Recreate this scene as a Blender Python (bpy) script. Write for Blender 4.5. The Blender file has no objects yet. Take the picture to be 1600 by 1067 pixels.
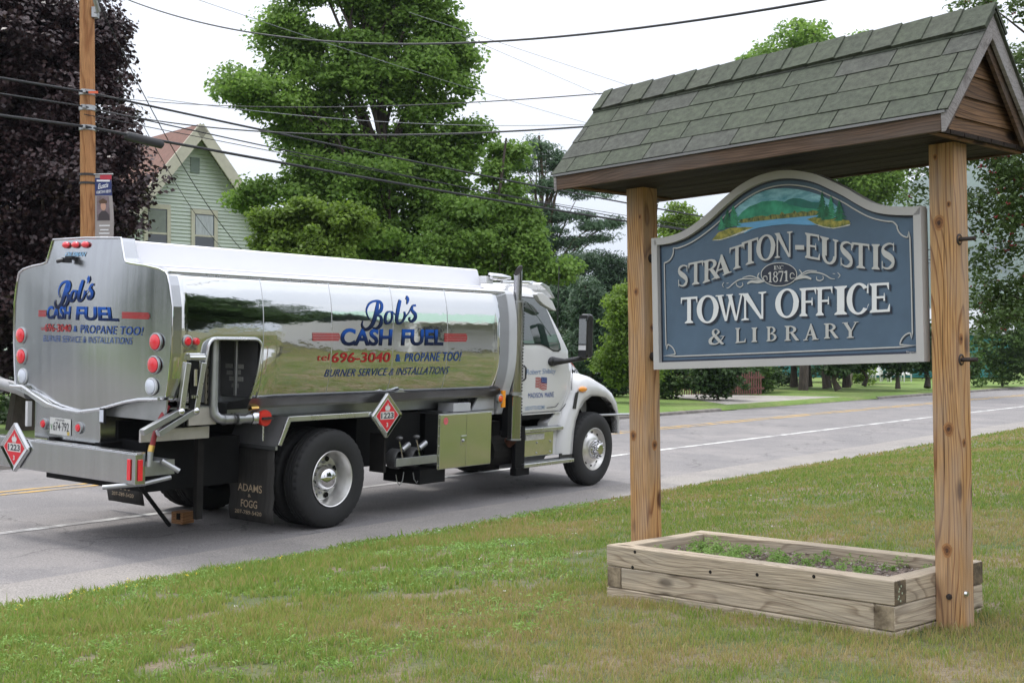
import bpy, bmesh, math, random
import numpy as np
from mathutils import Vector, Matrix
random.seed(7); rng = np.random.default_rng(7)
R = math.radians
sc = bpy.context.scene
C = sc.collection

# ------------------------------------------------------------------ camera
cd = bpy.data.cameras.new("camera"); cam = bpy.data.objects.new("camera", cd); C.objects.link(cam)
cam.location = (0, 0, 1.96); cam.rotation_euler = (R(90), 0, 0)
cd.sensor_width = 36; cd.lens = 45.0; cd.shift_y = 13.5/1600
cd.clip_start = 0.1; cd.clip_end = 6000
cd.dof.use_dof = True; cd.dof.focus_distance = 9.0; cd.dof.aperture_fstop = 14.0
sc.camera = cam
# ------------------------------------------------------------------ world: bright overcast sky
SUN_EL, SUN_AZ = R(58), R(205)      # azimuth of the direction light travels from, clockwise from +Y
w = bpy.data.worlds.new("World"); sc.world = w; w.use_nodes = True
nt = w.node_tree; nt.nodes.clear()
def wn(t): return nt.nodes.new(t)
out = wn('ShaderNodeOutputWorld'); bg = wn('ShaderNodeBackground')
sky = wn('ShaderNodeTexSky'); sky.sky_type = 'NISHITA'; sky.sun_disc = False
SUN_DIR = Vector((-0.42, 0.45, 1.25)).normalized()
sky.sun_elevation = math.asin(SUN_DIR.z); sky.sun_rotation = math.atan2(SUN_DIR.x, SUN_DIR.y)
sc_ = wn('ShaderNodeVectorMath'); sc_.operation = 'SCALE'; sc_.inputs['Scale'].default_value = 0.10
nt.links.new(sky.outputs[0], sc_.inputs[0])
tc = wn('ShaderNodeTexCoord'); mp = wn('ShaderNodeMapping'); mp.inputs['Scale'].default_value = (1.0, 1.0, 3.2)
no = wn('ShaderNodeTexNoise'); no.inputs['Scale'].default_value = 2.2; no.inputs['Detail'].default_value = 7; no.inputs['Roughness'].default_value = .55
cr = wn('ShaderNodeValToRGB'); cr.color_ramp.elements[0].position = .3; cr.color_ramp.elements[1].position = .72
cr.color_ramp.elements[0].color = (.70, .735, .82, 1); cr.color_ramp.elements[1].color = (.955, .96, 1.0, 1)
nt.links.new(tc.outputs['Generated'], mp.inputs[0]); nt.links.new(mp.outputs[0], no.inputs['Vector']); nt.links.new(no.outputs[0], cr.inputs[0])
# cloud layer brightens towards the zenith, as an overcast sky does
sx = wn('ShaderNodeSeparateXYZ'); nt.links.new(tc.outputs['Generated'], sx.inputs[0])
mr = wn('ShaderNodeMapRange'); mr.inputs[1].default_value = 0; mr.inputs[2].default_value = 1; mr.inputs[3].default_value = .63; mr.inputs[4].default_value = 1.85
nt.links.new(sx.outputs[2], mr.inputs[0])
vs = wn('ShaderNodeVectorMath'); vs.operation = 'SCALE'; nt.links.new(cr.outputs[0], vs.inputs[0]); nt.links.new(mr.outputs[0], vs.inputs['Scale'])
mx = wn('ShaderNodeMixRGB'); mx.inputs[0].default_value = .93
nt.links.new(sc_.outputs[0], mx.inputs[1]); nt.links.new(vs.outputs[0], mx.inputs[2])
nt.links.new(mx.outputs[0], bg.inputs[0]); bg.inputs[1].default_value = 1.0; nt.links.new(bg.outputs[0], out.inputs[0])
# ------------------------------------------------------------------ sun behind thin cloud
sd = bpy.data.lights.new("sun", 'SUN'); sd.energy = 1.5; sd.angle = R(14); sd.color = (1, .965, .91)
so = bpy.data.objects.new("sun", sd); C.objects.link(so); so.rotation_euler = SUN_DIR.to_track_quat('Z', 'Y').to_euler(); so.location = (0, 0, 30)
vsn = sc.view_settings; sc.display_settings.display_device = 'sRGB'; vsn.view_transform = 'Standard'; vsn.look = 'None'; vsn.gamma = 1; vsn.exposure = 0.74; vsn.use_curve_mapping = False
sc.cycles.use_denoising = True; sc.cycles.max_bounces = 8; sc.cycles.transparent_max_bounces = 12
sc.cycles.volume_bounces = 0; sc.cycles.caustics_reflective = False; sc.cycles.caustics_refractive = False; sc.cycles.sample_clamp_indirect = 6

# ------------------------------------------------------------------ materials
MATS = {}
def mat(name, col, rough=.6, metal=0., var=.12, vs=6., bump=0., bs=60., st=(1, 1, 1), col2=None, spec=.5, dist=.01, detail=5, coat=0.):
    if name in MATS: return MATS[name]
    m = bpy.data.materials.new(name); m.use_nodes = True; n = m.node_tree.nodes; l = m.node_tree.links
    b = n['Principled BSDF']; b.inputs['Roughness'].default_value = rough; b.inputs['Metallic'].default_value = metal
    b.inputs['Specular IOR Level'].default_value = spec; b.inputs['Coat Weight'].default_value = coat
    if var or col2:
        t = n.new('ShaderNodeTexCoord'); p = n.new('ShaderNodeMapping'); p.inputs['Scale'].default_value = st
        q = n.new('ShaderNodeTexNoise'); q.inputs['Scale'].default_value = vs; q.inputs['Detail'].default_value = detail; q.inputs['Roughness'].default_value = .6
        r = n.new('ShaderNodeValToRGB'); r.color_ramp.elements[0].position = .32; r.color_ramp.elements[1].position = .68
        c2 = col2 or col
        r.color_ramp.elements[0].color = tuple(max(0, c*(1-var)) for c in col)+(1,)
        r.color_ramp.elements[1].color = tuple(min(1, c*(1+var)) for c in c2)+(1,)
        l.new(t.outputs['Object'], p.inputs[0]); l.new(p.outputs[0], q.inputs['Vector']); l.new(q.outputs[0], r.inputs[0]); l.new(r.outputs[0], b.inputs['Base Color'])
        rm = n.new('ShaderNodeMapRange'); rm.inputs[3].default_value = max(.02, rough-.08); rm.inputs[4].default_value = min(1, rough+.08)
        if rough > .15: l.new(q.outputs[0], rm.inputs[0]); l.new(rm.outputs[0], b.inputs['Roughness'])
    else: b.inputs['Base Color'].default_value = tuple(col)+(1,)
    if bump:
        t = n.new('ShaderNodeTexCoord'); p = n.new('ShaderNodeMapping'); p.inputs['Scale'].default_value = st
        q = n.new('ShaderNodeTexNoise'); q.inputs['Scale'].default_value = bs; q.inputs['Detail'].default_value = 4
        k = n.new('ShaderNodeBump'); k.inputs['Strength'].default_value = bump; k.inputs['Distance'].default_value = dist
        l.new(t.outputs['Object'], p.inputs[0]); l.new(p.outputs[0], q.inputs['Vector']); l.new(q.outputs[0], k.inputs['Height']); l.new(k.outputs[0], b.inputs['Normal'])
    MATS[name] = m; return m

def leaf_mat(name, dark, light, trans=.35, rough=.55):
    m = bpy.data.materials.new(name); m.use_nodes = True; n = m.node_tree.nodes; l = m.node_tree.links
    b = n['Principled BSDF']; b.inputs['Roughness'].default_value = rough; b.inputs['Specular IOR Level'].default_value = .35
    a = n.new('ShaderNodeAttribute'); a.attribute_name = 'rnd'
    r = n.new('ShaderNodeValToRGB'); r.color_ramp.elements[0].color = tuple(dark)+(1,); r.color_ramp.elements[1].color = tuple(light)+(1,)
    l.new(a.outputs['Fac'], r.inputs[0]); l.new(r.outputs[0], b.inputs['Base Color'])
    t = n.new('ShaderNodeBsdfTranslucent'); l.new(r.outputs[0], t.inputs[0])
    x = n.new('ShaderNodeMixShader'); x.inputs[0].default_value = trans
    l.new(b.outputs[0], x.inputs[1]); l.new(t.outputs[0], x.inputs[2]); l.new(x.outputs[0], n['Material Output'].inputs[0])
    return m

def wood_mat(name, a, b, axis='z', ring=46., warp=.35, rough=.75, grey=None, knots=True, off=(0.23, .11, 0)):
    """cut timber: rings round a pith line that runs nearly along the grain, so faces show cathedral figure"""
    m = bpy.data.materials.new(name); m.use_nodes = True; n = m.node_tree.nodes; l = m.node_tree.links
    bs = n['Principled BSDF']; bs.inputs['Roughness'].default_value = rough; bs.inputs['Specular IOR Level'].default_value = .25
    t = n.new('ShaderNodeTexCoord'); oi = n.new('ShaderNodeObjectInfo')
    rv = n.new('ShaderNodeVectorMath'); rv.operation = 'SCALE'; rv.inputs[0].default_value = (.9, .7, 3.1); l.new(oi.outputs['Random'], rv.inputs['Scale'])
    ad = n.new('ShaderNodeVectorMath'); l.new(t.outputs['Object'], ad.inputs[0]); l.new(rv.outputs[0], ad.inputs[1])
    p = n.new('ShaderNodeMapping')
    if axis == 'x': p.inputs['Rotation'].default_value = (0, R(90), 0)
    if axis == 'y': p.inputs['Rotation'].default_value = (R(90), 0, 0)
    l.new(t.outputs['Object'], p.inputs[0])
    wn_ = n.new('ShaderNodeTexNoise'); wn_.inputs['Scale'].default_value = 1.0; wn_.inputs['Detail'].default_value = 2
    ps = n.new('ShaderNodeMapping'); ps.inputs['Scale'].default_value = (3, 3, .55); l.new(p.outputs[0], ps.inputs[0])
    pr = n.new('ShaderNodeVectorMath'); l.new(ps.outputs[0], pr.inputs[0]); l.new(rv.outputs[0], pr.inputs[1]); l.new(pr.outputs[0], wn_.inputs['Vector'])
    sub = n.new('ShaderNodeVectorMath'); sub.operation = 'SUBTRACT'; sub.inputs[1].default_value = (.5, .5, .5); l.new(wn_.outputs['Color'], sub.inputs[0])
    sca = n.new('ShaderNodeVectorMath'); sca.operation = 'SCALE'; sca.inputs['Scale'].default_value = warp; l.new(sub.outputs[0], sca.inputs[0])
    a2 = n.new('ShaderNodeVectorMath'); l.new(p.outputs[0], a2.inputs[0]); l.new(sca.outputs[0], a2.inputs[1])
    a3 = n.new('ShaderNodeVectorMath'); a3.inputs[1].default_value = off; l.new(a2.outputs[0], a3.inputs[0])
    fl = n.new('ShaderNodeVectorMath'); fl.operation = 'MULTIPLY'; fl.inputs[1].default_value = (1, 1, .03); l.new(a3.outputs[0], fl.inputs[0])
    ln = n.new('ShaderNodeVectorMath'); ln.operation = 'LENGTH'; l.new(fl.outputs[0], ln.inputs[0])
    mu = n.new('ShaderNodeMath'); mu.operation = 'MULTIPLY'; mu.inputs[1].default_value = ring; l.new(ln.outputs['Value'], mu.inputs[0])
    fr = n.new('ShaderNodeMath'); fr.operation = 'FRACT'; l.new(mu.outputs[0], fr.inputs[0])
    cr = n.new('ShaderNodeValToRGB'); e = cr.color_ramp.elements; e[0].position = 0; e[1].position = 1
    e[0].color = tuple(a)+(1,); e[1].color = tuple(x*.95 for x in a)+(1,)
    k = e.new(.62); k.color = tuple(a)+(1,); k = e.new(.9); k.color = tuple(b)+(1,)
    l.new(fr.outputs[0], cr.inputs[0])
    fn = n.new('ShaderNodeTexNoise'); fn.inputs['Scale'].default_value = 1; fn.inputs['Detail'].default_value = 4
    fs = n.new('ShaderNodeMapping'); fs.inputs['Scale'].default_value = (160, 160, 5); l.new(p.outputs[0], fs.inputs[0]); l.new(fs.outputs[0], fn.inputs['Vector'])
    mxr = n.new('ShaderNodeMixRGB'); mxr.blend_type = 'MULTIPLY'; mxr.inputs[0].default_value = .45; l.new(cr.outputs[0], mxr.inputs[1]); l.new(fn.outputs['Color'], mxr.inputs[2])
    fac = n.new('ShaderNodeMapRange'); fac.inputs[1].default_value = .3; fac.inputs[2].default_value = .7; fac.inputs[3].default_value = .6; fac.inputs[4].default_value = 1.25
    l.new(fn.outputs[0], fac.inputs[0]); mv = n.new('ShaderNodeVectorMath'); mv.operation = 'SCALE'; l.new(cr.outputs[0], mv.inputs[0]); l.new(fac.outputs[0], mv.inputs['Scale'])
    last = mv.outputs[0]
    if knots:
        vo = n.new('ShaderNodeTexVoronoi'); vo.inputs['Scale'].default_value = 1.0; vo.inputs['Randomness'].default_value = 1
        vm = n.new('ShaderNodeMapping'); vm.inputs['Scale'].default_value = (6.5, 6.5, 2.6); l.new(p.outputs[0], vm.inputs[0])
        vr = n.new('ShaderNodeVectorMath'); l.new(vm.outputs[0], vr.inputs[0]); l.new(rv.outputs[0], vr.inputs[1]); l.new(vr.outputs[0], vo.inputs['Vector'])
        vc = n.new('ShaderNodeValToRGB'); vc.color_ramp.elements[0].position = .09; vc.color_ramp.elements[0].color = (1, 1, 1, 1); vc.color_ramp.elements[1].position = .20; vc.color_ramp.elements[1].color = (0, 0, 0, 1)
        l.new(vo.outputs['Distance'], vc.inputs[0])
        km = n.new('ShaderNodeMixRGB'); km.inputs[2].default_value = tuple(x*.45 for x in b)+(1,); l.new(vc.outputs[0], km.inputs[0]); l.new(last, km.inputs[1]); last = km.outputs[0]
    if grey:
        gn = n.new('ShaderNodeTexNoise'); gn.inputs['Scale'].default_value = 2.2; gn.inputs['Detail'].default_value = 5
        gs = n.new('ShaderNodeMapping'); gs.inputs['Scale'].default_value = (3, 3, .8); l.new(p.outputs[0], gs.inputs[0])
        gr = n.new('ShaderNodeVectorMath'); l.new(gs.outputs[0], gr.inputs[0]); l.new(rv.outputs[0], gr.inputs[1]); l.new(gr.outputs[0], gn.inputs['Vector'])
        gc = n.new('ShaderNodeValToRGB'); gc.color_ramp.elements[0].position = .42; gc.color_ramp.elements[1].position = .66
        l.new(gn.outputs[0], gc.inputs[0]); gm = n.new('ShaderNodeMixRGB'); gm.inputs[2].default_value = tuple(grey)+(1,)
        gh = n.new('ShaderNodeMath'); gh.operation = 'MULTIPLY'; gh.inputs[1].default_value = .5; l.new(gc.outputs[0], gh.inputs[0])
        l.new(gh.outputs[0], gm.inputs[0]); l.new(last, gm.inputs[1]); last = gm.outputs[0]
    cn = n.new('ShaderNodeTexNoise'); cn.inputs['Scale'].default_value = 1; cn.inputs['Detail'].default_value = 3; cn.inputs['Distortion'].default_value = .4
    cs = n.new('ShaderNodeMapping'); cs.inputs['Scale'].default_value = (55, 55, 1.1); l.new(p.outputs[0], cs.inputs[0]); ca = n.new('ShaderNodeVectorMath'); l.new(cs.outputs[0], ca.inputs[0]); l.new(rv.outputs[0], ca.inputs[1]); l.new(ca.outputs[0], cn.inputs['Vector'])
    cc = n.new('ShaderNodeValToRGB'); cc.color_ramp.elements[0].position = .66; cc.color_ramp.elements[0].color = (1, 1, 1, 1); cc.color_ramp.elements[1].position = .72; cc.color_ramp.elements[1].color = (.22, .19, .17, 1); l.new(cn.outputs[0], cc.inputs[0])
    cm_ = n.new('ShaderNodeMixRGB'); cm_.blend_type = 'MULTIPLY'; cm_.inputs[0].default_value = .85; l.new(last, cm_.inputs[1]); l.new(cc.outputs[0], cm_.inputs[2]); last = cm_.outputs[0]
    l.new(last, bs.inputs['Base Color'])
    bu = n.new('ShaderNodeBump'); bu.inputs['Strength'].default_value = .35; bu.inputs['Distance'].default_value = .004
    l.new(fn.outputs[0], bu.inputs['Height']); l.new(bu.outputs[0], bs.inputs['Normal'])
    return m

# ------------------------------------------------------------------ mesh helpers
class MB:
    def __init__(s): s.v = []; s.f = []
    def add(s, vs, fs):
        o = len(s.v); s.v += [tuple(map(float, p)) for p in vs]; s.f += [tuple(i+o for i in f) for f in fs]; return s
    def box(s, x0, x1, y0, y1, z0, z1, M=None):
        vs = [(x, y, z) for z in (z0, z1) for y in (y0, y1) for x in (x0, x1)]
        if M is not None: vs = [M @ Vector(p) for p in vs]
        return s.add(vs, [(0, 2, 3, 1), (4, 5, 7, 6), (0, 1, 5, 4), (2, 6, 7, 3), (0, 4, 6, 2), (1, 3, 7, 5)])
    def prism(s, poly, d0, d1, f=None):
        """2D polygon extruded between d0 and d1; f(a, b, d) gives the 3D point"""
        f = f or (lambda a, b, d: (a, d, b)); n = len(poly)
        vs = [f(a, b, d0) for a, b in poly]+[f(a, b, d1) for a, b in poly]
        return s.add(vs, [tuple(range(n)), tuple(range(2*n-1, n-1, -1))]+[(i, i+n, (i+1) % n+n, (i+1) % n) for i in range(n)])
    def tube(s, pts, r, n=10, caps=True):
        pts = [Vector(p) for p in pts]; m = len(pts); rs = r if isinstance(r, (list, tuple)) else [r]*m; vs = []; up = None
        for i, p in enumerate(pts):
            d = (pts[min(i+1, m-1)]-pts[max(i-1, 0)]).normalized()
            if up is None: up = d.orthogonal().normalized()
            up = (up-d*up.dot(d)); up = up.normalized() if up.length > 1e-6 else d.orthogonal().normalized(); sd_ = d.cross(up)
            for k in range(n):
                a = 2*math.pi*k/n; vs.append(p+(up*math.cos(a)+sd_*math.sin(a))*rs[i])
        fs = [(i*n+k, i*n+(k+1) % n, (i+1)*n+(k+1) % n, (i+1)*n+k) for i in range(m-1) for k in range(n)]
        if caps: fs += [tuple(range(n))[::-1], tuple(range((m-1)*n, m*n))]
        return s.add(vs, fs)
    def lathe(s, prof, c, ax='y', n=40, rmod=None, closed=False):
        """prof = [(offset along axis, radius)]"""
        vs = []
        for j, (a, r) in enumerate(prof):
            for k in range(n):
                t = 2*math.pi*k/n; rr = r if rmod is None else rmod(j, k, r)
                p = (rr*math.cos(t), a, rr*math.sin(t)) if ax == 'y' else (a, rr*math.cos(t), rr*math.sin(t)) if ax == 'x' else (rr*math.cos(t), rr*math.sin(t), a)
                vs.append((p[0]+c[0], p[1]+c[1], p[2]+c[2]))
        m = len(prof); rngm = m if closed else m-1
        return s.add(vs, [(j*n+k, j*n+(k+1) % n, ((j+1) % m)*n+(k+1) % n, ((j+1) % m)*n+k) for j in range(rngm) for k in range(n)])
    def grid(s, P, skip=None):
        m, n = len(P), len(P[0]); 
        return s.add([p for row in P for p in row], [(i*n+j, i*n+j+1, (i+1)*n+j+1, (i+1)*n+j) for i in range(m-1) for j in range(n-1) if not (skip and skip(i, j))])
    def ball(s, c, r, n=12, m=8, sc3=(1, 1, 1)):
        vs = []; 
        for i in range(m+1):
            f = math.pi*i/m
            for k in range(n):
                t = 2*math.pi*k/n; vs.append((c[0]+r*sc3[0]*math.sin(f)*math.cos(t), c[1]+r*sc3[1]*math.sin(f)*math.sin(t), c[2]+r*sc3[2]*math.cos(f)))
        return s.add(vs, [(i*n+k, (i+1)*n+k, (i+1)*n+(k+1) % n, i*n+(k+1) % n) for i in range(m) for k in range(n)])
    def ob(s, name, m, parent=None, smooth=False, bevel=0., seg=2, label=None, cat=None, group=None, kind=None, fix=True, solid=0.):
        me = bpy.data.meshes.new(name); me.from_pydata(s.v, [], s.f)
        if fix:
            bm = bmesh.new(); bm.from_mesh(me); bmesh.ops.remove_doubles(bm, verts=bm.verts, dist=1e-5); bmesh.ops.recalc_face_normals(bm, faces=bm.faces); bm.to_mesh(me); bm.free()
        if m is not None: me.materials.append(m)
        o = bpy.data.objects.new(name, me); C.objects.link(o); o.parent = parent
        if smooth:
            me.shade_smooth()
            if smooth != 'all': me.set_sharp_from_angle(angle=R(38))
        if solid: q = o.modifiers.new('s', 'SOLIDIFY'); q.thickness = solid; q.offset = -1
        if bevel: q = o.modifiers.new('b', 'BEVEL'); q.width = bevel; q.segments = seg; q.limit_method = 'ANGLE'; q.angle_limit = R(40); q.harden_normals = False
        return tag(o, label, cat, group, kind)
def tag(o, label=None, cat=None, group=None, kind=None):
    for k, v in (('label', label), ('category', cat), ('group', group), ('kind', kind)):
        if v: o[k] = v
    return o
def empty(name, loc=(0, 0, 0), label=None, cat=None, group=None, M=None, rz=0, parent=None):
    o = bpy.data.objects.new(name, None); C.objects.link(o); o.empty_display_size = .3
    if M is not None: o.matrix_world = M
    else: o.location = loc; o.rotation_euler = (0, 0, rz)
    o.parent = parent
    return tag(o, label, cat, group)
def box(name, m, parent, x0, x1, y0, y1, z0, z1, bevel=.004, **k): return MB().box(x0, x1, y0, y1, z0, z1).ob(name, m, parent, bevel=bevel, **k)
def tube(name, m, parent, pts, r, n=12, **k): return MB().tube(pts, r, n).ob(name, m, parent, smooth=True, **k)
def dup(o, parent=None, **kw):
    c = o.copy(); C.objects.link(c); c.parent = parent
    for ch in list(o.children): dup(ch, c)
    for k, v in kw.items(): c[k] = v
    return c
def fast_mesh(name, V, F, m, rnd=None, parent=None, **tg):
    """V (n,3), F (k,3 or 4) numpy arrays"""
    me = bpy.data.meshes.new(name); nv, nf, k = len(V), len(F), F.shape[1]
    me.vertices.add(nv); me.vertices.foreach_set('co', V.astype(np.float32).ravel())
    me.loops.add(nf*k); me.loops.foreach_set('vertex_index', F.astype(np.int32).ravel())
    me.polygons.add(nf); me.polygons.foreach_set('loop_start', np.arange(0, nf*k, k, dtype=np.int32))
    if rnd is not None:
        a = me.attributes.new('rnd', 'FLOAT', 'FACE'); a.data.foreach_set('value', rnd.astype(np.float32))
    me.update(calc_edges=True)
    me.materials.append(m); o = bpy.data.objects.new(name, me); C.objects.link(o); o.parent = parent
    return tag(o, tg.get('label'), tg.get('cat'), tg.get('group'), tg.get('kind'))

# ---- lettering -------------------------------------------------------------
def quadmap(Q):
    (ax, ay), (bx, by), (cx, cy), (dx, dy) = Q   # BL BR TR TL
    return lambda x, y: ((1-y)*((1-x)*ax+x*bx)+y*((1-x)*dx+x*cx), (1-y)*((1-x)*ay+x*by)+y*((1-x)*dy+x*cy))
def text_tris(s, bold=.02, spacing=1., cuts=(6, 3)):
    cu = bpy.data.curves.new('t', 'FONT'); cu.body = s; cu.offset = bold; cu.space_character = spacing; cu.resolution_u = 4
    o = bpy.data.objects.new('t', cu); C.objects.link(o); dg = bpy.context.evaluated_depsgraph_get(); me = bpy.data.meshes.new_from_object(o.evaluated_get(dg))
    bm = bmesh.new(); bm.from_mesh(me); bpy.data.objects.remove(o); bpy.data.curves.remove(cu); bpy.data.meshes.remove(me)
    xs = [v.co.x for v in bm.verts]; ys = [v.co.y for v in bm.verts]; x0, x1, y0, y1 = min(xs), max(xs), min(ys), max(ys)
    for v in bm.verts: v.co.x = (v.co.x-x0)/(x1-x0); v.co.y = (v.co.y-y0)/(y1-y0); v.co.z = 0
    for ax, k in ((0, cuts[0]), (1, cuts[1])):
        for i in range(1, k):
            co = [0, 0, 0]; no_ = [0, 0, 0]; co[ax] = i/k; no_[ax] = 1
            bmesh.ops.bisect_plane(bm, geom=bm.verts[:]+bm.edges[:]+bm.faces[:], plane_co=co, plane_no=no_, dist=1e-6)
    bm.verts.index_update(); V = [(v.co.x, v.co.y) for v in bm.verts]; F = [[v.index for v in f.verts] for f in bm.faces]; bm.free(); return V, F
def text(name, s, Q, f3, m, parent, bold=.02, spacing=1., cuts=(6, 3), label=None):
    V, F = text_tris(s, bold, spacing, cuts); q = quadmap(Q)
    return MB().add([f3(*q(x, y)) for x, y in V], F).ob(name, m, parent, fix=False, label=label)
def stroke(mb, pts, ws, f3, k=0, sub=6):
    """brush stroke through pts with a width at each; Catmull-Rom smoothed; f3(a,b,layer)"""
    P = [Vector(p) for p in pts]; n = len(P); ws = ws if isinstance(ws, (list, tuple)) else [ws*(.35+.65*math.sin(math.pi*min(1, (i+.6)/n))) for i in range(n)]
    C_, W_ = [], []
    for i in range(n-1):
        p0, p1, p2, p3 = P[max(i-1, 0)], P[i], P[i+1], P[min(i+2, n-1)]
        for j in range(sub if i < n-2 else sub+1):
            t = j/sub; C_.append(.5*((2*p1)+(p2-p0)*t+(2*p0-5*p1+4*p2-p3)*t*t+(3*p1-p0-3*p2+p3)*t**3)); W_.append(ws[i]*(1-t)+ws[i+1]*t)
    A, B = [], []
    for i, c in enumerate(C_):
        d = C_[min(i+1, len(C_)-1)]-C_[max(i-1, 0)]; nn = Vector((-d.y, d.x)); nn = nn.normalized() if nn.length > 1e-9 else Vector((0, 1))
        A.append(f3(*(c+nn*W_[i]/2), k)); B.append(f3(*(c-nn*W_[i]/2), k))
    m = len(C_); mb.add(A+B, [(i, i+1, m+i+1, m+i) for i in range(m-1)])

def serif_glyph(ch):
    """Roman capital as polygons in a unit box; stems thick, hairlines thin, bracketed serifs"""
    T, t, S = .25, .085, .07      # stem, hairline, serif height (x widths relative to the box width)
    P = []
    def stem(x, y0=0, y1=1, w=T, s0=True, s1=True, sw=.11):
        P.append([(x, y0), (x+w, y0), (x+w, y1), (x, y1)])
        for on, y, d in ((s0, y0, 1), (s1, y1, -1)):
            if on: P.append([(x-sw, y), (x+w+sw, y), (x+w+sw, y+d*S*.55), (x+w, y+d*S*1.6), (x, y+d*S*1.6), (x-sw, y+d*S*.55)])
    def bar(x0, x1, y0, y1): P.append([(x0, y0), (x1, y0), (x1, y1), (x0, y1)])
    def ring(cx, cy, rx, ry, a0, a1, tx, ty, n=18):
        for i in range(n):
            a, b = R(a0+(a1-a0)*i/n), R(a0+(a1-a0)*(i+1)/n)
            P.append([(cx+rx*math.cos(a), cy+ry*math.sin(a)), (cx+rx*math.cos(b), cy+ry*math.sin(b)), (cx+(rx-tx)*math.cos(b), cy+(ry-ty)*math.sin(b)), (cx+(rx-tx)*math.cos(a), cy+(ry-ty)*math.sin(a))])
    def path(pts, ws):
        mb = MB(); stroke(mb, pts, ws, lambda a, b, k: (a, b, 0), sub=5)
        for f in mb.f: P.append([mb.v[i][:2] for i in f])
    def tick(x, y, dy, w=.05, lean=0): P.append([(x-w, y), (x+w, y), (x+w*.3+lean, y+dy), (x-w*.3+lean, y+dy)])
    if ch == 'I': stem(.22, w=.56, sw=.2)
    elif ch == 'T': stem(.385, s1=False, w=.23, sw=.14); bar(.0, 1, 1-t, 1); P += [[(0, 1), (.09, 1-t), (.03, .76), (0, .76)], [(1, 1), (.91, 1-t), (.97, .76), (1, .76)]]
    elif ch == 'L': stem(.1, w=.24); bar(.3, 1, 0, t); P += [[(1, 0), (.88, t), (.97, .27), (1, .27)]]
    elif ch in 'EF':
        stem(.1, w=.24); bar(.3, .95, 1-t, 1); P += [[(.95, 1), (.84, 1-t), (.92, .76), (.95, .76)]]; bar(.3, .72, .47, .47+t*.9); tick(.72, .38, .27, .045)
        if ch == 'E': bar(.3, 1, 0, t); P += [[(1, 0), (.88, t), (.97, .26), (1, .26)]]
    elif ch == 'O': ring(.5, .5, .5, .52, 0, 360, .23, .07, 40)
    elif ch == 'C': ring(.52, .5, .52, .52, 42, 318, .24, .07, 34); P += [[(.88, .66), (.95, .66), (.95, 1.0), (.9, .92)], [(.9, .18), (.97, .3), (.94, .3), (.86, .12)]]
    elif ch == 'U': stem(.1, .3, 1, s0=False); P.append([(.76, .3), (.86, .3), (.86, 1), (.76, 1)]); P.append([(.66, 1), (.96, 1), (.96, .95), (.86, .91), (.76, .91), (.66, .95)]); ring(.48, .32, .38, .34, 180, 360, .17, .09, 20)
    elif ch == 'N': P.append([(.1, 0), (.18, 0), (.18, 1), (.1, 1)]); P.append([(-.02, 0), (.3, 0), (.3, .04), (.18, .08), (.1, .08), (-.02, .04)]); P.append([(-.04, 1), (.26, 1), (.9, 0), (.78, 0), (.02, .96)]); P.append([(.82, 0), (.9, 0), (.9, 1), (.82, 1)]); P.append([(.7, 1), (1.02, 1), (1.02, .96), (.9, .92), (.82, .92), (.7, .96)])
    elif ch == 'R': stem(.1, w=.22); ring(.36, .75, .46, .25, -90, 90, .2, .07); bar(.3, .37, 1-.075, 1); bar(.3, .37, .5, .57); P.append([(.4, .52), (.62, .52), (1.0, .04), (1.04, 0), (.8, 0), (.74, .05)])
    elif ch == 'B': stem(.1, w=.22); ring(.4, .76, .42, .24, -90, 90, .2, .07); ring(.42, .27, .5, .27, -90, 90, .22, .07); bar(.3, .42, 1-.075, 1); bar(.3, .42, .475, .54); bar(.3, .42, 0, .07)
    elif ch == 'A': P.append([(.1, 0), (.19, 0), (.52, .86), (.46, .98)]); P.append([(.46, 1.03), (.54, 1.03), (.92, 0), (.66, 0), (.43, .78)]); bar(.26, .7, .3, .37); P.append([(-.02, 0), (.3, 0), (.3, .04), (.19, .07), (.1, .07), (-.02, .04)]); P.append([(.56, 0), (1.02, 0), (1.02, .04), (.9, .07), (.68, .07), (.56, .04)])
    elif ch == 'W': P.append([(.04, 1), (.2, 1), (.4, 0), (.32, 0)]); P.append([(.34, 0), (.4, 0), (.56, .8), (.5, .9)]); P.append([(.42, 1), (.57, 1), (.77, 0), (.69, 0)]); P.append([(.71, 0), (.77, 0), (.97, 1), (.91, 1)]); bar(-.02, .28, .955, 1); bar(.38, .62, .955, 1); bar(.84, 1.03, .955, 1)
    elif ch == 'Y': P.append([(.04, 1), (.28, 1), (.6, .45), (.42, .4)]); P.append([(.54, .45), (.6, .42), (.92, 1), (.84, 1)]); P.append([(.4, 0), (.6, 0), (.6, .47), (.4, .47)]); P.append([(.27, 0), (.73, 0), (.73, .04), (.6, .1), (.4, .1), (.27, .04)]); bar(-.02, .36, .955, 1); bar(.72, 1.02, .955, 1)
    elif ch == '-': bar(0, 1, .3, .5)
    elif ch == 'S':
        path([(.9, .72), (.88, .9), (.55, .97), (.2, .88), (.14, .72), (.3, .6), (.6, .48), (.84, .34), (.84, .16), (.5, .03), (.14, .1), (.08, .3)], [.03, .05, .07, .13, .22, .26, .27, .25, .2, .08, .05, .03])
        P += [[(.86, .68), (.93, .68), (.93, 1.0), (.87, .95)], [(.06, 0), (.12, .05), (.12, .33), (.05, .33)]]
    elif ch == '&':
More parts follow.
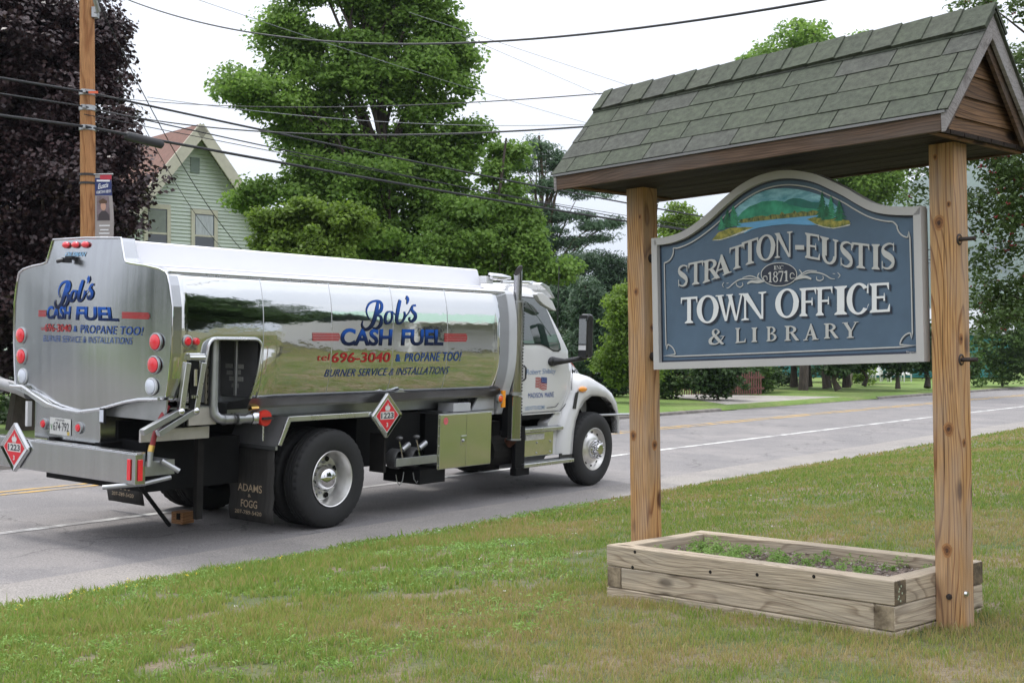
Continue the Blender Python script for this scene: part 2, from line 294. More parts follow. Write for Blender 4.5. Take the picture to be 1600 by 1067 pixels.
        path([(1.0, .5), (.85, .3), (.6, .08), (.34, .03), (.1, .12), (.08, .3), (.25, .48), (.5, .62), (.66, .78), (.56, .94), (.4, .97), (.28, .86), (.3, .68), (.5, .45), (.72, .22), (.9, .05), (1.02, .03)], [.05, .06, .07, .08, .2, .22, .12, .07, .14, .07, .05, .15, .18, .2, .2, .14, .05]); bar(.78, 1.04, .48, .53)
    elif ch == '1': stem(.36, w=.32, s1=False, sw=.2); P.append([(.36, 1.0), (.68, 1.0), (.36, .8), (.05, .8), (.05, .86)])
    elif ch == '7': bar(0, 1, .87, 1); P.append([(.24, 0), (.54, 0), (1, .9), (.84, .9)]); P.append([(0, .72), (.06, .72), (.1, .9), (0, .95)])
    elif ch == '8': ring(.5, .75, .4, .25, 0, 360, .2, .08, 24); ring(.5, .27, .47, .29, 0, 360, .22, .08, 24)
    return P
def serif_word(name, LL, f3, m, parent, off=(0, 0), lay=0, grow=0, label=None):
    mb = MB(); c = 0
    for ch, Q in LL:
        q = quadmap(Q)
        for poly in serif_glyph(ch):
            pts = [q(x, y) for x, y in poly]; d = lay+.00006*(c % 40); c += 1
            mb.add([f3(a+off[0], b+off[1], d) for a, b in pts], [tuple(range(len(pts)))])
    return mb.ob(name, m, parent, fix=False, label=label)

# ------------------------------------------------------------------ the road's own frame
TH = math.atan2(1450/2000, 1)
Lv = Vector((math.sin(TH), math.cos(TH), 0)); Nv = Vector((-math.cos(TH), math.sin(TH), 0))
def bend(s):
    if s < 10: return 0.
    return -.0006*(s-10)**2 if s < 130 else -.0006*14400-.144*(s-130)
def zlawn(n): n = max(0, n); return .56-.0040*n*n-.00037*n**3
def zroad(n):
    if n < 12.2: return .035*(n-9.87)
    if n < 15.0: return .0815+.02*(n-12.2)
    return .1375-.02*(n-15.0)
def zfar(n): return .19+.012*(min(n, 70)-18.6)
def G(s, n, z): p = Lv*s+Nv*(n+bend(s)); return (p.x, p.y, z)
def sn(x, y):
    s = Lv.x*x+Lv.y*y; return s, Nv.x*x+Nv.y*y-bend(s)
def at(px, Y): return (px-800)/2000*Y            # lateral position of a thing seen in column px at depth Y
def zz(py, Y): return 1.96+(547-py)/2000*Y
D_OUTLINE = ((-2.015,2.156),(-1.876,2.157),(-1.743,2.185),(-1.596,2.255),(-1.469,2.336),(-1.345,2.404),(-1.224,2.446),(-1.107,2.462),(-0.999,2.459),(-0.894,2.439),(-0.798,2.408),(-0.705,2.362),(-0.613,2.312),(-0.536,2.263),(-0.46,2.221),(-0.385,2.197),(-0.299,2.183),(-0.226,2.176),(-0.178,2.176),(-0.171,1.367),(-2.009,1.337))
D_L1 = (('S',((-1.826,1.843),(-1.746,1.845),(-1.743,1.976),(-1.824,1.976))),('T',((-1.742,1.848),(-1.631,1.854),(-1.628,1.994),(-1.74,1.983))),('R',((-1.631,1.854),(-1.504,1.88),(-1.501,2.005),(-1.628,1.989))),('A',((-1.563,1.871),(-1.418,1.908),(-1.416,2.029),(-1.561,1.999))),('T',((-1.43,1.918),(-1.323,1.936),(-1.32,2.071),(-1.428,2.052))),('T',((-1.341,1.939),(-1.224,1.956),(-1.221,2.1),(-1.339,2.077))),('O',((-1.236,1.962),(-1.104,1.962),(-1.101,2.112),(-1.233,2.103))),('N',((-1.106,1.97),(-0.989,1.969),(-0.987,2.114),(-1.104,2.112))),('-',((-0.969,1.97),(-0.909,1.965),(-0.907,2.093),(-0.967,2.098))),('E',((-0.903,1.958),(-0.807,1.937),(-0.804,2.077),(-0.9,2.099))),('U',((-0.804,1.923),(-0.684,1.901),(-0.681,2.037),(-0.802,2.072))),('S',((-0.678,1.896),(-0.597,1.879),(-0.595,2.019),(-0.676,2.037))),('T',((-0.602,1.884),(-0.497,1.868),(-0.495,2.002),(-0.6,2.021))),('I',((-0.484,1.867),(-0.434,1.861),(-0.431,1.997),(-0.482,2.001))),('S',((-0.426,1.86),(-0.344,1.861),(-0.341,2.001),(-0.424,1.998))))
D_L2 = (('T',((-1.806,1.617),(-1.678,1.619),(-1.675,1.778),(-1.803,1.777))),('O',((-1.681,1.615),(-1.516,1.617),(-1.513,1.779),(-1.679,1.778))),('W',((-1.535,1.623),(-1.334,1.621),(-1.332,1.78),(-1.532,1.777))),('N',((-1.346,1.621),(-1.177,1.626),(-1.174,1.782),(-1.344,1.778))),('O',((-1.11,1.628),(-0.95,1.627),(-0.947,1.788),(-1.107,1.789))),('F',((-0.945,1.63),(-0.831,1.629),(-0.828,1.789),(-0.942,1.788))),('F',((-0.837,1.63),(-0.726,1.63),(-0.723,1.788),(-0.834,1.788))),('I',((-0.72,1.63),(-0.638,1.63),(-0.635,1.787),(-0.718,1.786))),('C',((-0.641,1.627),(-0.498,1.631),(-0.496,1.795),(-0.638,1.794))),('E',((-0.498,1.633),(-0.378,1.635),(-0.375,1.79),(-0.496,1.791))))
D_L3 = (('&',((-1.589,1.483),(-1.481,1.486),(-1.479,1.578),(-1.588,1.577))),('L',((-1.394,1.489),(-1.322,1.493),(-1.32,1.579),(-1.393,1.578))),('I',((-1.28,1.493),(-1.238,1.493),(-1.236,1.577),(-1.278,1.577))),('B',((-1.173,1.495),(-1.097,1.496),(-1.096,1.579),(-1.172,1.579))),('R',((-1.049,1.495),(-0.952,1.495),(-0.951,1.579),(-1.047,1.58))),('A',((-0.922,1.494),(-0.825,1.497),(-0.824,1.585),(-0.92,1.583))),('R',((-0.787,1.501),(-0.696,1.502),(-0.695,1.584),(-0.786,1.585))),('Y',((-0.669,1.5),(-0.573,1.502),(-0.571,1.588),(-0.668,1.586))))
D_L4 = (('I',((-1.116,1.904),(-1.1,1.903),(-1.1,1.926),(-1.116,1.927))),('N',((-1.098,1.903),(-1.073,1.903),(-1.073,1.925),(-1.097,1.927))),('C',((-1.072,1.901),(-1.049,1.901),(-1.048,1.925),(-1.071,1.925))))
D_L5 = (('1',((-1.158,1.834),(-1.126,1.832),(-1.125,1.891),(-1.157,1.893))),('8',((-1.123,1.833),(-1.086,1.832),(-1.085,1.892),(-1.122,1.895))),('7',((-1.084,1.834),(-1.051,1.832),(-1.05,1.893),(-1.083,1.894))),('1',((-1.048,1.833),(-1.014,1.831),(-1.013,1.892),(-1.047,1.894))))
D_PAINT = {'sky':((-1.392,2.272),(-1.346,2.308),(-1.283,2.34),(-1.207,2.362),(-1.121,2.369),(-1.037,2.364),(-0.948,2.348),(-0.872,2.326),(-0.798,2.298),(-0.742,2.268),(-0.692,2.224),(-0.705,2.157),(-0.864,2.147),(-1.1,2.173),(-1.361,2.186)),'mount_far':((-1.123,2.287),(-1.038,2.286),(-1.014,2.296),(-0.978,2.301),(-0.931,2.294),(-0.896,2.281),(-0.862,2.268),(-0.81,2.259),(-0.776,2.252),(-0.777,2.193),(-1.124,2.216)),'mount':((-1.38,2.219),(-1.335,2.257),(-1.284,2.283),(-1.233,2.293),(-1.196,2.303),(-1.147,2.303),(-1.098,2.3),(-1.05,2.289),(-1.003,2.265),(-0.92,2.241),(-0.811,2.221),(-0.811,2.196),(-1.1,2.204),(-1.361,2.207)),'shore':((-1.368,2.192),(-1.348,2.214),(-1.266,2.217),(-1.247,2.221),(-1.191,2.222),(-1.161,2.214),(-1.124,2.224),(-1.075,2.215),(-1.057,2.232),(-1.039,2.216),(-0.986,2.218),(-0.971,2.231),(-0.956,2.215),(-0.921,2.222),(-0.886,2.213),(-0.851,2.22),(-0.811,2.211),(-0.812,2.186),(-0.98,2.19),(-1.161,2.193)),'lake':((-1.38,2.191),(-1.1,2.193),(-0.817,2.189),(-0.795,2.136),(-0.847,2.137),(-0.922,2.145),(-1.016,2.158),(-1.125,2.159),(-1.211,2.155),(-1.267,2.148),(-1.318,2.131),(-1.362,2.145)),'island_right':((-0.89,2.174),(-0.835,2.181),(-0.749,2.173),(-0.677,2.152),(-0.619,2.142),(-0.611,2.122),(-0.65,2.116),(-0.717,2.109),(-0.778,2.122),(-0.835,2.142),(-0.858,2.156)),'rocks_right':((-0.841,2.144),(-0.778,2.129),(-0.717,2.115),(-0.644,2.122),(-0.61,2.129),(-0.614,2.114),(-0.655,2.109),(-0.717,2.105),(-0.767,2.114),(-0.813,2.129)),'island_left':((-1.559,2.11),(-1.511,2.152),(-1.426,2.17),(-1.319,2.167),(-1.251,2.159),(-1.319,2.148),(-1.411,2.125),(-1.489,2.109)),'rocks_left':((-1.559,2.107),(-1.473,2.12),(-1.38,2.141),(-1.251,2.161),(-1.319,2.136),(-1.427,2.114),(-1.504,2.103)),'tree':(((-0.829,2.181),(-0.752,2.171),(-0.786,2.324)),((-0.769,2.168),(-0.699,2.159),(-0.73,2.293)),((-0.719,2.153),(-0.638,2.145),(-0.678,2.262)),((-1.442,2.178),(-1.345,2.185),(-1.398,2.307)),((-1.491,2.177),(-1.406,2.175),(-1.44,2.288)),((-1.517,2.169),(-1.458,2.164),(-1.486,2.25)),((-0.801,2.166),(-0.721,2.159),(-0.759,2.245)))}
D_OVAL = ((-0.958,1.868),(-0.959,1.857),(-0.964,1.847),(-0.971,1.838),(-0.982,1.829),(-0.994,1.822),(-1.009,1.816),(-1.026,1.811),(-1.044,1.808),(-1.063,1.806),(-1.082,1.807),(-1.102,1.808),(-1.121,1.812),(-1.139,1.817),(-1.156,1.824),(-1.171,1.832),(-1.184,1.841),(-1.194,1.85),(-1.201,1.861),(-1.206,1.872),(-1.207,1.883),(-1.206,1.894),(-1.201,1.904),(-1.193,1.913),(-1.182,1.922),(-1.169,1.93),(-1.154,1.936),(-1.137,1.94),(-1.119,1.943),(-1.099,1.944),(-1.08,1.944),(-1.06,1.942),(-1.041,1.938),(-1.024,1.933),(-1.007,1.926),(-0.993,1.918),(-0.98,1.909),(-0.97,1.899),(-0.963,1.889),(-0.959,1.878))
D_SCROLL = ((((-1.184,1.843),(-1.229,1.84),(-1.274,1.845),(-1.303,1.835)),0.016),(((-1.184,1.84),(-1.217,1.856),(-1.279,1.878),(-1.337,1.871)),0.007),(((-1.206,1.844),(-1.251,1.858),(-1.308,1.864),(-1.36,1.861),(-1.401,1.843),(-1.437,1.819),(-1.454,1.818)),0.007),(((-1.206,1.848),(-1.228,1.871),(-1.217,1.893)),0.008),(((-1.384,1.847),(-1.378,1.828),(-1.355,1.817),(-1.335,1.828),(-1.34,1.844)),0.006),(((-1.472,1.852),(-1.484,1.838),(-1.475,1.822)),0.005),(((-1.439,1.846),(-1.454,1.844)),0.004),(((-0.973,1.84),(-0.933,1.849),(-0.896,1.849),(-0.864,1.836)),0.016),(((-0.973,1.841),(-0.938,1.862),(-0.89,1.883),(-0.827,1.879)),0.007),(((-0.954,1.848),(-0.911,1.865),(-0.869,1.874),(-0.812,1.867),(-0.771,1.852),(-0.74,1.833),(-0.712,1.828)),0.007),(((-0.943,1.854),(-0.927,1.871),(-0.943,1.894)),0.008),(((-0.828,1.847),(-0.828,1.831),(-0.807,1.824),(-0.786,1.833),(-0.789,1.849)),0.006),(((-0.694,1.861),(-0.679,1.845),(-0.692,1.832)),0.005),(((-0.724,1.858),(-0.709,1.855)),0.004),(((-1.162,1.846),(-1.164,1.867),(-1.183,1.87),(-1.189,1.857),(-1.178,1.847)),0.006),(((-0.973,1.849),(-1,1.848),(-1.002,1.871),(-0.986,1.877),(-0.973,1.864)),0.006))
D_SIG = ((-0.29,1.425),(-0.231,1.421),(-0.231,1.408),(-0.29,1.412))
D_SIDE = {'cash':((-0.016,2.008),(0.835,2.013),(0.849,2.205),(0.002,2.204)),'fuel':((1.001,2.014),(1.776,2.016),(1.78,2.211),(1.016,2.207)),'num':((-0.143,1.826),(0.814,1.825),(0.831,1.939),(-0.128,1.938)),'tel':((-0.373,1.848),(-0.179,1.852),(-0.166,1.924),(-0.357,1.92)),'amp':((0.915,1.828),(1.005,1.83),(1.005,1.919),(0.916,1.916)),'prop':((1.077,1.829),(2.12,1.831),(2.142,1.944),(1.095,1.927)),'burn':((-0.224,1.672),(1.899,1.672),(1.931,1.763),(-0.2,1.752)),'barl':((-0.44,2.06),(-0.036,2.063),(-0.035,2.152),(-0.444,2.15)),'barr':((1.793,2.064),(2.224,2.066),(2.224,2.168),(1.793,2.166))}
D_BOBSIDE = ((((0.348,2.289),(0.333,2.241),(0.376,2.196),(0.443,2.205),(0.509,2.257),(0.552,2.335),(0.594,2.435),(0.624,2.527)),(0.012,0.029,0.037,0.041,0.053,0.061,0.057,0.029)),(((0.459,2.312),(0.423,2.36),(0.416,2.416),(0.463,2.48),(0.545,2.514),(0.639,2.517),(0.68,2.479),(0.657,2.415),(0.582,2.367),(0.551,2.355)),(0.012,0.016,0.02,0.024,0.024,0.029,0.045,0.045,0.024,0.012)),(((0.551,2.355),(0.635,2.351),(0.661,2.309),(0.639,2.246),(0.577,2.209),(0.51,2.217)),(0.012,0.029,0.049,0.049,0.029,0.012)),(((0.834,2.405),(0.77,2.397),(0.73,2.346),(0.726,2.289),(0.765,2.269),(0.823,2.298),(0.847,2.356),(0.841,2.405),(0.911,2.364)),(0.012,0.024,0.041,0.045,0.029,0.024,0.033,0.02,0.01)),(((1.009,2.543),(0.972,2.473),(0.937,2.379),(0.922,2.307),(0.954,2.272),(1.023,2.295),(1.069,2.36),(1.062,2.411)),(0.041,0.053,0.053,0.049,0.033,0.024,0.037,0.02)),(((1.122,2.581),(1.149,2.558),(1.12,2.499)),(0.053,0.045,0.012)),(((1.054,2.331),(1.14,2.398),(1.215,2.48),(1.277,2.488)),(0.01,0.012,0.016,0.029)),(((1.215,2.48),(1.206,2.429),(1.259,2.379),(1.243,2.328),(1.182,2.298),(1.143,2.326),(1.164,2.348)),(0.024,0.037,0.049,0.045,0.029,0.024,0.016)))
D_BOBREAR = ((((1.649,2.418),(1.66,2.379),(1.629,2.343),(1.581,2.351),(1.534,2.394),(1.503,2.457),(1.474,2.536),(1.453,2.609)),(0.011,0.027,0.034,0.038,0.049,0.057,0.053,0.027)),(((1.569,2.438),(1.595,2.476),(1.6,2.521),(1.566,2.573),(1.508,2.6),(1.443,2.601),(1.414,2.571),(1.43,2.521),(1.482,2.482),(1.504,2.473)),(0.011,0.015,0.019,0.023,0.023,0.027,0.042,0.042,0.023,0.011)),(((1.504,2.473),(1.446,2.47),(1.427,2.437),(1.443,2.387),(1.485,2.357),(1.532,2.362)),(0.011,0.027,0.046,0.046,0.027,0.011)),(((1.31,2.513),(1.353,2.506),(1.38,2.467),(1.383,2.422),(1.356,2.406),(1.317,2.43),(1.301,2.475),(1.305,2.513),(1.258,2.482)),(0.011,0.023,0.038,0.042,0.027,0.023,0.03,0.019,0.009)),(((1.195,2.619),(1.218,2.565),(1.242,2.493),(1.251,2.438),(1.23,2.411),(1.185,2.429),(1.156,2.479),(1.16,2.518)),(0.038,0.049,0.049,0.046,0.03,0.023,0.034,0.019)),(((1.122,2.647),(1.104,2.629),(1.122,2.585)),(0.049,0.042,0.011)),(((1.165,2.457),(1.11,2.508),(1.063,2.57),(1.024,2.575)),(0.009,0.011,0.015,0.027)),(((1.063,2.57),(1.068,2.531),(1.035,2.494),(1.045,2.455),(1.083,2.432),(1.108,2.453),(1.095,2.47)),(0.023,0.034,0.046,0.042,0.027,0.023,0.015)))
D_REAR = {'cash':((1.809,2.218),(1.382,2.22),(1.375,2.355),(1.795,2.354)),'fuel':((1.286,2.217),(0.625,2.217),(0.669,2.356),(1.274,2.354)),'tel':((1.917,2.101),(1.842,2.101),(1.843,2.143),(1.912,2.144)),'num':((1.835,2.088),(1.363,2.095),(1.356,2.173),(1.838,2.171)),'amp':((1.318,2.1),(1.256,2.1),(1.255,2.161),(1.314,2.162)),'prop':((1.202,2.09),(0.307,2.092),(0.289,2.174),(1.196,2.173)),'burn':((1.86,1.987),(0.443,2.001),(0.432,2.066),(1.853,2.05)),'barl':((1.969,2.239),(1.822,2.24),(1.824,2.309),(1.971,2.308)),'barr':((0.584,2.249),(0.229,2.248),(0.232,2.313),(0.587,2.314)),'sticker':((1.549,2.857),(1.206,2.858),(1.187,2.903),(1.52,2.905))}
D_DOOR = {'robert':((3.787,1.605),(4.478,1.611),(4.505,1.708),(3.797,1.699)),'flag':((4.005,1.444),(4.284,1.411),(4.276,1.57),(3.998,1.592)),'madison':((3.846,1.31),(4.196,1.308),(4.192,1.378),(3.842,1.379)),'maine':((4.242,1.307),(4.462,1.309),(4.458,1.38),(4.239,1.377)),'usdot':((3.779,1.148),(4.25,1.148),(4.248,1.201),(3.777,1.2)),'mv':((4.914,1.627),(5.064,1.62),(5.061,1.684),(4.911,1.686)),'logo':((4.296,1.164),(4.564,1.181),(4.578,1.216),(4.294,1.208))}
# ================================================================== GROUND, ROAD, FAR LAWN, HILL
def shader_noise_mix(name, cols, scale, rough=.9, bump=.3, bscale=80, fine=None, cracks=False, bdist=.01, con=.22):
    """several soil / turf / asphalt colours mixed by layered noise"""
    m = bpy.data.materials.new(name); m.use_nodes = True; n = m.node_tree.nodes; l = m.node_tree.links; b = n['Principled BSDF']
    b.inputs['Roughness'].default_value = rough; b.inputs['Specular IOR Level'].default_value = .3
    t = n.new('ShaderNodeTexCoord'); last = None
    for i, c in enumerate(cols):
        if i == 0: rgb = n.new('ShaderNodeRGB'); rgb.outputs[0].default_value = tuple(c)+(1,); last = rgb.outputs[0]; continue
        q = n.new('ShaderNodeTexNoise'); q.inputs['Scale'].default_value = scale*(1.9**(i-1)); q.inputs['Detail'].default_value = 6; q.inputs['Roughness'].default_value = .62
        o = n.new('ShaderNodeVectorMath'); o.inputs[1].default_value = (i*7.3, i*3.1, i*1.7); l.new(t.outputs['Object'], o.inputs[0]); l.new(o.outputs[0], q.inputs['Vector'])
        r = n.new('ShaderNodeValToRGB'); r.color_ramp.elements[0].position = .47; r.color_ramp.elements[1].position = .6; l.new(q.outputs[0], r.inputs[0])
        x = n.new('ShaderNodeMixRGB'); x.inputs[2].default_value = tuple(c)+(1,); l.new(r.outputs[0], x.inputs[0]); l.new(last, x.inputs[1]); last = x.outputs[0]
    fq = n.new('ShaderNodeTexNoise'); fq.inputs['Scale'].default_value = bscale; fq.inputs['Detail'].default_value = 3; l.new(t.outputs['Object'], fq.inputs['Vector'])
    fr = n.new('ShaderNodeMapRange'); fr.inputs[1].default_value = .3; fr.inputs[2].default_value = .7; fr.inputs[3].default_value = 1-con; fr.inputs[4].default_value = 1+con; l.new(fq.outputs[0], fr.inputs[0])
    mv = n.new('ShaderNodeVectorMath'); mv.operation = 'SCALE'; l.new(last, mv.inputs[0]); l.new(fr.outputs[0], mv.inputs['Scale']); last = mv.outputs[0]
    if cracks:
        v = n.new('ShaderNodeTexVoronoi'); v.feature = 'DISTANCE_TO_EDGE'; v.inputs['Scale'].default_value = .33
        dn = n.new('ShaderNodeTexNoise'); dn.inputs['Scale'].default_value = 1.5; dn.inputs['Detail'].default_value = 6; l.new(t.outputs['Object'], dn.inputs['Vector'])
        dm = n.new('ShaderNodeVectorMath'); dm.operation = 'SCALE'; dm.inputs['Scale'].default_value = 1.1; l.new(dn.outputs['Color'], dm.inputs[0])
        da = n.new('ShaderNodeVectorMath'); l.new(t.outputs['Object'], da.inputs[0]); l.new(dm.outputs[0], da.inputs[1]); l.new(da.outputs[0], v.inputs['Vector'])
        r = n.new('ShaderNodeValToRGB'); r.color_ramp.elements[0].position = .002; r.color_ramp.elements[0].color = (.5, .5, .5, 1); r.color_ramp.elements[1].position = .006; l.new(v.outputs[0], r.inputs[0])
        x = n.new('ShaderNodeMixRGB'); x.blend_type = 'MULTIPLY'; x.inputs[0].default_value = .8; l.new(last, x.inputs[1]); l.new(r.outputs[0], x.inputs[2]); last = x.outputs[0]
    l.new(last, b.inputs['Base Color'])
    k = n.new('ShaderNodeBump'); k.inputs['Strength'].default_value = bump; k.inputs['Distance'].default_value = bdist; l.new(fq.outputs[0], k.inputs['Height']); l.new(k.outputs[0], b.inputs['Normal'])
    return m
M_turf = shader_noise_mix('turf', [(.085, .10, .038), (.125, .105, .055), (.07, .095, .032), (.16, .13, .085)], .45, bump=.6, bscale=35, bdist=.03)
M_farturf = shader_noise_mix('far turf', [(.13, .20, .04), (.18, .21, .07), (.11, .18, .035)], .35, bump=.5, bscale=14, bdist=.05)
M_base = shader_noise_mix('country soil', [(.06, .09, .03), (.08, .08, .04)], .05)
M_asph = shader_noise_mix('asphalt', [(.205, .194, .191), (.235, .22, .214), (.185, .176, .176)], .5, rough=.85, bump=.5, bscale=70, cracks=True, bdist=.008, con=.34)
M_should = shader_noise_mix('shoulder asphalt', [(.25, .232, .218), (.225, .21, .198), (.275, .255, .235)], .6, rough=.9, bump=.5, bscale=65, bdist=.008, con=.34)
M_white = shader_noise_mix('road white paint', [(.62, .62, .6), (.4, .39, .38), (.3, .29, .285)], 1.2, bscale=160)
M_yell = shader_noise_mix('road yellow paint', [(.52, .33, .1), (.36, .27, .14), (.3, .25, .19)], 1.1, bscale=160)
M_kerb = mat('kerb stone', (.17, .155, .14), .9, var=.35, vs=3, bump=.4)
M_gravel = shader_noise_mix('gravel drive', [(.3, .28, .26), (.24, .22, .19), (.34, .32, .29)], .8, bscale=60)

def strip(name, ns, ss, zf, m, kind='structure', parent=None, jit=0, dz=0):
    P = []
    for s in ss: P.append([G(s, n+(jit*(math.sin(s*1.7)+math.sin(s*4.3+1)+.5*math.sin(s*9.1)) if n in (ns[0],) else 0), zf(n)+dz) for n in ns])
    return MB().grid(P).ob(name, m, parent, smooth='all', kind=kind, fix=True)
SS = list(np.arange(-60, 60, 1.5))+list(np.arange(60, 130, 4))+list(np.arange(130, 700, 40))
S_f = [s for s in SS if s < 300]
def lw(n): return zlawn(n)
strip('lawn', [-140, -90, -50, -30, -15, -5, -1]+list(np.arange(0, 8.5, .6))+[8.8], SS, lw, M_turf)
strip('road', [8.6, 9.87, 11, 12.2, 13.5, 15.0, 17, 18.5], SS, zroad, M_asph)
strip('road_shoulder', [8.62, 9.2, 9.65, 9.74], SS, zroad, M_should, dz=.004)
M_lines = {}
for o_, (n0, n1) in zip(('edge_line', 'centre_line', 'centre_line'), ((11.93, 12.05), (14.66, 14.77), (14.92, 15.03))):
    strip(o_, [n0, n1], S_f, zroad, M_white if o_[0] == 'e' else M_yell, dz=.005)
# far lawn in two lengths with a gravel drive between them, each with a low worn kerb
DR0, DR1 = 37.5, 46.5
def kerbz(n): return .15
farn = [18.5, 18.62, 18.64, 19.2, 20.5, 22, 25, 30, 40, 70, 400]
def zf2(n): return .16 if n < 18.63 else zfar(n)
def far_grid(name, s0, s1, step, m, ns=farn, dz=0):
    ss = list(np.arange(s0, s1, step))+[s1]; return strip(name, ns[2:] if m is M_farturf else ns, ss, zf2, m, dz=dz)
strip('far_lawn', [18.44, 18.6]+farn[2:], SS, lambda n: zfar(n) if n > 18.63 else .09+(n-18.44)*.6, M_farturf)
def drive(n): return .075+.012*(n-18.5) if n < 19 else .2+.013*(n-18.6)
P = []
for n in [18.4, 19.2, 20.2, 21.4, 22.6, 24]:
    a = 36.9+(n-18.4)*.95; b = 46.2-(n-18.4)*.32+1.5*math.exp(-(n-18.4)/.8)
    P.append([G(a+(b-a)*i/10, n, max(zroad(18.4), zfar(n)+.006) if n > 18.7 else zroad(18.4)+.006) for i in range(11)])
MB().grid(P).ob('gravel_drive', M_gravel, None, kind='structure')
for i, (a, b) in enumerate(((-55, DR0-1.6), (DR1+1.8, 125))):
    ss = np.arange(a, b, 2.4); 
    for j, s in enumerate(ss):
        e = min(s+2.37, b); h = .155+.02*math.sin(s*1.3); mb = MB(); q = [G(s, 18.38, -.05), G(s, 18.42, h-.02), G(s, 18.45, h), G(s, 18.62, h+.01), G(s, 18.66, -.05)]; q2 = [G(e, 18.38, -.05), G(e, 18.42, h-.02), G(e, 18.45, h), G(e, 18.62, h+.01), G(e, 18.66, -.05)]
        if j == 0 and i == 0: kroot = empty('kerb', G(a, 18.5, 0)); kroot['kind'] = 'structure'
        o = mb.add(q+q2, [(k, k+1, k+6, k+5) for k in range(4)]+[(0, 1, 2, 3, 4), (9, 8, 7, 6, 5)]).ob('kerb_stone', M_kerb, None); o.parent = kroot; o.matrix_parent_inverse = Matrix.Translation(-Vector(G(-55, 18.5, 0)))
MB().add([(-3500, -400, -.9), (3500, -400, -.9), (3500, 4200, -.9), (-3500, 4200, -.9)], [(0, 1, 2, 3)]).ob('ground', M_base, None, kind='structure')
# wooded mountain, far off
M_hill = mat('forested hill', (.022, .045, .022), 1, var=.45, vs=.02, col2=(.035, .06, .025))
P = []
for i in range(41):
    x = -500+i*90; row = []
    for j, (fy, fh) in enumerate(((0, 0), (.15, .35), (.4, .7), (.7, .92), (1, 1), (1.5, .7), (2.2, 0))):
        prof = 285*math.exp(-((x-760)/400)**2)+190*math.exp(-((x-1700)/600)**2)+30*math.exp(-((x+200)/260)**2)+14*math.sin(x*.011)+9*math.sin(x*.031+j)
        row.append((x, 1500+fy*520+30*math.sin(x*.02+j), -1+max(0, prof)*fh))
    P.append(row)
MB().grid(P).ob('mountain', M_hill, None, smooth='all', kind='structure')

# ================================================================== TREES
L_purple = leaf_mat('copper leaf', (.010, .006, .008), (.080, .046, .046), .12, .36)
L_maple = leaf_mat('maple leaf', (.065, .15, .024), (.29, .45, .085), .52)
L_light = leaf_mat('light leaf', (.08, .15, .018), (.24, .36, .05), .5)
L_dark = leaf_mat('dark leaf', (.02, .05, .014), (.07, .13, .03), .3)
L_pine = leaf_mat('pine needle', (.022, .055, .028), (.085, .15, .07), .25)
L_wpine = leaf_mat('white pine needle', (.045, .10, .05), (.13, .21, .105), .3)
L_hedge = leaf_mat('bush leaf', (.035, .08, .014), (.11, .19, .035), .35)
L_crab = leaf_mat('crabapple leaf', (.035, .07, .02), (.13, .2, .055), .35, .45)
M_bark = mat('bark', (.07, .055, .045), .95, var=.4, vs=9, bump=.8, bs=30, st=(1, 1, .3), dist=.03)
M_barkp = mat('pine bark', (.11, .075, .05), .95, var=.4, vs=9, bump=.8, bs=30, st=(1, 1, .3), dist=.03)

def leaf_cloud(cen, rad, per, size, updown=.35, flat=.5, droop=0., aspect=.75, jitter=.5):
    """many leaf-sized faces round clump centres; cen (k,3), rad (k,)"""
    k = len(cen); N = k*per; c = np.repeat(cen, per, 0); r = np.repeat(rad, per)
    off = rng.normal(size=(N, 3)); off /= np.linalg.norm(off, axis=1)[:, None]; off *= (rng.random(N)**.45)[:, None]
    off[:, 2] *= flat; p = c+off*r[:, None]; p[:, 2] -= droop*(off[:, 0]**2+off[:, 1]**2)*r
    nrm = off*.8+rng.normal(size=(N, 3))*.75; nrm[:, 2] = np.abs(nrm[:, 2])+updown; nrm /= np.linalg.norm(nrm, axis=1)[:, None]
    t = np.cross(nrm, rng.normal(size=(N, 3))); t /= np.linalg.norm(t, axis=1)[:, None]; b = np.cross(nrm, t)
    s = size*(1-jitter/2+jitter*rng.random(N)); t *= (s/2)[:, None]; b *= (s*aspect/2)[:, None]; fold = nrm*(s*.12)[:, None]
    V = np.stack([p-t, p-b*.9+fold, p+t, p+b*.9+fold], 1).reshape(-1, 3); F = np.arange(N*4).reshape(N, 4)
    # tint: outer leaves and whole clumps differ in colour
    rn = np.clip(.28+.45*rng.random(N)+.25*np.repeat(rng.random(k), per)-.12, 0, 1)
    return V, F, rn
def blobs_px(bl, Y):
    """crown lobes given as (px, py, rx, ry, depth offset) for a tree Y metres away -> metres"""
    o = []
    for px, py, rx, ry, dy in bl:
        y = Y+dy; o.append((at(px, y), y, zz(py, y), rx/2000*y, rx/2000*y*.9, ry/2000*y))
    return o
def limbs(mb, base, top, r, targets, rr=.35):
    base, top = Vector(base), Vector(top); ax = [base.lerp(top, i/6)+Vector((random.gauss(0, .08), random.gauss(0, .08), 0))*min(1, i) for i in range(7)]
    mb.tube(ax, [r*(1.25 if i == 0 else 1-.8*i/6) for i in range(7)], 9)
    H = top.z-base.z
    for t in targets:
        t = Vector(t); f = min(.9, max(.22, (t.z-base.z)/max(H, .1)-.22-.15*random.random())); s0 = base.lerp(top, f); d = t-s0
        m1 = s0+d*.35+Vector((random.gauss(0, .12), random.gauss(0, .12), .12*d.length)); m2 = s0+d*.7+Vector((random.gauss(0, .12), random.gauss(0, .12), .1*d.length))
        r0 = r*rr*(1-.55*f); mb.tube([s0, m1, m2, t], [r0, r0*.7, r0*.42, r0*.15], 6)
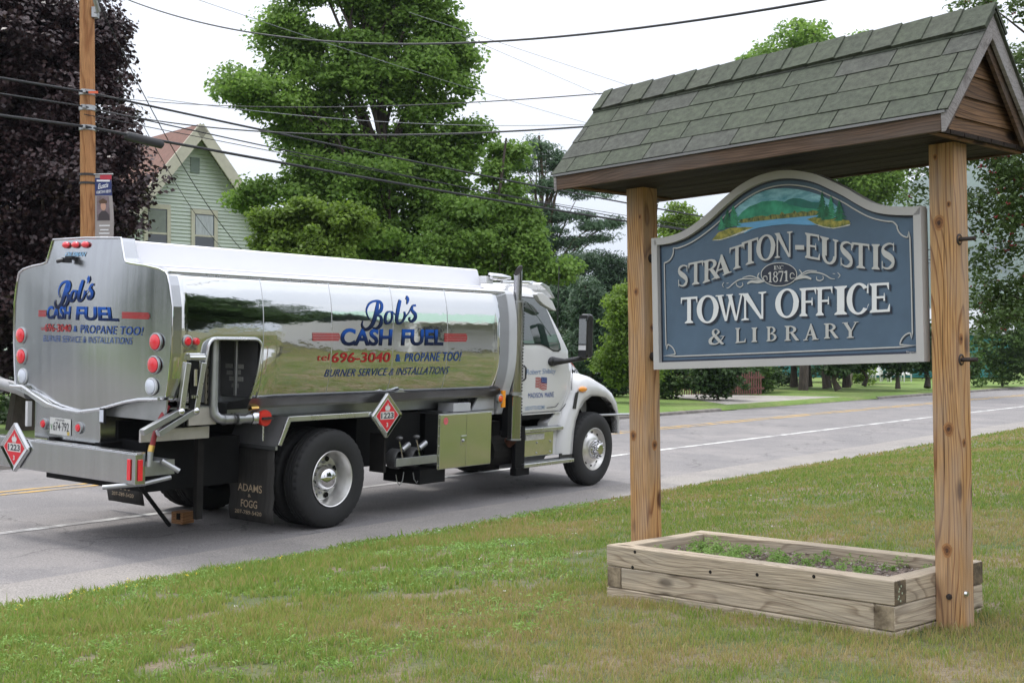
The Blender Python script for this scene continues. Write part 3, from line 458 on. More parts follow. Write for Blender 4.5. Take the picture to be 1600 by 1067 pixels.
def broadleaf(name, label, base, blobs, r, leafm, nclump, per, size, clump=.5, cat='tree', group=None, barkm=None, top=None, nl=14, flat=.55, fill=.5, **kw):
    root = empty(name, base, label, cat, group); inv = Matrix.Translation(-Vector(base))
    if nclump > 150:
        nb = []
        for b in blobs:
            nb += [(b[0], b[1], b[2], b[3]*.84, b[4]*.84, b[5]*.84)]*2
            for q in range(7):
                d = rng.normal(size=3); d /= np.linalg.norm(d); f = rng.uniform(.30, .46); nb.append((b[0]+d[0]*b[3]*.76, b[1]+d[1]*b[4]*.76, b[2]+d[2]*b[5]*.76, b[3]*f, b[4]*f, b[5]*f*.8))
        blobs = nb
    vol = np.array([b[3]*b[5] for b in blobs]); pr = vol/vol.sum(); idx = rng.choice(len(blobs), nclump, p=pr); B = np.array(blobs)[idx]
    d = rng.normal(size=(nclump, 3)); d /= np.linalg.norm(d, axis=1)[:, None]; rad = (fill+(1-fill)*rng.random(nclump))**.8
    rad *= (1+.12*np.sin(d[:, 0]*5+d[:, 2]*4+idx))*(1+.16*rng.normal(size=nclump))
    cen = B[:, :3]+d*B[:, 3:]*rad[:, None]
    keep = cen[:, 2] > base[2]+(.05 if cat == 'bush' else .25); cen = cen[keep]
    V, F, rn = leaf_cloud(cen, clump*(.6+.8*rng.random(len(cen))), per, size, flat=flat, **kw)
    c = fast_mesh('crown', V, F, leafm, rn, root); c.matrix_parent_inverse = inv
    mb = MB(); tp = top or (sum(b[0] for b in blobs)/len(blobs), base[1]+.0, max(b[2]+b[5]*.6 for b in blobs))
    sel = cen[rng.choice(len(cen), min(nl, len(cen)), replace=False)] if len(cen) else []
    limbs(mb, (base[0], base[1], base[2]-.1), tp, r, [tuple(x) for x in sel])
    t = mb.ob('trunk', barkm or M_bark, root, smooth=True, fix=False); t.matrix_parent_inverse = inv
    return root
def conifer(name, label, base, h, rmax, leafm, density=1., group=None, start=.12, sparse=False, upturn=.25, size=.3, tuft=10, whorl=None, cat='tree', lean=0, shape=1.):
    root = empty(name, base, label, cat, group); mb = MB(); mb.tube([(0, 0, -.1), (0, 0, h*.5), (0, 0, h)], [h*.018+.05, h*.012+.03, .02], 8)
    cs, rs = [], []; nw = whorl or int(h/.5)
    for i in range(nw):
        z = h*(start+(1-start)*i/nw)*random.uniform(.985, 1.015); f = (z/h-start)/(1-start); L0 = rmax*(1-f)**shape*(.3+.7*min(1, f*6+.35))*random.uniform(.75, 1.15)
        for k in range(5 if not sparse else 4):
            a = 2*math.pi*(k/5+random.random()*.25+i*.37); L1 = L0*random.uniform(.55, 1.15)+.15; pts = []
            for q in range(6):
                u = q/5; pts.append((math.cos(a)*L1*u, math.sin(a)*L1*u, z+L1*(-.12*u+upturn*u*u)+random.gauss(0, .03)))
            mb.tube(pts, [.035*(1-q/6)*min(1, L1) for q in range(6)], 4, caps=False)
            m = max(2, int(L1/.28*density))
            for q in range(m):
                u = .25+.8*q/m; x = L1*min(1, u); cs.append((math.cos(a)*x+random.gauss(0, .08+.08*L1*u), math.sin(a)*x+random.gauss(0, .08+.08*L1*u), z+L1*(-.12*u+upturn*u*u)+random.gauss(.03, .05))); rs.append(random.uniform(.25, .42)*(1 if not sparse else .9))
    V, F, rn = leaf_cloud(np.array(cs), np.array(rs), tuft, size, updown=.5, flat=.35, aspect=.22)
    fast_mesh('crown', V, F, leafm, rn, root); mb.ob('trunk', M_barkp, root, smooth=True, fix=False); return root

# purple maple at the left, behind the pole
broadleaf('purple_maple', 'big dark purple-leaved maple behind the wooden utility pole', (at(40, 27.5), 27.5, zfar(24)),
    blobs_px([(-30, 60, 235, 240, .5), (60, 180, 165, 200, 0), (-60, 400, 235, 190, 0), (90, 420, 110, 130, -.5), (135, 300, 88, 75, -1.2), (170, 350, 46, 55, -1.5), (225, 275, 34, 22, -1.5), (150, 90, 52, 110, 0), (185, 240, 50, 60, -1), (30, 540, 100, 70, -.5)], 27), .34, L_purple, 1900, 105, .115, .48, nl=26, fill=.35)
# tall green maple in the middle
broadleaf('green_maple', 'tall bright green maple standing behind the tank body', (at(632, 35), 35, zfar(27)),
    blobs_px([(455, 60, 60, 80, 0), (440, 150, 95, 48, -.5), (500, 200, 80, 60, 0), (600, 0, 85, 110, .5), (560, 110, 70, 60, -.6), (690, 50, 48, 60, 0), (660, 130, 70, 65, -.4), (725, 120, 30, 48, 0), (560, 290, 100, 75, -.5), (660, 230, 80, 60, 0), (690, 310, 70, 55, -.3), (480, 285, 55, 45, -.8), (520, -60, 90, 80, 0), (660, -50, 60, 60, 0), (620, 390, 190, 60, .5), (735, 215, 32, 30, 0), (372, 130, 32, 22, -.3), (372, 318, 30, 22, -.8), (410, 300, 30, 26, -.8)], 35), .27, L_maple, 1500, 105, .13, .48, nl=80, fill=.3)
broadleaf('young_maple', 'low light green maple branching beside the mint green house', (at(430, 31), 31, zfar(24)),
    blobs_px([(475, 390, 58, 40, 0), (420, 345, 26, 22, .2), (445, 380, 40, 26, .2), (480, 340, 45, 26, .2), (500, 400, 60, 40, -.3), (540, 350, 40, 30, 0)], 31), .09, L_light, 330, 90, .11, .34, nl=24)
broadleaf('green_maple', 'medium green maple between the tall maple and the white pine', (at(755, 33), 33, zfar(26)),
    blobs_px([(735, 360, 70, 50, 0), (705, 400, 70, 45, -.4), (790, 320, 32, 40, .3), (780, 400, 50, 50, 0), (825, 400, 34, 40, -.5), (815, 345, 28, 36, 0), (795, 240, 34, 18, .6), (770, 270, 20, 22, .3), (870, 425, 34, 18, -.5)], 33), .13, L_maple, 620, 90, .12, .38, nl=30, fill=.35)
broadleaf('yellow_green_tree', 'yellow-green leafy tree beside the left post, behind the truck cab', (at(1000, 42), 42, zfar(30)),
    blobs_px([(985, 505, 38, 70, 0), (995, 560, 45, 45, 0), (960, 575, 25, 25, .4), (1010, 470, 30, 50, .5), (1060, 345, 26, 30, 1.5), (1095, 365, 40, 24, 2), (1040, 420, 40, 60, 1)], 42), .1, L_light, 480, 80, .125, .42, nl=16)
broadleaf('white_pine', 'tall white pine with long open branches above the cab', (at(855, 60), 60, zfar(40)), blobs_px([(843, 232, 22, 24, 0), (868, 252, 26, 22, .5), (820, 262, 30, 16, 0), (800, 300, 30, 14, .3), (862, 292, 44, 20, 0), (915, 300, 44, 9, 0), (952, 303, 22, 6, 0), (835, 330, 44, 18, .3), (885, 338, 40, 12, 0), (930, 352, 44, 9, -.3), (960, 346, 22, 6, 0), (905, 380, 48, 10, 0), (850, 372, 48, 20, 0), (945, 372, 22, 6, 0), (855, 420, 55, 28, 0), (870, 480, 60, 45, 0)], 60), .24, L_wpine, 560, 64, .26, .62, nl=90, flat=.28, fill=.1, aspect=.2, barkm=M_barkp, top=(at(842, 60), 60, zz(212, 60)))
for px, Y, bl, n, lb in ((893, 56, [(893, 425, 26, 34, 0), (888, 480, 40, 45, 0), (895, 555, 42, 50, 0), (915, 410, 20, 20, 0)], 330, 'dark evergreen under the long branches of the white pine'), (955, 60, [(950, 412, 24, 22, 0), (940, 450, 36, 32, 0), (968, 440, 26, 36, 0), (955, 520, 46, 60, 0)], 360, 'dark evergreen touching the left post of the town sign'), (838, 62, [(838, 420, 40, 34, 0), (830, 480, 45, 60, 0)], 220, 'dark evergreen half hidden behind the cab visor'), (925, 47, [(925, 490, 22, 60, 0), (918, 550, 26, 50, 0)], 200, 'short dark evergreen just above the truck mirror')):
    broadleaf('evergreen', lb, (at(px, Y), Y, zfar(36)), blobs_px(bl, Y), .16, L_pine, n, 60, .24, .6, group='dark evergreens behind the cab', nl=16, flat=.4, aspect=.22, barkm=M_barkp, fill=.35)
# maple whose top shows over the sign roof
broadleaf('leafy_tree', 'green maple whose top rises above the shingled sign roof', (at(1255, 52), 52, zfar(38)),
    blobs_px([(1270, 125, 92, 88, 0), (1195, 135, 42, 62, .5), (1340, 100, 42, 60, 0), (1165, 160, 20, 48, 0), (1310, 280, 95, 60, 0), (1230, 290, 100, 50, 1), (1375, 280, 40, 55, 1)], 52), .17, L_maple, 800, 70, .17, .55, nl=30, fill=.35)
for px, Y, r, lb in ((1202, 57, .16, 'thick reddish-brown trunk under the left part of the sign'), (1263, 58, .17, 'grey forked trunk seen under the middle of the sign'), (1293, 56, .18, 'dark leaning trunk under the sign'), (1310, 54, .13, 'slim brown trunk close beside the dark trunk'), (1241, 58, .16, 'dark trunk between the reddish and the grey forked trunks'), (1323, 57, .17, 'thick dark trunk just right of the slim brown one'), (1350, 60, .10, 'thin trunk nearest the white lawn chairs'), (1403, 55, .10, 'small dark tree behind the white chairs'), (1449, 57, .13, 'bushy little tree at the right post')):
    crown = [(px, 490 if r > .15 else 545, 48 if r > .15 else 20, 70 if r > .15 else 36, 0)]
    broadleaf('lawn_tree', lb, (at(px, Y), Y, zfar(36)), blobs_px(crown, Y), r, L_dark, 140, 40, .2, .5, group='row of trees on the far lawn', nl=6)
for i, (px, py, rx, ry, Y, n, lb, lm) in enumerate(((1048, 585, 30, 28, 45.5, 80, 'low green bush just right of the left post', L_hedge), (1122, 575, 40, 34, 44.5, 120, 'dark bush covering the right end of the picket fence', L_dark), (1150, 570, 66, 36, 53, 140, 'tall dark hedge bush under the left corner of the sign', L_dark), (1290, 555, 70, 34, 66, 120, 'dark foliage mass behind the row of trunks', L_dark), (1400, 548, 60, 26, 72, 90, 'dark foliage mass above the white chairs', L_dark), (1130, 580, 48, 28, 50, 90, 'wide dark hedge bush under the left end of the sign', L_dark), (1178, 578, 30, 26, 51, 60, 'rounded bush next to the thick reddish trunk', L_hedge), (960, 590, 30, 22, 47, 60, 'low bush just left of the left post', L_dark),
        (1566, 520, 48, 75, 62, 260, 'large loose green bush at the right edge of the lawn', L_hedge), (1230, 590, 14, 14, 60, 25, 'small bush between two trunks', L_dark), (1352, 585, 14, 18, 62, 25, 'light bush between thin trunks near the chairs', L_light), (1510, 570, 22, 30, 61, 50, 'small grey-green bush beside the right post', L_hedge), (15, 655, 80, 36, 30, 120, 'dark low shrubs in the shade behind the rear bumper', L_dark))):
    z0 = zfar(30); b = blobs_px([(px, py+7, rx, ry+5, 0)], Y); broadleaf('bush', lb, (at(px, Y), Y, z0), b, .05, lm, n, 40, .15, .33, cat='bush', group='bushes on the far side', nl=5, top=(at(px, Y), Y, z0+.6))
# far edge of the valley: woods that read as one mass
k_ = 2600; Yw = 100+rng.random(k_)*30; pxw = 300+rng.random(k_)*1700; hw = (2.6+1.9*np.abs(np.sin(pxw*.013))+1.2*np.sin(pxw*.051+1)+.6*np.sin(pxw*.17))*(1-.15*rng.random(k_)); cw = np.stack([(pxw-800)/2000*Yw, Yw, 1.0+hw*rng.random(k_)**.7], 1)
V, F, rn = leaf_cloud(cw, .7+.7*rng.random(k_), 24, .75, flat=.7); fast_mesh('far_woods', V, F, L_dark, rn, None, label='low line of dark woods closing the valley behind the lawn', cat='woods', kind='stuff')
# ================================================================== HOUSE beyond the purple maple
M_sid = mat('mint clapboard paint', (.50, .555, .49), .6, var=.06, vs=1.5)
M_trim = mat('cream trim paint', (.50, .47, .38), .6, var=.08, vs=4)
M_roofb = mat('brown asphalt roof', (.17, .088, .068), .9, var=.22, vs=6, bump=.4)
M_glass = mat('window glass', (.035, .045, .055), .08, var=0, spec=1)
M_curt = mat('pale curtain', (.42, .44, .47), .8, var=.25, vs=9, st=(8, 8, .4))
M_shade = mat('grey window shade', (.2, .22, .2), .8, var=.1)
hy = 44.; hroot = empty('house', (at(305, hy), hy, .4), 'mint green clapboard house with a steep brown gable roof', 'house', rz=math.atan2(.667, .745))
# local: x along gable wall (to the right), y inwards along the ridge, z up; apex at (0, 0, AZ)
AZ = zz(200, hy)-.4; HW = 4.55; PT = 1.22; EZ = AZ-HW*PT
def gable_y(z): return min(HW, (AZ-.12-z)/PT)
mb = MB(); mb.add([(-HW, .06, 0), (HW, .06, 0), (HW, .06, EZ), (0, .06, AZ-.15), (-HW, .06, EZ)], [(0, 1, 2, 3, 4)])
mb.add([(-HW, .06, 0), (-HW, .06, EZ), (-HW, 11, EZ), (-HW, 11, 0)], [(0, 1, 2, 3)]); mb.add([(HW, .06, 0), (HW, .06, EZ), (HW, 11, EZ), (HW, 11, 0)], [(0, 1, 2, 3)]); mb.add([(-HW, 11, 0), (HW, 11, 0), (HW, 11, EZ), (0, 11, AZ-.15), (-HW, 11, EZ)], [(0, 1, 2, 3, 4)])
wall = mb.ob('wall', M_sid, hroot)
mb = MB(); z = .3
while z < AZ-.4:       # clapboards: wedge boards lapped over one another
    g0, g1 = gable_y(z), gable_y(z+.125); f = lambda a, y, zz_: (a, y, zz_)
    mb.add([(-g0, .012, z), (g0, .012, z), (g1, .052, z+.125), (-g1, .052, z+.125), (-g0, .058, z), (g0, .058, z)], [(0, 1, 2, 3), (0, 4, 5, 1)])
    if z < EZ: mb.add([(-HW-.03, 0, z), (-HW-.03, 11, z), (-HW-.005, 11, z+.125), (-HW-.005, 0, z+.125), (-HW, 0, z), (-HW, 11, z)], [(0, 1, 2, 3), (0, 4, 5, 1)])
    z += .125
mb.ob('clapboards', M_sid, hroot, fix=False, kind='stuff')
for sgn, nm in ((-1, 'l'), (1, 'r')):
    s_ = math.hypot(1, PT); ov = .45; n2 = (sgn*PT/s_, 0, 1/s_)
    def rp(t, y, k): x = sgn*t; return (x+n2[0]*k, y, AZ-PT*t+n2[2]*k)
    T_ = HW+.45
    MB().add([rp(0, -ov, .0), rp(T_, -ov, 0), rp(T_, 11.4, 0), rp(0, 11.4, 0), rp(0, -ov, .1), rp(T_, -ov, .1), rp(T_, 11.4, .1), rp(0, 11.4, .1)], [(0, 1, 2, 3), (4, 5, 6, 7), (0, 1, 5, 4), (1, 2, 6, 5), (2, 3, 7, 6)]).ob('roof', M_roofb, hroot)
    MB().add([rp(-.02, -ov-.03, -.28), rp(T_, -ov-.03, -.28), rp(T_, -ov-.03, .11), rp(-.02, -ov-.03, .11), rp(-.02, -ov+.02, -.28), rp(T_, -ov+.02, -.28), rp(T_, -ov+.02, .11), rp(-.02, -ov+.02, .11)], [(0, 1, 2, 3), (4, 5, 6, 7), (0, 1, 5, 4), (1, 2, 6, 5), (2, 3, 7, 6)]).ob('rake_board', M_trim, hroot)
    MB().add([rp(.05, -ov+.02, -.05), rp(T_, -ov+.02, -.05), rp(T_, .03, -.05), rp(.05, .03, -.05)], [(0, 1, 2, 3)]).ob('soffit', M_trim, hroot)
def hwin(x0, x1, z0, z1, curt, lbl=None):
    wd = MB(); t_ = .13
    wd.box(x0-t_, x0, -.03, .05, z0-.1, z1+.16).box(x1, x1+t_, -.03, .05, z0-.1, z1+.16).box(x0, x1, -.03, .05, z1, z1+.16).box(x0-t_-.04, x1+t_+.04, -.07, .05, z0-.17, z0-.08)
    wd.box(x0, x1, -.012, .03, (z0+z1)/2-.03, (z0+z1)/2+.03); fr_ = wd.ob('window', M_trim, hroot)
    MB().box(x0, x1, .0, .012, z0-.08, z1).ob('pane', M_glass, fr_); MB().box(x0+.04, x1-.04, -.006, -.003, (z0+z1)/2+.03, z1-.04).ob('curtain', curt, fr_)
hs = 44/2000
hwin(-.02, .72, zz(386, hy)-.4-.35, zz(334, hy)-.4, M_curt); hwin(-1.75, -1.05, zz(390, hy)-.4-.35, zz(331, hy)-.4, M_shade); hwin(2.55, 3.2, zz(470, hy)-.4, zz(388, hy)-.75, M_shade)
MB().box(-.17, .17, .0, .03, AZ-1.55, AZ-1.02).ob('gable_vent', mat('vent grey', (.18, .22, .2), .7), hroot)
# ---------------- far buildings
M_teal = mat('teal painted siding', (.03, .20, .20), .7, var=.15, vs=2)
M_metalroof = mat('dull metal roof', (.3, .32, .33), .5, var=.1)
def barn(name, label, px, Y, wdt, dep, h, pitch, m, rm, rz=0, cat='building'):
    r_ = empty(name, (at(px, Y), Y, .35), label, cat, rz=rz); MB().box(-wdt/2, wdt/2, 0, dep, 0, h).add([(-wdt/2, 0, h), (-wdt/2, dep, h), (-wdt/2, dep/2, h+pitch)], [(0, 1, 2)]).add([(wdt/2, 0, h), (wdt/2, dep, h), (wdt/2, dep/2, h+pitch)], [(0, 1, 2)]).ob('wall', m, r_)
    e = .4; MB().add([(-wdt/2-e, -e, h-.1), (wdt/2+e, -e, h-.1), (wdt/2+e, dep/2, h+pitch+.1), (-wdt/2-e, dep/2, h+pitch+.1), (-wdt/2-e, dep+e, h-.1), (wdt/2+e, dep+e, h-.1)], [(0, 1, 2, 3), (3, 2, 5, 4)]).ob('roof', rm, r_, solid=.12)
    mb = MB(); z = .15
    while z < h: mb.add([(-wdt/2, -.04, z), (wdt/2, -.04, z), (wdt/2, -.01, z+.22), (-wdt/2, -.01, z+.22)], [(0, 1, 2, 3)]); z += .22
    mb.ob('clapboards', m, r_, kind='stuff', fix=False)
    for i in range(int(wdt/3.2)):
        x = -wdt/2+1.6+i*3.2; f_ = MB().box(x-.45, x+.45, -.09, -.05, 1.1, 2.3).ob('window', mat('white trim', (.7, .7, .68), .5, var=.05), r_); MB().box(x-.36, x+.36, -.1, -.092, 1.2, 2.2).ob('pane', M_glass, f_)
    return r_
barn('shed', 'long teal clapboard building behind the far lawn trees', 1385, 76, 15, 8, 2.7, 1.4, M_teal, M_metalroof)
barn('house', 'small pale house hidden among trees beyond the cab', 905, 78, 9, 8, 3.0, 2, mat('pale grey siding', (.45, .47, .48), .7, var=.1), M_metalroof)
# ---------------- lawn chairs
M_wplastic = mat('white painted wood', (.78, .78, .76), .5, var=.04)
for i, (px, lb) in enumerate(((1361, 'leftmost white lawn chair of the row'), (1373, 'second white lawn chair from the left'), (1400, 'third white lawn chair, right of the gap'), (1413, 'rightmost white lawn chair of the row'))):
    Y = 64+.6*(i % 2); mb = MB(); q = Matrix.Rotation(R(-25), 4, 'X')
    mb.box(-.28, .28, -.3, .3, .33, .37); 
    for k in range(5): mb.box(-.28+k*.114, -.18+k*.114, .0, .03, 0, .68, Matrix.Translation((0, .26, .35)) @ q)
    for sx_ in (-.34, .3): mb.box(sx_, sx_+.06, -.34, -.28, 0, .58).box(sx_, sx_+.06, .3, .36, 0, .58).box(sx_-.04, sx_+.1, -.38, .42, .58, .61)
    mb.ob('lawn_chair', M_wplastic, None, label=lb, cat='chair', group='white lawn chairs on the far lawn'); o = bpy.context.scene.objects[-1] if False else None
    ob_ = [x for x in C.objects if x.name.startswith('lawn_chair')][-1]; ob_.location = (at(px, Y), Y, zfar(34)); ob_.rotation_euler = (0, 0, R(20-12*i))
# reddish picket fence behind the left post
M_redf = mat('weathered red picket', (.17, .075, .06), .85, var=.3)
fr_ = empty('picket_fence', (at(1020, 47), 47, zfar(30)), 'weathered reddish picket fence behind the left post', 'fence'); mb = MB()
for i in range(78): x = -2.6+i*.085; h = .82+.06*math.sin(i*2.1); mb.box(x, x+.045, -.01, .01, 0, h)
mb.ob('pickets', M_redf, fr_, kind='stuff', fix=False); MB().box(-2.7, 4.1, .012, .04, .2, .27).box(-2.7, 4.1, .012, .04, .6, .67).ob('rail', M_redf, fr_)

# ================================================================== POLES AND WIRES
M_pole = wood_mat('pole wood', (.40, .20, .085), (.25, .105, .04), ring=26, warp=.25, knots=False, off=(.03, .02, 0))
M_blk = mat('black cable', (.014, .015, .018), .6, var=0); M_galv = mat('galvanised steel', (.38, .39, .40), .45, metal=.7, var=.15)
M_bld = mat('black plastic', (.02, .02, .022), .45, var=0)
PX, PY = at(137, 22.5), 22.5; PZ = zfar(19.4)
pole = empty('utility_pole', (PX, PY, PZ), 'orange-brown wooden utility pole in front of the purple maple', 'utility pole')
MB().tube([(0.02, 0, -.3), (.012, 0, 3.5), (-.03, 0, 11)], [.145, .135, .12], 20).ob('mast', M_pole, pole, smooth=True)
for z, r_ in ((zz(146, PY), .15), (zz(170, PY), .15), (zz(201, PY), .15)):
    MB().lathe([(-.05, r_-.02), (-.04, r_), (.04, r_), (.05, r_-.02)], (0, 0, z-PZ), 'z', 18).box(-.03, .03, -.24, -.1, z-PZ-.03, z-PZ+.03).ob('cable_clamp', M_galv, pole, smooth=True)
z = zz(22, PY)-PZ; MB().tube([(.12, -.05, z), (.22, -.1, z+.02), (.2, -.4, z+.35), (.3, -1.2, z+1.1)], .04, 8).box(.1, .19, -.1, .05, z-.08, z+.1).ob('lamp_bracket', M_galv, pole, smooth=True)
M_redtag = mat('orange tag', (.7, .13, .05), .5, var=0); z = zz(148, PY)-PZ; MB().box(.08, .24, -.2, -.17, z-.02, z+.02).ob('tag', M_redtag, pole)
# banner
ban = empty('banner', (PX+.13, PY-.06, zz(372, PY)), 'fabric hero banner with a uniformed portrait on the wooden utility pole', 'banner')
bw, bh = .31, zz(279, PY)-zz(372, PY)+.18
def bp(a, b, d=0): return (a*bw+.02+.03*math.sin(b*5)*a, -d-.03*math.sin(b*4.5)*a, b*bh-.12)
def bpan(name, m, a0, a1, b0, b1, d, par=ban, n=6):
    P = [[bp(a0+(a1-a0)*i/n, b0+(b1-b0)*j/n, d) for i in range(n+1)] for j in range(n+1)]; return MB().grid(P).ob(name, m, par, smooth='all')
cloth = bpan('cloth', mat('taupe banner cloth', (.30, .27, .26), .8, var=.05), 0, 1, 0, 1, 0)
navy = mat('navy print', (.018, .03, .12), .7, var=.1); bpan('print_band', navy, 0, 1, .70, .95, .002, cloth); bpan('print_band', navy, 0, 1, 0, .05, .002, cloth)
bpan('print_stripes', mat('red print', (.4, .03, .05), .7, var=.2), .3, 1, .93, 1, .003, cloth); bpan('print_stripes', mat('white print', (.7, .7, .72), .7, var=0), .1, .9, .90, .925, .004, cloth)
bpan('portrait', mat('portrait backdrop', (.17, .13, .14), .8, var=.4, vs=12), .1, .8, .34, .69, .003, cloth)
MB().add([bp(.46+.15*math.cos(t)*1.0, .545+.06*math.sin(t), .006) for t in np.linspace(0, 2*math.pi, 17)[:-1]], [tuple(range(16))]).ob('portrait_face', mat('printed skin', (.46, .27, .2), .8, var=0), cloth, fix=False)
MB().add([bp(*p, .005) for p in ((.16, .345), (.78, .345), (.74, .43), (.58, .48), (.36, .48), (.2, .43))], [tuple(range(6))]).ob('portrait_uniform', mat('printed uniform', (.05, .04, .045), .8, var=0), cloth, fix=False)
MB().add([bp(*p, .007) for p in ((.26, .585), (.66, .585), (.7, .62), (.46, .66), (.22, .62))], [tuple(range(5))]).ob('portrait_cap', mat('printed cap', (.09, .05, .03), .8, var=0), cloth, fix=False)
M_wp = MATS['white print']
text('banner_text', 'Eustis', ((.18, .79), (.78, .82), (.84, .89), (.22, .865)), lambda a, b: bp(a, b, .005), M_wp, cloth, .015)
text('banner_text', 'HOMETOWN HEROES', ((.08, .72), (.95, .745), (.95, .785), (.08, .765)), lambda a, b: bp(a, b, .005), M_wp, cloth, .01)
for k, y in enumerate((.26, .20, .15, .10)): bpan('banner_line', M_wp, .22+.05*(k % 2), .78-.06*(k % 2), y, y+.018, .004, cloth, 3)
MB().tube([bp(-.3, 1.0, 0), bp(1.1, 1.01, 0)], .012, 8).ob('rod', M_galv, ban); MB().tube([bp(-.3, .0, 0), bp(1.05, .0, 0)], .012, 8).ob('rod', M_galv, ban)
MB().lathe([(-.02, .15), (.02, .15)], (-.13, .06, bh-.12), 'z', 18).lathe([(-.02, .15), (.02, .15)], (-.13, .06, bh-.27), 'z', 18).ob('strap', M_bld, ban)
# second pole, far off behind the sign
p2 = empty('utility_pole', (at(1327, 62), 62, zfar(40)), 'distant grey utility pole with transformer seen above the sign', 'utility pole'); zt = zz(205, 62)-zfar(40); mb = MB()
MB().tube([(0, 0, -.2), (0, 0, zt)], [.16, .12], 10).ob('mast', mat('grey pole wood', (.45, .38, .33), .9, var=.15), p2, smooth=True)
MB().box(-1.2, 1.2, -.05, .05, zz(262, 62)-zfar(40), zz(262, 62)-zfar(40)+.11).tube([(-.75, -.03, zz(263, 62)-zfar(40)), (0, -.03, zz(277, 62)-zfar(40))], .03, 6).tube([(.75, -.03, zz(263, 62)-zfar(40)), (0, -.03, zz(277, 62)-zfar(40))], .03, 6).ob('crossarm', mat('crossarm wood', (.4, .36, .32), .9), p2)
zc = zz(298, 62)-zfar(40); MB().lathe([(-.36, .0), (-.36, .2), (-.33, .23), (.3, .23), (.33, .25), (.37, .2), (.37, 0)], (.38, 0, zc), 'z', 16).ob('transformer', mat('light grey paint', (.6, .62, .64), .4, var=.05), p2, smooth=True)
M_gw = mat('grey wire', (.22, .23, .25), .6, var=0)
def wire(label, a, b, r, sag=0., n=24, m=None, grp='overhead wires', mid=None):
    a, b = Vector(a), Vector(b); pts = [a.lerp(b, i/n)-Vector((0, 0, 4*sag*(i/n)*(1-i/n))) for i in range(n+1)]
    return MB().tube(pts, r, 6).ob('overhead_wire', m or M_blk, None, smooth='all', label=label, cat='wire', group=grp)
def wp(px, py, Y): return (at(px, Y), Y, zz(py, Y))
def along(py, s, dn=0, dz=0):   # a point on the line through the pole's row of cables, s metres further along the road
    p = Vector((PX, PY-.2, zz(py, PY)))+Lv*s+Nv*(dn+bend(s+18)-bend(18)); p.z += dz; return p
wire('thick black telephone cable, lowest of the cables on the pole', along(201, 0), along(201, 42), .028, .28)
wire('thick black cable running left from the pole, lowest of three', along(201, -16), along(201, 0), .026, .12)
wire('black cable second from the top on the pole, running right', along(170, 0), along(170, 42, 0, -.5), .013, .35)
wire('cable running left from the pole, middle one of three', along(170, -16), along(170, 0), .016, .1)
wire('black cable that forks down to join the middle span', along(147, 0), along(150, 42, 0, -.15), .022, .3)
wire('cable running left from the pole, topmost of three', along(147, -16), along(147, 0), .022, .1)
wire('thin wire just under the forked cable', along(182, 0), along(190, 42), .008, .3)
wire('level black wire crossing in front of the tall maple', wp(150, 172, 22.4), wp(1060, 186, 12.4), .010, .28)
wire('thin level wire above the other level wire', wp(150, 150, 22.4), wp(1060, 136, 12.5), .006, .2)
wire('faint grey wire just below the thin level wire', wp(230, 152, 23), wp(1060, 186, 27), .006, .3, m=M_gw)
wire('twisted black wire sagging across the top of the sky', wp(180, -8, 21), wp(1330, -8, 9.2), .0105, .56, 40)
wire('thin grey wire slanting down to the shingled roof from upper left', wp(640, 20, 26), wp(1060, 160, 40), .007, .0, m=M_gw)
wire('faint grey wire slanting below the first slanting one', wp(280, -10, 26), wp(980, 210, 40), .007, .1, m=M_gw)
wire('faint wire slanting from the maple toward the roof', wp(720, 55, 26), wp(1010, 180, 40), .006, .0, m=M_gw)
wire('thin black drop wire hanging from the pole across the house gable', wp(150, -5, 22.6), wp(440, 440, 40), .010, .9, 30)
wire('second thin drop wire left of the other one on the gable', wp(195, 140, 22.6), wp(385, 420, 41), .007, .5, 30)
sp = along(201, .85); sq = along(201, 1.7)
sp.z -= .04; sq.z -= .1
MB().tube([sp, sp.lerp(sq, .06), sp.lerp(sq, .94), sq], [.03, .085, .085, .03], 14).ob('splice_case', M_bld, None, smooth=True, label='black cable splice case hanging on the lowest cable beside the pole', cat='splice case')

# ================================================================== what the polished tank mirrors: office building and tree across the lawn
bo = empty('office_building', (21, 26.5, .56), 'pale grey town office with green roof across the lawn', 'building', rz=R(255))
M_ow = mat('pale office siding', (.72, .71, .69), .6, var=.04); M_gr = mat('green metal roof', (.25, .38, .3), .5, var=.05)
MB().box(-9, 7, 1.8, 9, 0, 3.1).ob('wall', M_ow, bo); MB().add([(-9.4, -.4, 3), (7.4, -.4, 3), (7.4, 5, 5.2), (-9.4, 5, 5.2), (-9.4, 9.4, 3), (7.4, 9.4, 3)], [(0, 1, 2, 3), (3, 2, 5, 4)]).ob('roof', M_gr, bo, solid=.2)
MB().add([(-3.2, -.9, 3.0), (4.2, -.9, 3.0), (.5, -.9, 4.9)], [(0, 1, 2)]).box(-9.2, 7.2, -.5, -.4, 2.7, 3.0).ob('gable', M_ow, bo); MB().add([(-3.5, -1.0, 2.95), (.5, -1.0, 5.05), (.5, 4, 5.05), (-3.5, 4, 2.95), (4.5, -1, 2.95), (4.5, 4, 2.95)], [(0, 1, 2, 3), (1, 4, 5, 2)]).ob('porch_roof', M_gr, bo, solid=.15)
for x in (-8.8, -5.8, -3, 0, 4, 7): MB().box(x-.1, x+.1, -.4, -.2, 0, 3).ob('column', M_wplastic, bo)
for x in (-7, -4, 2, 5.4): MB().box(x-.6, x+.6, 1.76, 1.79, 1, 2.3).ob('window', M_glass, bo)
for x in (-.9, 2.2): MB().ball((x, -.94, 3.55), .5, 16, 8, (1.3, .06, .42)).ob('oval_plaque', mat('green plaque', (.3, .5, .45), .5, var=0), bo)
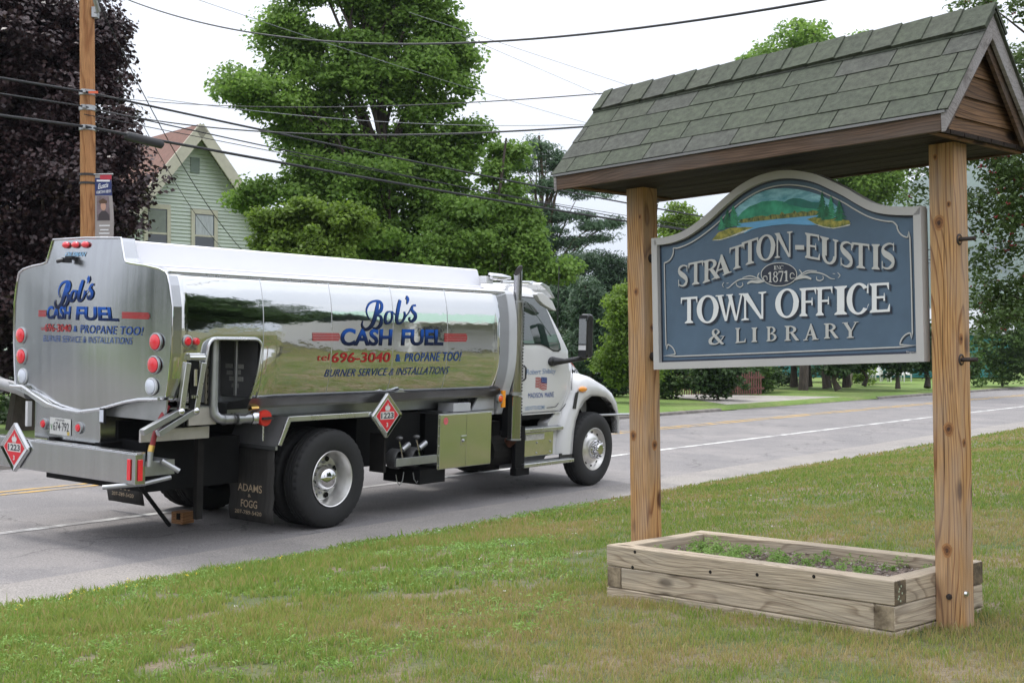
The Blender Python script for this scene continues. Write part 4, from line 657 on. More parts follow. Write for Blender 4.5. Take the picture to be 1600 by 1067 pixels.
broadleaf('lawn_shade_tree', 'broad dark shade tree across the lawn facing the truck', (19, 12, .56), [(19, 11, 4.6, 3.5, 4, 3.0), (19, 14.5, 4.2, 3, 3, 2.6), (18.5, 12, 6.3, 3, 3.4, 2.2), (19, 7, 4.4, 3, 3.5, 2.8)], .4, L_dark, 800, 40, .34, .8, nl=14)

# across the road behind the truck (mirrored in the rear head): a side street, a pale house and trees
P = [[G(s, n, (zfar(n) if n > 18.7 else zroad(18.4))+.012) for s in np.linspace(-13+.2*(n-18), 5-.1*(n-18), 8)] for n in (18.4, 18.9, 20, 24, 30, 40, 55, 70)]
MB().grid(P).ob('side_street', M_asph, None, kind='structure')
barn('house', 'pale grey house across the road behind the truck', -2300, 17, 9, 7, 4.2, 2.4, MATS['pale grey siding'], M_metalroof, rz=R(75))
for x_, y_, z_ in ((-30, 20, 5), (-27, 6, 4.4)): broadleaf('roadside_tree', 'leafy tree beside the side street, '+('on the road side' if y_ > 10 else 'on the near side')+' of the pale grey house', (x_, y_, .4), [(x_, y_, z_, 3.6, 3.6, 3.4)], .22, L_dark, 240, 44, .26, .7, nl=8)

M_hz = bpy.data.materials.new('haze'); M_hz.use_nodes = True; nn = M_hz.node_tree.nodes; nn.remove(nn['Principled BSDF']); pvn = nn.new('ShaderNodeVolumePrincipled'); pvn.inputs['Color'].default_value = (.72, .82, .95, 1); pvn.inputs['Density'].default_value = .00018; pvn.inputs['Anisotropy'].default_value = .2
M_hz.node_tree.links.new(pvn.outputs[0], nn['Material Output'].inputs['Volume'])
MB().box(-1500, 3300, -300, 2900, -2.0, 330).ob('haze', M_hz, None, kind='stuff', label='thin bluish summer haze over the valley', cat='haze')
# ================================================================== THE TANK TRUCK   local axes: x forward, y to the far side, z up
TO = Vector((-1.981, 14.101, 0)); rr = R(2.0)
Wv = Nv*math.cos(rr)+Vector((0, 0, 1))*math.sin(rr); Uv = Lv.cross(Wv)
TM = Matrix((( Lv.x, Wv.x, Uv.x, TO.x), (Lv.y, Wv.y, Uv.y, TO.y), (Lv.z, Wv.z, Uv.z, TO.z), (0, 0, 0, 1)))
truck = empty('tank_truck', label='white and polished aluminium fuel delivery tank truck parked on the road shoulder', cat='tank truck', M=TM)
def metal(name, col, rough, bump=0., bs=3., st=(1, 1, 1), dist=.01, var=.04, vs=3.): return mat(name, col, rough, metal=1., var=var, vs=vs, bump=bump, bs=bs, st=st, dist=dist)
M_mir = mat('polished aluminium', (.70, .71, .71), .05, metal=1., var=0, bump=.35, bs=1.6, st=(.8, 1, 2.2), dist=.012)
M_brush = mat('brushed aluminium', (.50, .51, .525), .22, metal=1., var=.06, vs=2, bump=.10, bs=14, st=(1, 6, .12), dist=.004)
M_alu = mat('bright aluminium', (.62, .63, .64), .28, metal=1., var=.08, vs=3)
M_dull = mat('dull aluminium', (.40, .41, .42), .42, metal=.95, var=.12, vs=4)
M_chr = mat('chrome', (.66, .66, .67), .06, metal=1., var=0)
M_wht = mat('white truck paint', (.66, .66, .665), .22, var=.015, vs=1.5, coat=.6)
M_hump = mat('white tank top', (.72, .72, .76), .38, var=.02, vs=1)
M_rub = mat('tyre rubber', (.014, .014, .0145), .75, var=.25, vs=20, bump=.25, bs=60)
M_blackm = mat('black chassis paint', (.007, .007, .0075), .6, var=.3, vs=5, spec=.15)
M_dark = mat('grimy black', (.012, .011, .010), .85, var=.4, vs=6, spec=.2)
M_cast = mat('cast valve metal', (.12, .12, .12), .5, metal=.6, var=.3, vs=15)
def lens(name, col, em=.0):
    m = mat(name, col, .18, var=.12, vs=120, coat=.8); 
    return m
M_rl = lens('red lens', (.75, .02, .035)); M_al = lens('amber lens', (.9, .32, .02)); M_wl = mat('clear lens', (.62, .66, .74), .12, var=.08, vs=60, coat=1)
M_redp = mat('red cap paint', (.55, .03, .02), .35, var=.1); M_brass = mat('brass', (.6, .4, .12), .3, metal=1, var=.1); M_hose = mat('red hose', (.22, .01, .015), .5, var=.1)
M_tint = mat('dark green window glass', (.012, .03, .022), .04, var=0, spec=1, coat=1)
M_blue = mat('blue letter paint', (.010, .06, .26), .4, var=.1); M_redl = mat('red letter paint', (.36, .010, .014), .4, var=.12)
# letters that run from bright blue down to navy, painted as such: colour follows height on the truck body
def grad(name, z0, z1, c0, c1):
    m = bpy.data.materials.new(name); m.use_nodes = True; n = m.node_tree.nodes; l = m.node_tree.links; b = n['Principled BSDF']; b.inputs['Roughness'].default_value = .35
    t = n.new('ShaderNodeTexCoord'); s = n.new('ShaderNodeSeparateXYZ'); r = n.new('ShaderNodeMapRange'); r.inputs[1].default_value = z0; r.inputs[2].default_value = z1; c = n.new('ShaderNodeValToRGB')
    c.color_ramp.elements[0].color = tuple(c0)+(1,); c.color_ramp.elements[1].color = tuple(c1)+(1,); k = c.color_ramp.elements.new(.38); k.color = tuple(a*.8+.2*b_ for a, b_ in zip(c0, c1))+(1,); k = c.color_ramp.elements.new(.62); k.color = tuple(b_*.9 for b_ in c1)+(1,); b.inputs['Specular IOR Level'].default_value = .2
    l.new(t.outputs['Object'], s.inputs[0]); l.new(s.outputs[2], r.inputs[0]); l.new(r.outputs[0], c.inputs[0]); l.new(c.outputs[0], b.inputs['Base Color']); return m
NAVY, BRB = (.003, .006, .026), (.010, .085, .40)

def pv(h):      # outward bow of the tank side at height h
    d = h-2.0
    return -.06+(.075*(d/.68)**3 if d > 0 else .071*(-d/.50)**2.5)
HTOP = 2.69
# ---- tank side with the cut-out for the pipe locker
hs_ = [1.465+(HTOP-1.465)*i/30 for i in range(31)]
OT, OR_ = 2.075, .09
def rnd_c(h): return OR_-math.sqrt(max(0, OR_**2-max(0, h-(OT-OR_))**2)) if h > OT-OR_ else 0
def uL(h): return -1.865-max(0, 2.02-h)*.17+rnd_c(h)
def uR(h): return -1.165-max(0, 2.0-h)*.125-rnd_c(h)
hs_ = sorted(set([round(x, 4) for x in hs_ if abs(x-OT) > .02]+[OT]+[OT-OR_*(1-math.cos(a)) for a in (.4, .8, 1.2)]))
U0, U1 = -2.28, 3.12
def side_grid(flip):
    f = (lambda u, h: (u, pv(h), h)) if not flip else (lambda u, h: (u, 2.45-pv(h), h)); mb = MB()
    if flip: mb.grid([[f(U0+(U1-U0)*i/12, h) for i in range(13)] for h in hs_]); return mb
    lo = [h for h in hs_ if h <= OT+1e-6]; hi = [h for h in hs_ if h >= OT-1e-6]
    mb.grid([[f(U0+(uL(h)-U0)*i/3, h) for i in range(4)] for h in lo]); mb.grid([[f(uR(h)+(U1-uR(h))*i/14, h) for i in range(15)] for h in lo])
    xs = [U0+(uL(OT)-U0)*i/3 for i in range(4)]+[uL(OT)+(uR(OT)-uL(OT))*i/4 for i in range(1, 4)]+[uR(OT)+(U1-uR(OT))*i/14 for i in range(15)]
    mb.grid([[f(x, h) for x in xs] for h in hi]); return mb
tank = side_grid(False).ob('tank_side', M_mir, truck, smooth='all', solid=-.01, label='mirror-polished near side of the tank with blue and red lettering')
for m_ in tank.modifiers: m_.offset = 1
side_grid(True).ob('tank_side', M_mir, truck, smooth='all')
# seams
for u in (-1.141, -.143, .864, 1.858):
    MB().tube([(u, pv(h)-.001, h) for h in hs_ if h > (1.47 if u > -1.1 else 1.47)], .0045, 6).ob('weld_seam', M_alu, tank, smooth=True)
# opening rim and locker
rim = [(uL(h), pv(h)-.004, h) for h in hs_ if h <= OT and h >= 1.5]+[(uL(OT)+(uR(OT)-uL(OT))*i/4, pv(OT)-.004, OT) for i in range(1, 4)]+[(uR(h), pv(h)-.004, h) for h in reversed(hs_) if h <= OT]
tube('opening_rim', M_alu, truck, rim, .016, 8)
MB().box(-1.165, -1.15, .0, .62, 1.47, 2.09).ob('locker_wall', mat('locker grey', (.16, .16, .17), .45, metal=.6, var=.1), truck); MB().box(-2.0, -1.15, .86, .90, 1.2, 2.1).box(-2.0, -1.15, .0, .9, 2.09, 2.1).box(-2.02, -2.0, .10, .9, 1.2, 2.1).ob('locker', M_blackm, truck)
lp = MB().box(-1.70, -1.60, .15, .17, 1.42, 1.85).ob('tag_plate', mat('dirty cream plate', (.36, .33, .26), .6, var=.15), truck)
for i in range(5): MB().box(-1.685, -1.63, .142, .149, 1.45+i*.08, 1.475+i*.08).ob('tag_slot', M_dark, lp)
for i, (y0, y1, z0) in enumerate(((.20, .33, 1.76), (.36, .47, 1.76), (.24, .34, 1.70), (.36, .45, 1.69), (.20, .30, 1.63), (.33, .41, 1.63), (.27, .37, 1.56))): MB().box(-1.170, -1.166, y0, y1, z0, z0+.045).ob('sticker', mat('grey sticker', (.36, .36, .35), .6, var=.2, vs=60), truck)
MB().tube([(-1.18, .30, 1.48), (-1.18, .30, 2.08)], .02, 8).ob('conduit', M_dull, truck, smooth=True)
# ---- tank core, top deck and hump
core = [(.10, 1.46), (.10, 2.68), (.12, 2.715), (.42, 2.755), (.58, 2.79), (.64, 3.01), (1.81, 3.01), (1.87, 2.79), (2.03, 2.755), (2.33, 2.715), (2.35, 2.68), (2.35, 1.46)]
MB().prism([(.55, 1.40), (.55, 2.6), (1.9, 2.6), (1.9, 1.40)], -2.25, 3.1, lambda a, b, d: (d, a, b)).ob('tank_core', M_dull, truck)
MB().prism([(.02, 1.44), (.55, 1.40), (.55, 1.46), (.03, 1.47)], -1.15, 3.1, lambda a, b, d: (d, a, b)).ob('tank_floor', M_dull, truck)
deck = MB(); dk = [(pv(HTOP), HTOP), (.055, 2.712), (.12, 2.722), (.42, 2.76), (.585, 2.795), (.66, 3.015)]
HF = 3.36
for sgn in (0, 1):
    fy = (lambda v: v) if not sgn else (lambda v: 2.45-v)
    deck.grid([[(u, fy(v), h) for v, h in dk[:5]] for u in (-2.3, 0, 1.5, U1)])
deck.ob('deck', M_hump, truck, fix=True)
tube('deck_rail', M_alu, truck, [(-2.3, .03, 2.712), (U1, .03, 2.712)], .012, 8); tube('deck_rail', M_hump, truck, [(-2.3, .40, 2.775), (U1, .40, 2.775)], .012, 8)
MB().prism([(-2.3, .585, 2.79), ], 0, 0) if False else None
hp = MB(); r0 = [(.585, 2.78), (.66, 3.005), (.69, 3.02), (1.76, 3.02), (1.79, 3.005), (1.865, 2.78)]
hp.grid([[(u, v, h) for v, h in r0] for u in (-2.3, U1+.23)]); k = len(hp.v); hp.add([(U1+.23, v, h) for v, h in r0]+[(U1+.33, v, h-.24 if h > 2.9 else h) for v, h in r0], [(i, i+1, i+7, i+6) for i in range(5)])
hp.ob('hump', M_hump, truck)
# ---- rear head
out_r = [(1.225, 1.305), (.9, 1.345), (.48, 1.445), (.25, 1.485), (.03, 1.495), (-.01, 1.52), (-.04, 1.70), (-.062, 1.933), (-.068, 2.15), (-.062, 2.377), (-.02, 2.58), (.01, 2.67), (.03, 2.70), (.12, 2.735), (.3, 2.765), (.5, 2.785), (.575, 2.80), (.60, 2.84), (.655, 3.0), (.67, 3.035), (1.225, 3.045)]
out_ = out_r+[(2.45-v, h) for v, h in reversed(out_r[1:-1])]
cc = (1.225, 2.2)
def hu(v, h):    # rear head bows backward
    a = (v-1.225)/1.29; b = (h-2.1)/.95; return -2.31-.11*max(0, 1-a*a)*max(.25, 1-.5*b*b)
hd = MB(); rings = [[(hu(cc[0]+(v-cc[0])*s, cc[1]+(h-cc[1])*s), cc[0]+(v-cc[0])*s, cc[1]+(h-cc[1])*s) for v, h in out_] for s in (1, .85, .7, .55, .4, .25, .12)]
n_ = len(out_); hd.v = [p for r in rings for p in r]+[(hu(*cc), cc[0], cc[1])]
hd.f = [(j*n_+k, j*n_+(k+1) % n_, (j+1)*n_+(k+1) % n_, (j+1)*n_+k) for j in range(6) for k in range(n_)]+[(6*n_+k, 6*n_+(k+1) % n_, 7*n_) for k in range(n_)]
head = hd.ob('rear_head', M_brush, truck, smooth='all', label='brushed aluminium rear head with blue and red lettering')
MB().tube([(hu(v, h)-.004, v, h) for v, h in out_]+[(hu(*out_[0])-.004, *out_[0])], .011, 8, caps=False).ob('head_flange', M_chr, head, smooth=True)
MB().grid([[(hu(v, h), v, h) for v, h in out_]+[(hu(*out_[0]), *out_[0])], [(-2.2, v, h) for v, h in out_]+[(-2.2, *out_[0])]]).ob('head_skirt', M_brush, truck)
def rf(v, h): return (hu(v, h)-.006, v, h)
def lamp(name, m, v, h, r, ring=M_dull, asp=1., par=truck):
    x = hu(v, h); o = MB().lathe([(0, r*1.2), (-.018, r*1.18), (-.022, r*1.05), (-.012, r*1.0)], (x, v, h), 'x', 24).ob(name, ring, par, smooth=True)
    MB().lathe([(-.004, r), (-.028, r*.97), (-.038, r*.7), (-.042, 0.001)], (x, v, h), 'x', 24).ob('lens', m, o, smooth=True); return o
for v in (.125, 2.325):
    lamp('tail_lamp', M_rl, v, 2.035, .075); lamp('tail_lamp', M_rl, v+(.02 if v < 1 else -.02), 1.815, .075); lamp('reversing_lamp', M_wl, v+(.05 if v < 1 else -.05), 1.607, .072, MATS['light grey paint'])
for v in (1.53, 1.37, 1.205):
    x = hu(v, 2.975); MB().ball((x-.012, v, 2.975), .04, 16, 8, (.7, 1.5, .85)).ob('marker_lamp', M_rl, truck, smooth=True)
dr = D_REAR
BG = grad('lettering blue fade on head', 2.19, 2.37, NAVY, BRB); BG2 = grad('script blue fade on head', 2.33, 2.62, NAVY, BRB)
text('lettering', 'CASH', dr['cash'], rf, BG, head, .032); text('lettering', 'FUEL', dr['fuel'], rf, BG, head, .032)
text('lettering', '696-3040', dr['num'], rf, M_redl, head, .012); text('lettering', 'tel', dr['tel'], rf, M_redl, head, .0); text('lettering', '&', dr['amp'], rf, M_blue, head, .04)
text('lettering', 'PROPANE TOO!', dr['prop'], rf, M_blue, head, .008, 1.1); text('lettering', 'BURNER SERVICE & INSTALLATIONS', dr['burn'], rf, M_blue, head, -.004, 1.05, (12, 2))
def bars(Q, f3, par, point=1):
    q = quadmap(Q)
    for i in range(5):
        y0 = i*.2+.02; y1 = y0+.15; e = .0 if i in (0, 4) else .04
        MB().grid([[f3(*q(a/6*(1+e), y)) for a in range(7)] for y in (y0, (y0+y1)/2, y1)]).ob('stripe', M_redl, par, fix=False)
bars(dr['barl'], rf, head); bars(dr['barr'], rf, head)
mb = MB()
for k, (pts, ws) in enumerate(D_BOBREAR): stroke(mb, pts, list(ws), lambda v, h, k_: (hu(v, h)-.007-.0004*k_, v, h), k)
mb.ob('script_lettering', BG2, head, fix=False)
text('maker_sticker', 'OILSMAN', dr['sticker'], rf, mat('pale blue print', (.2, .4, .6), .4, var=0), head, .03)
cm = MB().box(-2.50, -2.42, 1.37, 1.43, 2.79, 2.84).tube([(-2.50, 1.40, 2.815), (-2.54, 1.45, 2.80)], .02, 10).box(-2.44, -2.40, 1.35, 1.46, 2.83, 2.86).ob('rear_camera', M_bld, truck)
# ---- plate box, plate, lip
pb = MB(); top_ = [(.885, 1.345), (1.0, 1.325), (1.225, 1.30), (1.5, 1.305), (1.75, 1.335), (1.98, 1.37)]
pb.prism([(.885, 1.0), (1.98, .985)]+top_[::-1], -2.40, -1.9, lambda a, b, d: (d, a, b)); plbox = pb.ob('plate_box', M_brush, truck, bevel=.008)
MB().prism([(-.03, 1.49), (.45, 1.44), (.88, 1.35), (.88, 1.28), (.0, 1.28)], -2.33, -2.31, lambda a, b, d: (d, a, b)).ob('lower_panel', M_dull, truck)
tube('wavy_lip', M_alu, truck, [(-2.40, v, h) for v, h in ((.0, 1.495), (.3, 1.475), (.5, 1.44), (.9, 1.345), (1.225, 1.30), (1.5, 1.31), (1.75, 1.35), (2.0, 1.43), (2.2, 1.50), (2.42, 1.50))], .018, 8)
def yf(a, b, d): return (-2.402-d, a, b)
pl = MB().box(-2.410, -2.404, 1.35, 1.70, 1.045, 1.215).ob('licence_plate', mat('plate white', (.62, .62, .6), .5, var=.06), truck, bevel=.003)
plf = lambda a, b: (-2.412, a, b); M_prt = mat('dark print', (.03, .03, .04), .5, var=0)
text('plate_number', '674·792', ((1.64, 1.085), (1.375, 1.085), (1.375, 1.175), (1.64, 1.175)), plf, M_prt, pl, .01); text('plate_number', 'V', ((1.685, 1.09), (1.652, 1.09), (1.652, 1.15), (1.685, 1.15)), plf, mat('green print', (.05, .2, .06), .5, var=0), pl, .03)
text('plate_number', 'MAINE', ((1.60, 1.185), (1.45, 1.185), (1.45, 1.208), (1.60, 1.208)), plf, M_prt, pl, .0); MB().box(-2.414, -2.4105, 1.365, 1.40, 1.05, 1.085).ob('plate_sticker', mat('yellow sticker', (.6, .45, .1), .5, var=0), pl)
for v in (1.80, 1.21):
    o = MB().lathe([(0, .06), (-.02, .058), (-.022, .042)], (-2.402, v, 1.14), 'x', 22).ob('brake_lamp', M_dull, truck, smooth=True); MB().lathe([(-.005, .044), (-.03, .035), (-.036, .001)], (-2.402, v, 1.14), 'x', 22).ob('lens', M_rl, o, smooth=True)
# side lamps by the head
for u, rr_, ring in ((-2.13, .045, True), (-2.02, .036, False)):
    y = pv(2.048); o = MB().lathe([(0, rr_*1.4 if ring else rr_), (-.015, rr_*1.35 if ring else rr_), (-.02, rr_)], (u, y, 2.048), 'y', 22).ob('clearance_lamp', M_dull if ring else M_rl, truck, smooth=True); MB().lathe([(-.012, rr_), (-.03, rr_*.7), (-.034, .001)], (u, y, 2.048), 'y', 22).ob('lens', M_rl, o, smooth=True)
# ---- near side lettering
sf = lambda u, h: (u, pv(h)-.005, h); ds = D_SIDE
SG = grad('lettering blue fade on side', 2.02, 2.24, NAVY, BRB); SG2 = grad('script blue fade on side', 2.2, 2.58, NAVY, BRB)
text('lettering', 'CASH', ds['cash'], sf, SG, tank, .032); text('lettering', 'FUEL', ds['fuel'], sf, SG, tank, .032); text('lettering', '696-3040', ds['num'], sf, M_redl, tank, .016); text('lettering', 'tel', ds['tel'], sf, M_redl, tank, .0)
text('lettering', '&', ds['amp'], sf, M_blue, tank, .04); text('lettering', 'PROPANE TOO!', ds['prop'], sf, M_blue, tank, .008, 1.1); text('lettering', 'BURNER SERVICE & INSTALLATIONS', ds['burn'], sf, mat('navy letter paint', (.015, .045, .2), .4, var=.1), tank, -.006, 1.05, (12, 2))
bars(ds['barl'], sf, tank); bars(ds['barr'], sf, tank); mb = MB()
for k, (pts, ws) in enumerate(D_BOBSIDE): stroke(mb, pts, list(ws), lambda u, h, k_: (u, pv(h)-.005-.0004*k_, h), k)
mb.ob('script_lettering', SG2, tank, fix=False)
# ---- belly lip, front ring, undertray
MB().prism([(.05, 1.385), (.0, 1.455), (-.012, 1.468), (.03, 1.468), (.35, 1.40), (.35, 1.33), (.06, 1.36)], -1.24, 3.06, lambda a, b, d: (d, a, b)).ob('belly_lip', mat('belly steel', (.22, .22, .225), .35, metal=.9, var=.1), truck)
MB().prism([(.35, 1.40), (.35, 1.22), (2.1, 1.22), (2.1, 1.40)], -1.24, 3.06, lambda a, b, d: (d, a, b)).ob('subframe', M_dull, truck)
MB().prism([(.9, 1.47), (.98, 1.475), (1.03, 1.50), (1.08, 1.505), (1.12, 1.475), (1.2, 1.47)], -.035, -.01).ob('splash_tab', M_dull, truck)
ringp = [(pv(h)-.012, h) for h in hs_]; rp_ = [(.10, 1.12), (.04, 1.35)]+ringp+[(.05, 2.725), (.3, 2.76), (2.15, 2.76), (2.40, 2.725)]+[(2.45-v, h) for v, h in reversed(ringp)]+[(2.41, 1.35), (2.35, 1.12)]
MB().prism(rp_, 3.121, 3.30, lambda a, b, d: (d, a, b)).ob('front_bulkhead', mat('grey painted steel', (.50, .51, .54), .4, var=.04), truck, bevel=.02)
for u, z, f_ in ((3.0, 1.335, 1),):
    o = MB().lathe([(0, .062), (-.03, .06), (-.035, .048)], (u+.01, -.005, z), 'y', 22).ob('side_marker', M_dull, truck, smooth=True); MB().lathe([(-.03, .045), (-.05, .03), (-.054, .001)], (u+.01, -.005, z), 'y', 22).ob('lens', mat('orange red lens', (.8, .12, .02), .2, var=0), o, smooth=True)
    MB().box(3.06, 3.13, -.03, .0, 1.22, 1.44).ob('reflector', M_al, truck, bevel=.004)
# ---- pipe with red cap
mb = MB(); mb.tube([(-1.65, .10, 2.08), (-1.65, .10, 1.40), (-1.64, .09, 1.32), (-1.60, .07, 1.275), (-1.54, .06, 1.262), (-1.25, .045, 1.262), (-1.12, .04, 1.262)], .05, 16)
mb.lathe([(-.012, .056), (.012, .056)], (-1.54, .06, 1.262), 'x', 16).lathe([(-.03, .06), (.03, .06)], (-1.36, .05, 1.262), 'x', 16); pipe = mb.ob('fill_pipe', M_dull, truck, smooth=True)
MB().lathe([(-.02, .055), (-.0, .07), (.06, .07)], (-1.18, .04, 1.262), 'x', 20).ob('coupling', M_alu, pipe, smooth=True)
cap = MB().lathe([(.0, .07), (-.05, .085), (-.07, .08), (-.075, .001)], (-1.06, .03, 1.262), 'y', 24).box(-1.12, -1.0, -.03, .05, 1.20, 1.32).ob('red_cap', M_redp, truck, smooth=True); MB().box(-1.13, -.98, -.075, -.05, 1.25, 1.275).ob('cap_handle', M_bld, cap)
MB().lathe([(-.05, .03), (.05, .03)], (-1.15, .05, 1.36), 'x', 8).ob('brass_lever', M_brass, pipe)
tube('cable', M_bld, truck, [(-1.58, .0, 1.32), (-1.45, -.01, 1.315), (-1.3, -.0, 1.3), (-1.22, .02, 1.335), (-1.1, .02, 1.35)], .006, 6); MB().lathe([(-.012, .064), (.012, .064)], (-1.42, .05, 1.262), 'x', 16).ob('clamp', M_bld, pipe)
for i in range(8): MB().lathe([(0, .009), (.018, .009)], (-1.06+.003*(i % 2), .0, 1.165-i*.02), 'z', 6).ob('chain_link', M_alu, cap) 
# ---- hose guide and hose
gd = MB(); 
for u0, u1 in ((-2.12, -2.19), (-1.93, -2.01)): gd.box(-.032, .032, -.02, .03, 0, .46, Matrix.Translation((u1, -.07, 1.39)) @ Matrix.Rotation(math.atan2(u0-u1, .46), 4, 'Y'))
guide = gd.ob('hose_guide', M_alu, truck, bevel=.006); MB().tube([(-2.12, -.08, 1.89), (-1.93, -.08, 1.89)], .028, 14).tube([(-2.12, -.08, 1.92), (-1.93, -.08, 1.92)], .014, 8).ob('roller', M_alu, guide, smooth=True)
MB().box(-2.10, -1.99, -.085, -.07, 1.40, 1.86).ob('guide_back', M_blackm, truck); MB().tube([(-2.05, -.1, 1.62), (-2.05, -.1, 1.78)], .02, 10).ob('nozzle_holder', M_chr, truck, smooth=True)
for i in range(4): MB().box(-2.09+i*.024, -2.075+i*.024, -.105, -.086, 1.50, 1.53).ob('guide_tooth', M_alu, truck)
for (a, b) in (((-2.19, -.07, 1.37), (-2.62, -.07, 1.19)), ((-2.01, -.07, 1.37), (-2.44, -.07, 1.17))):
    a, b = Vector(a), Vector(b); d = b-a; MB().box(-.01, d.length, -.012, .05, -.035, .025, Matrix.Translation(a) @ Matrix.Rotation(math.atan2(-d.z, d.x), 4, 'Y')).ob('guide_arm', M_dull, truck, bevel=.006)
for u in (-2.19, -2.01): MB().ball((u, -.07, 1.375), .04, 12, 8).ob('pivot', M_chr, truck, smooth=True)
tube('hose', M_hose, truck, [(-2.25, .05, 1.42), (-2.36, .02, 1.30), (-2.42, .02, 1.16), (-2.45, .02, 1.05)], .026, 12); MB().tube([(-2.45, .02, 1.06), (-2.465, .02, 1.0)], .03, 12).ob('hose_fitting', M_brass, truck, smooth=True); MB().tube([(-2.465, .02, 1.0), (-2.48, .02, .86)], .028, 12).ob('hose_nozzle', M_dull, truck, smooth=True)
MB().box(-1.95, -1.60, .10, .13, 1.215, 1.39).ob('ledge', mat('scuffed pale panel', (.52, .49, .47), .4, metal=.5, var=.12, vs=5), truck, bevel=.004); MB().box(-2.44, -1.60, .20, .23, 1.07, 1.19).ob('ledge', MATS['scuffed pale panel'], truck, bevel=.004); MB().box(-2.28, -1.62, .1, .3, 1.385, 1.40).ob('ledge', M_dull, truck)
# ---- bumper with placard, reflectors
bu_ = MB().box(-2.61, -2.49, .05, 2.40, .685, .99).ob('bumper', M_brush, truck, bevel=.014, seg=3); MB().box(-2.61, -2.49, .06, 2.39, .985, .995).ob('bumper_cap', M_alu, bu_, bevel=.004)
MB().box(-2.622, -2.611, .115, .165, .73, .93).ob('reflector', M_rl, truck, bevel=.004); MB().box(-2.585, -2.535, .036, .049, .73, .93).ob('reflector', M_rl, truck, bevel=.004)
def placard(name, f3, ru, rv, lbl=None):
    """f3(a, b, d): a across, b up, d out"""
    def dia(r): return [(-ru*r, 0), (0, -rv*r), (ru*r, 0), (0, rv*r)]
    fr = [(-ru, -.02), (-ru, .02), (-.02, rv), (.02, rv), (ru, .02), (ru, -.02), (.02, -rv), (-.02, -rv)]
    o = MB().prism(fr, 0, .02, f3).ob(name, M_alu, truck, bevel=.004, label=lbl)
    rim_ = MB(); d0, d1 = dia(.97), dia(.80); rim_.add([f3(*p, .034) for p in d0]+[f3(*p, .026) for p in d1]+[f3(*p, .02) for p in d0], [(i, (i+1) % 4, 4+(i+1) % 4, 4+i) for i in range(4)]+[(i, (i+1) % 4, 8+(i+1) % 4, 8+i) for i in range(4)]); rim_.ob('placard_rim', M_chr, o)
    MB().add([f3(*p, .0235) for p in dia(.80)], [(0, 1, 2, 3)]).ob('white_border', MATS['plate white'], o, fix=False); MB().add([f3(*p, .0245) for p in dia(.74)], [(0, 1, 2, 3)]).ob('red_field', mat('placard red', (.62, .02, .035), .4, var=.08), o, fix=False)
    MB().add([f3(a*ru, b*rv, .0255) for a, b in ((-.46, -.17), (.46, -.17), (.46, .17), (-.46, .17))], [(0, 1, 2, 3)]).ob('white_panel', MATS['plate white'], o, fix=False)
    text('number', '1223', [(a*ru, b*rv) for a, b in ((-.42, -.13), (.42, -.13), (.42, .13), (-.42, .13))], lambda a, b: f3(a, b, .0268), M_prt, o, .03); text('number', '3', [(a*ru, b*rv) for a, b in ((-.06, -.52), (.06, -.52), (.06, -.32), (-.06, -.32))], lambda a, b: f3(a, b, .0268), MATS['plate white'], o, .03)
    fl = MB(); fl.add([f3(a*ru, b*rv, .0268) for a, b in ((-.12, .22), (.12, .22), (.19, .34), (.12, .46), (.09, .38), (.02, .58), (-.05, .4), (-.1, .47), (-.18, .34))], [tuple(range(9))]); fl.ob('flame_symbol', MATS['plate white'], o, fix=False); MB().add([f3(a*ru, b*rv, .0268) for a, b in ((-.14, .185), (.14, .185), (.14, .2), (-.14, .2))], [(0, 1, 2, 3)]).ob('flame_bar', MATS['plate white'], o, fix=False)
placard('placard', lambda a, b, d: (-2.615-d, 1.965-a, .898+b), .245, .25); placard('placard', lambda a, b, d: (.815+a, -.02-d, 1.212+b), .255, .255)
MB().box(.80, .84, -.02, .2, .55, 1.0).ob('placard_bracket', M_dark, truck)
# brackets behind the bumper
MB().box(-2.48, -2.12, .10, .32, .76, .78).box(-2.48, -2.12, .09, .105, .76, .90).box(-2.14, -2.12, .10, .40, .76, .90).ob('step_tray', M_dull, truck)
tube('bumper_tube', M_dull, truck, [(-2.75, .35, .655), (-2.48, .10, .69), (-2.22, .02, .74)], .022, 10); tube('bumper_tube', M_dull, truck, [(-2.3, .06, .90), (-2.17, -.04, .80)], .026, 10); tube('strut', M_blackm, truck, [(-2.36, .30, .64), (-1.75, .60, .16)], .022, 8)
# ---- far-side horizontal pipe at the left
tube('side_rail', mat('weathered silver paint', (.30, .30, .31), .5, metal=.3, var=.12), truck, [(-2.25, 2.3, 1.42), (-2.2, 2.6, 1.46), (-2.1, 3.15, 1.49)], .065, 16); tube('side_rail_end', MATS['weathered silver paint'], truck, [(-2.12, 3.05, 1.47), (-2.1, 3.3, 1.50)], .085, 16)
MB().prism([(1.55, 1.32), (1.95, 1.45), (2.2, 1.50), (2.45, 1.54), (2.4, 1.49), (2.1, 1.42), (1.8, 1.31)], -2.41, -2.39, lambda a, b, d: (d, a, b)).ob('torn_lip', M_alu, truck)
MB().box(-2.45, -2.40, 2.03, 2.07, 1.1, 1.36).ob('white_bracket', M_wht, truck)
MB().box(-2.42, -2.39, .80, .87, 1.21, 1.36).ob('work_light', M_bld, truck); MB().box(-2.425, -2.421, .805, .865, 1.225, 1.345).ob('work_light_lens', M_wl, truck)
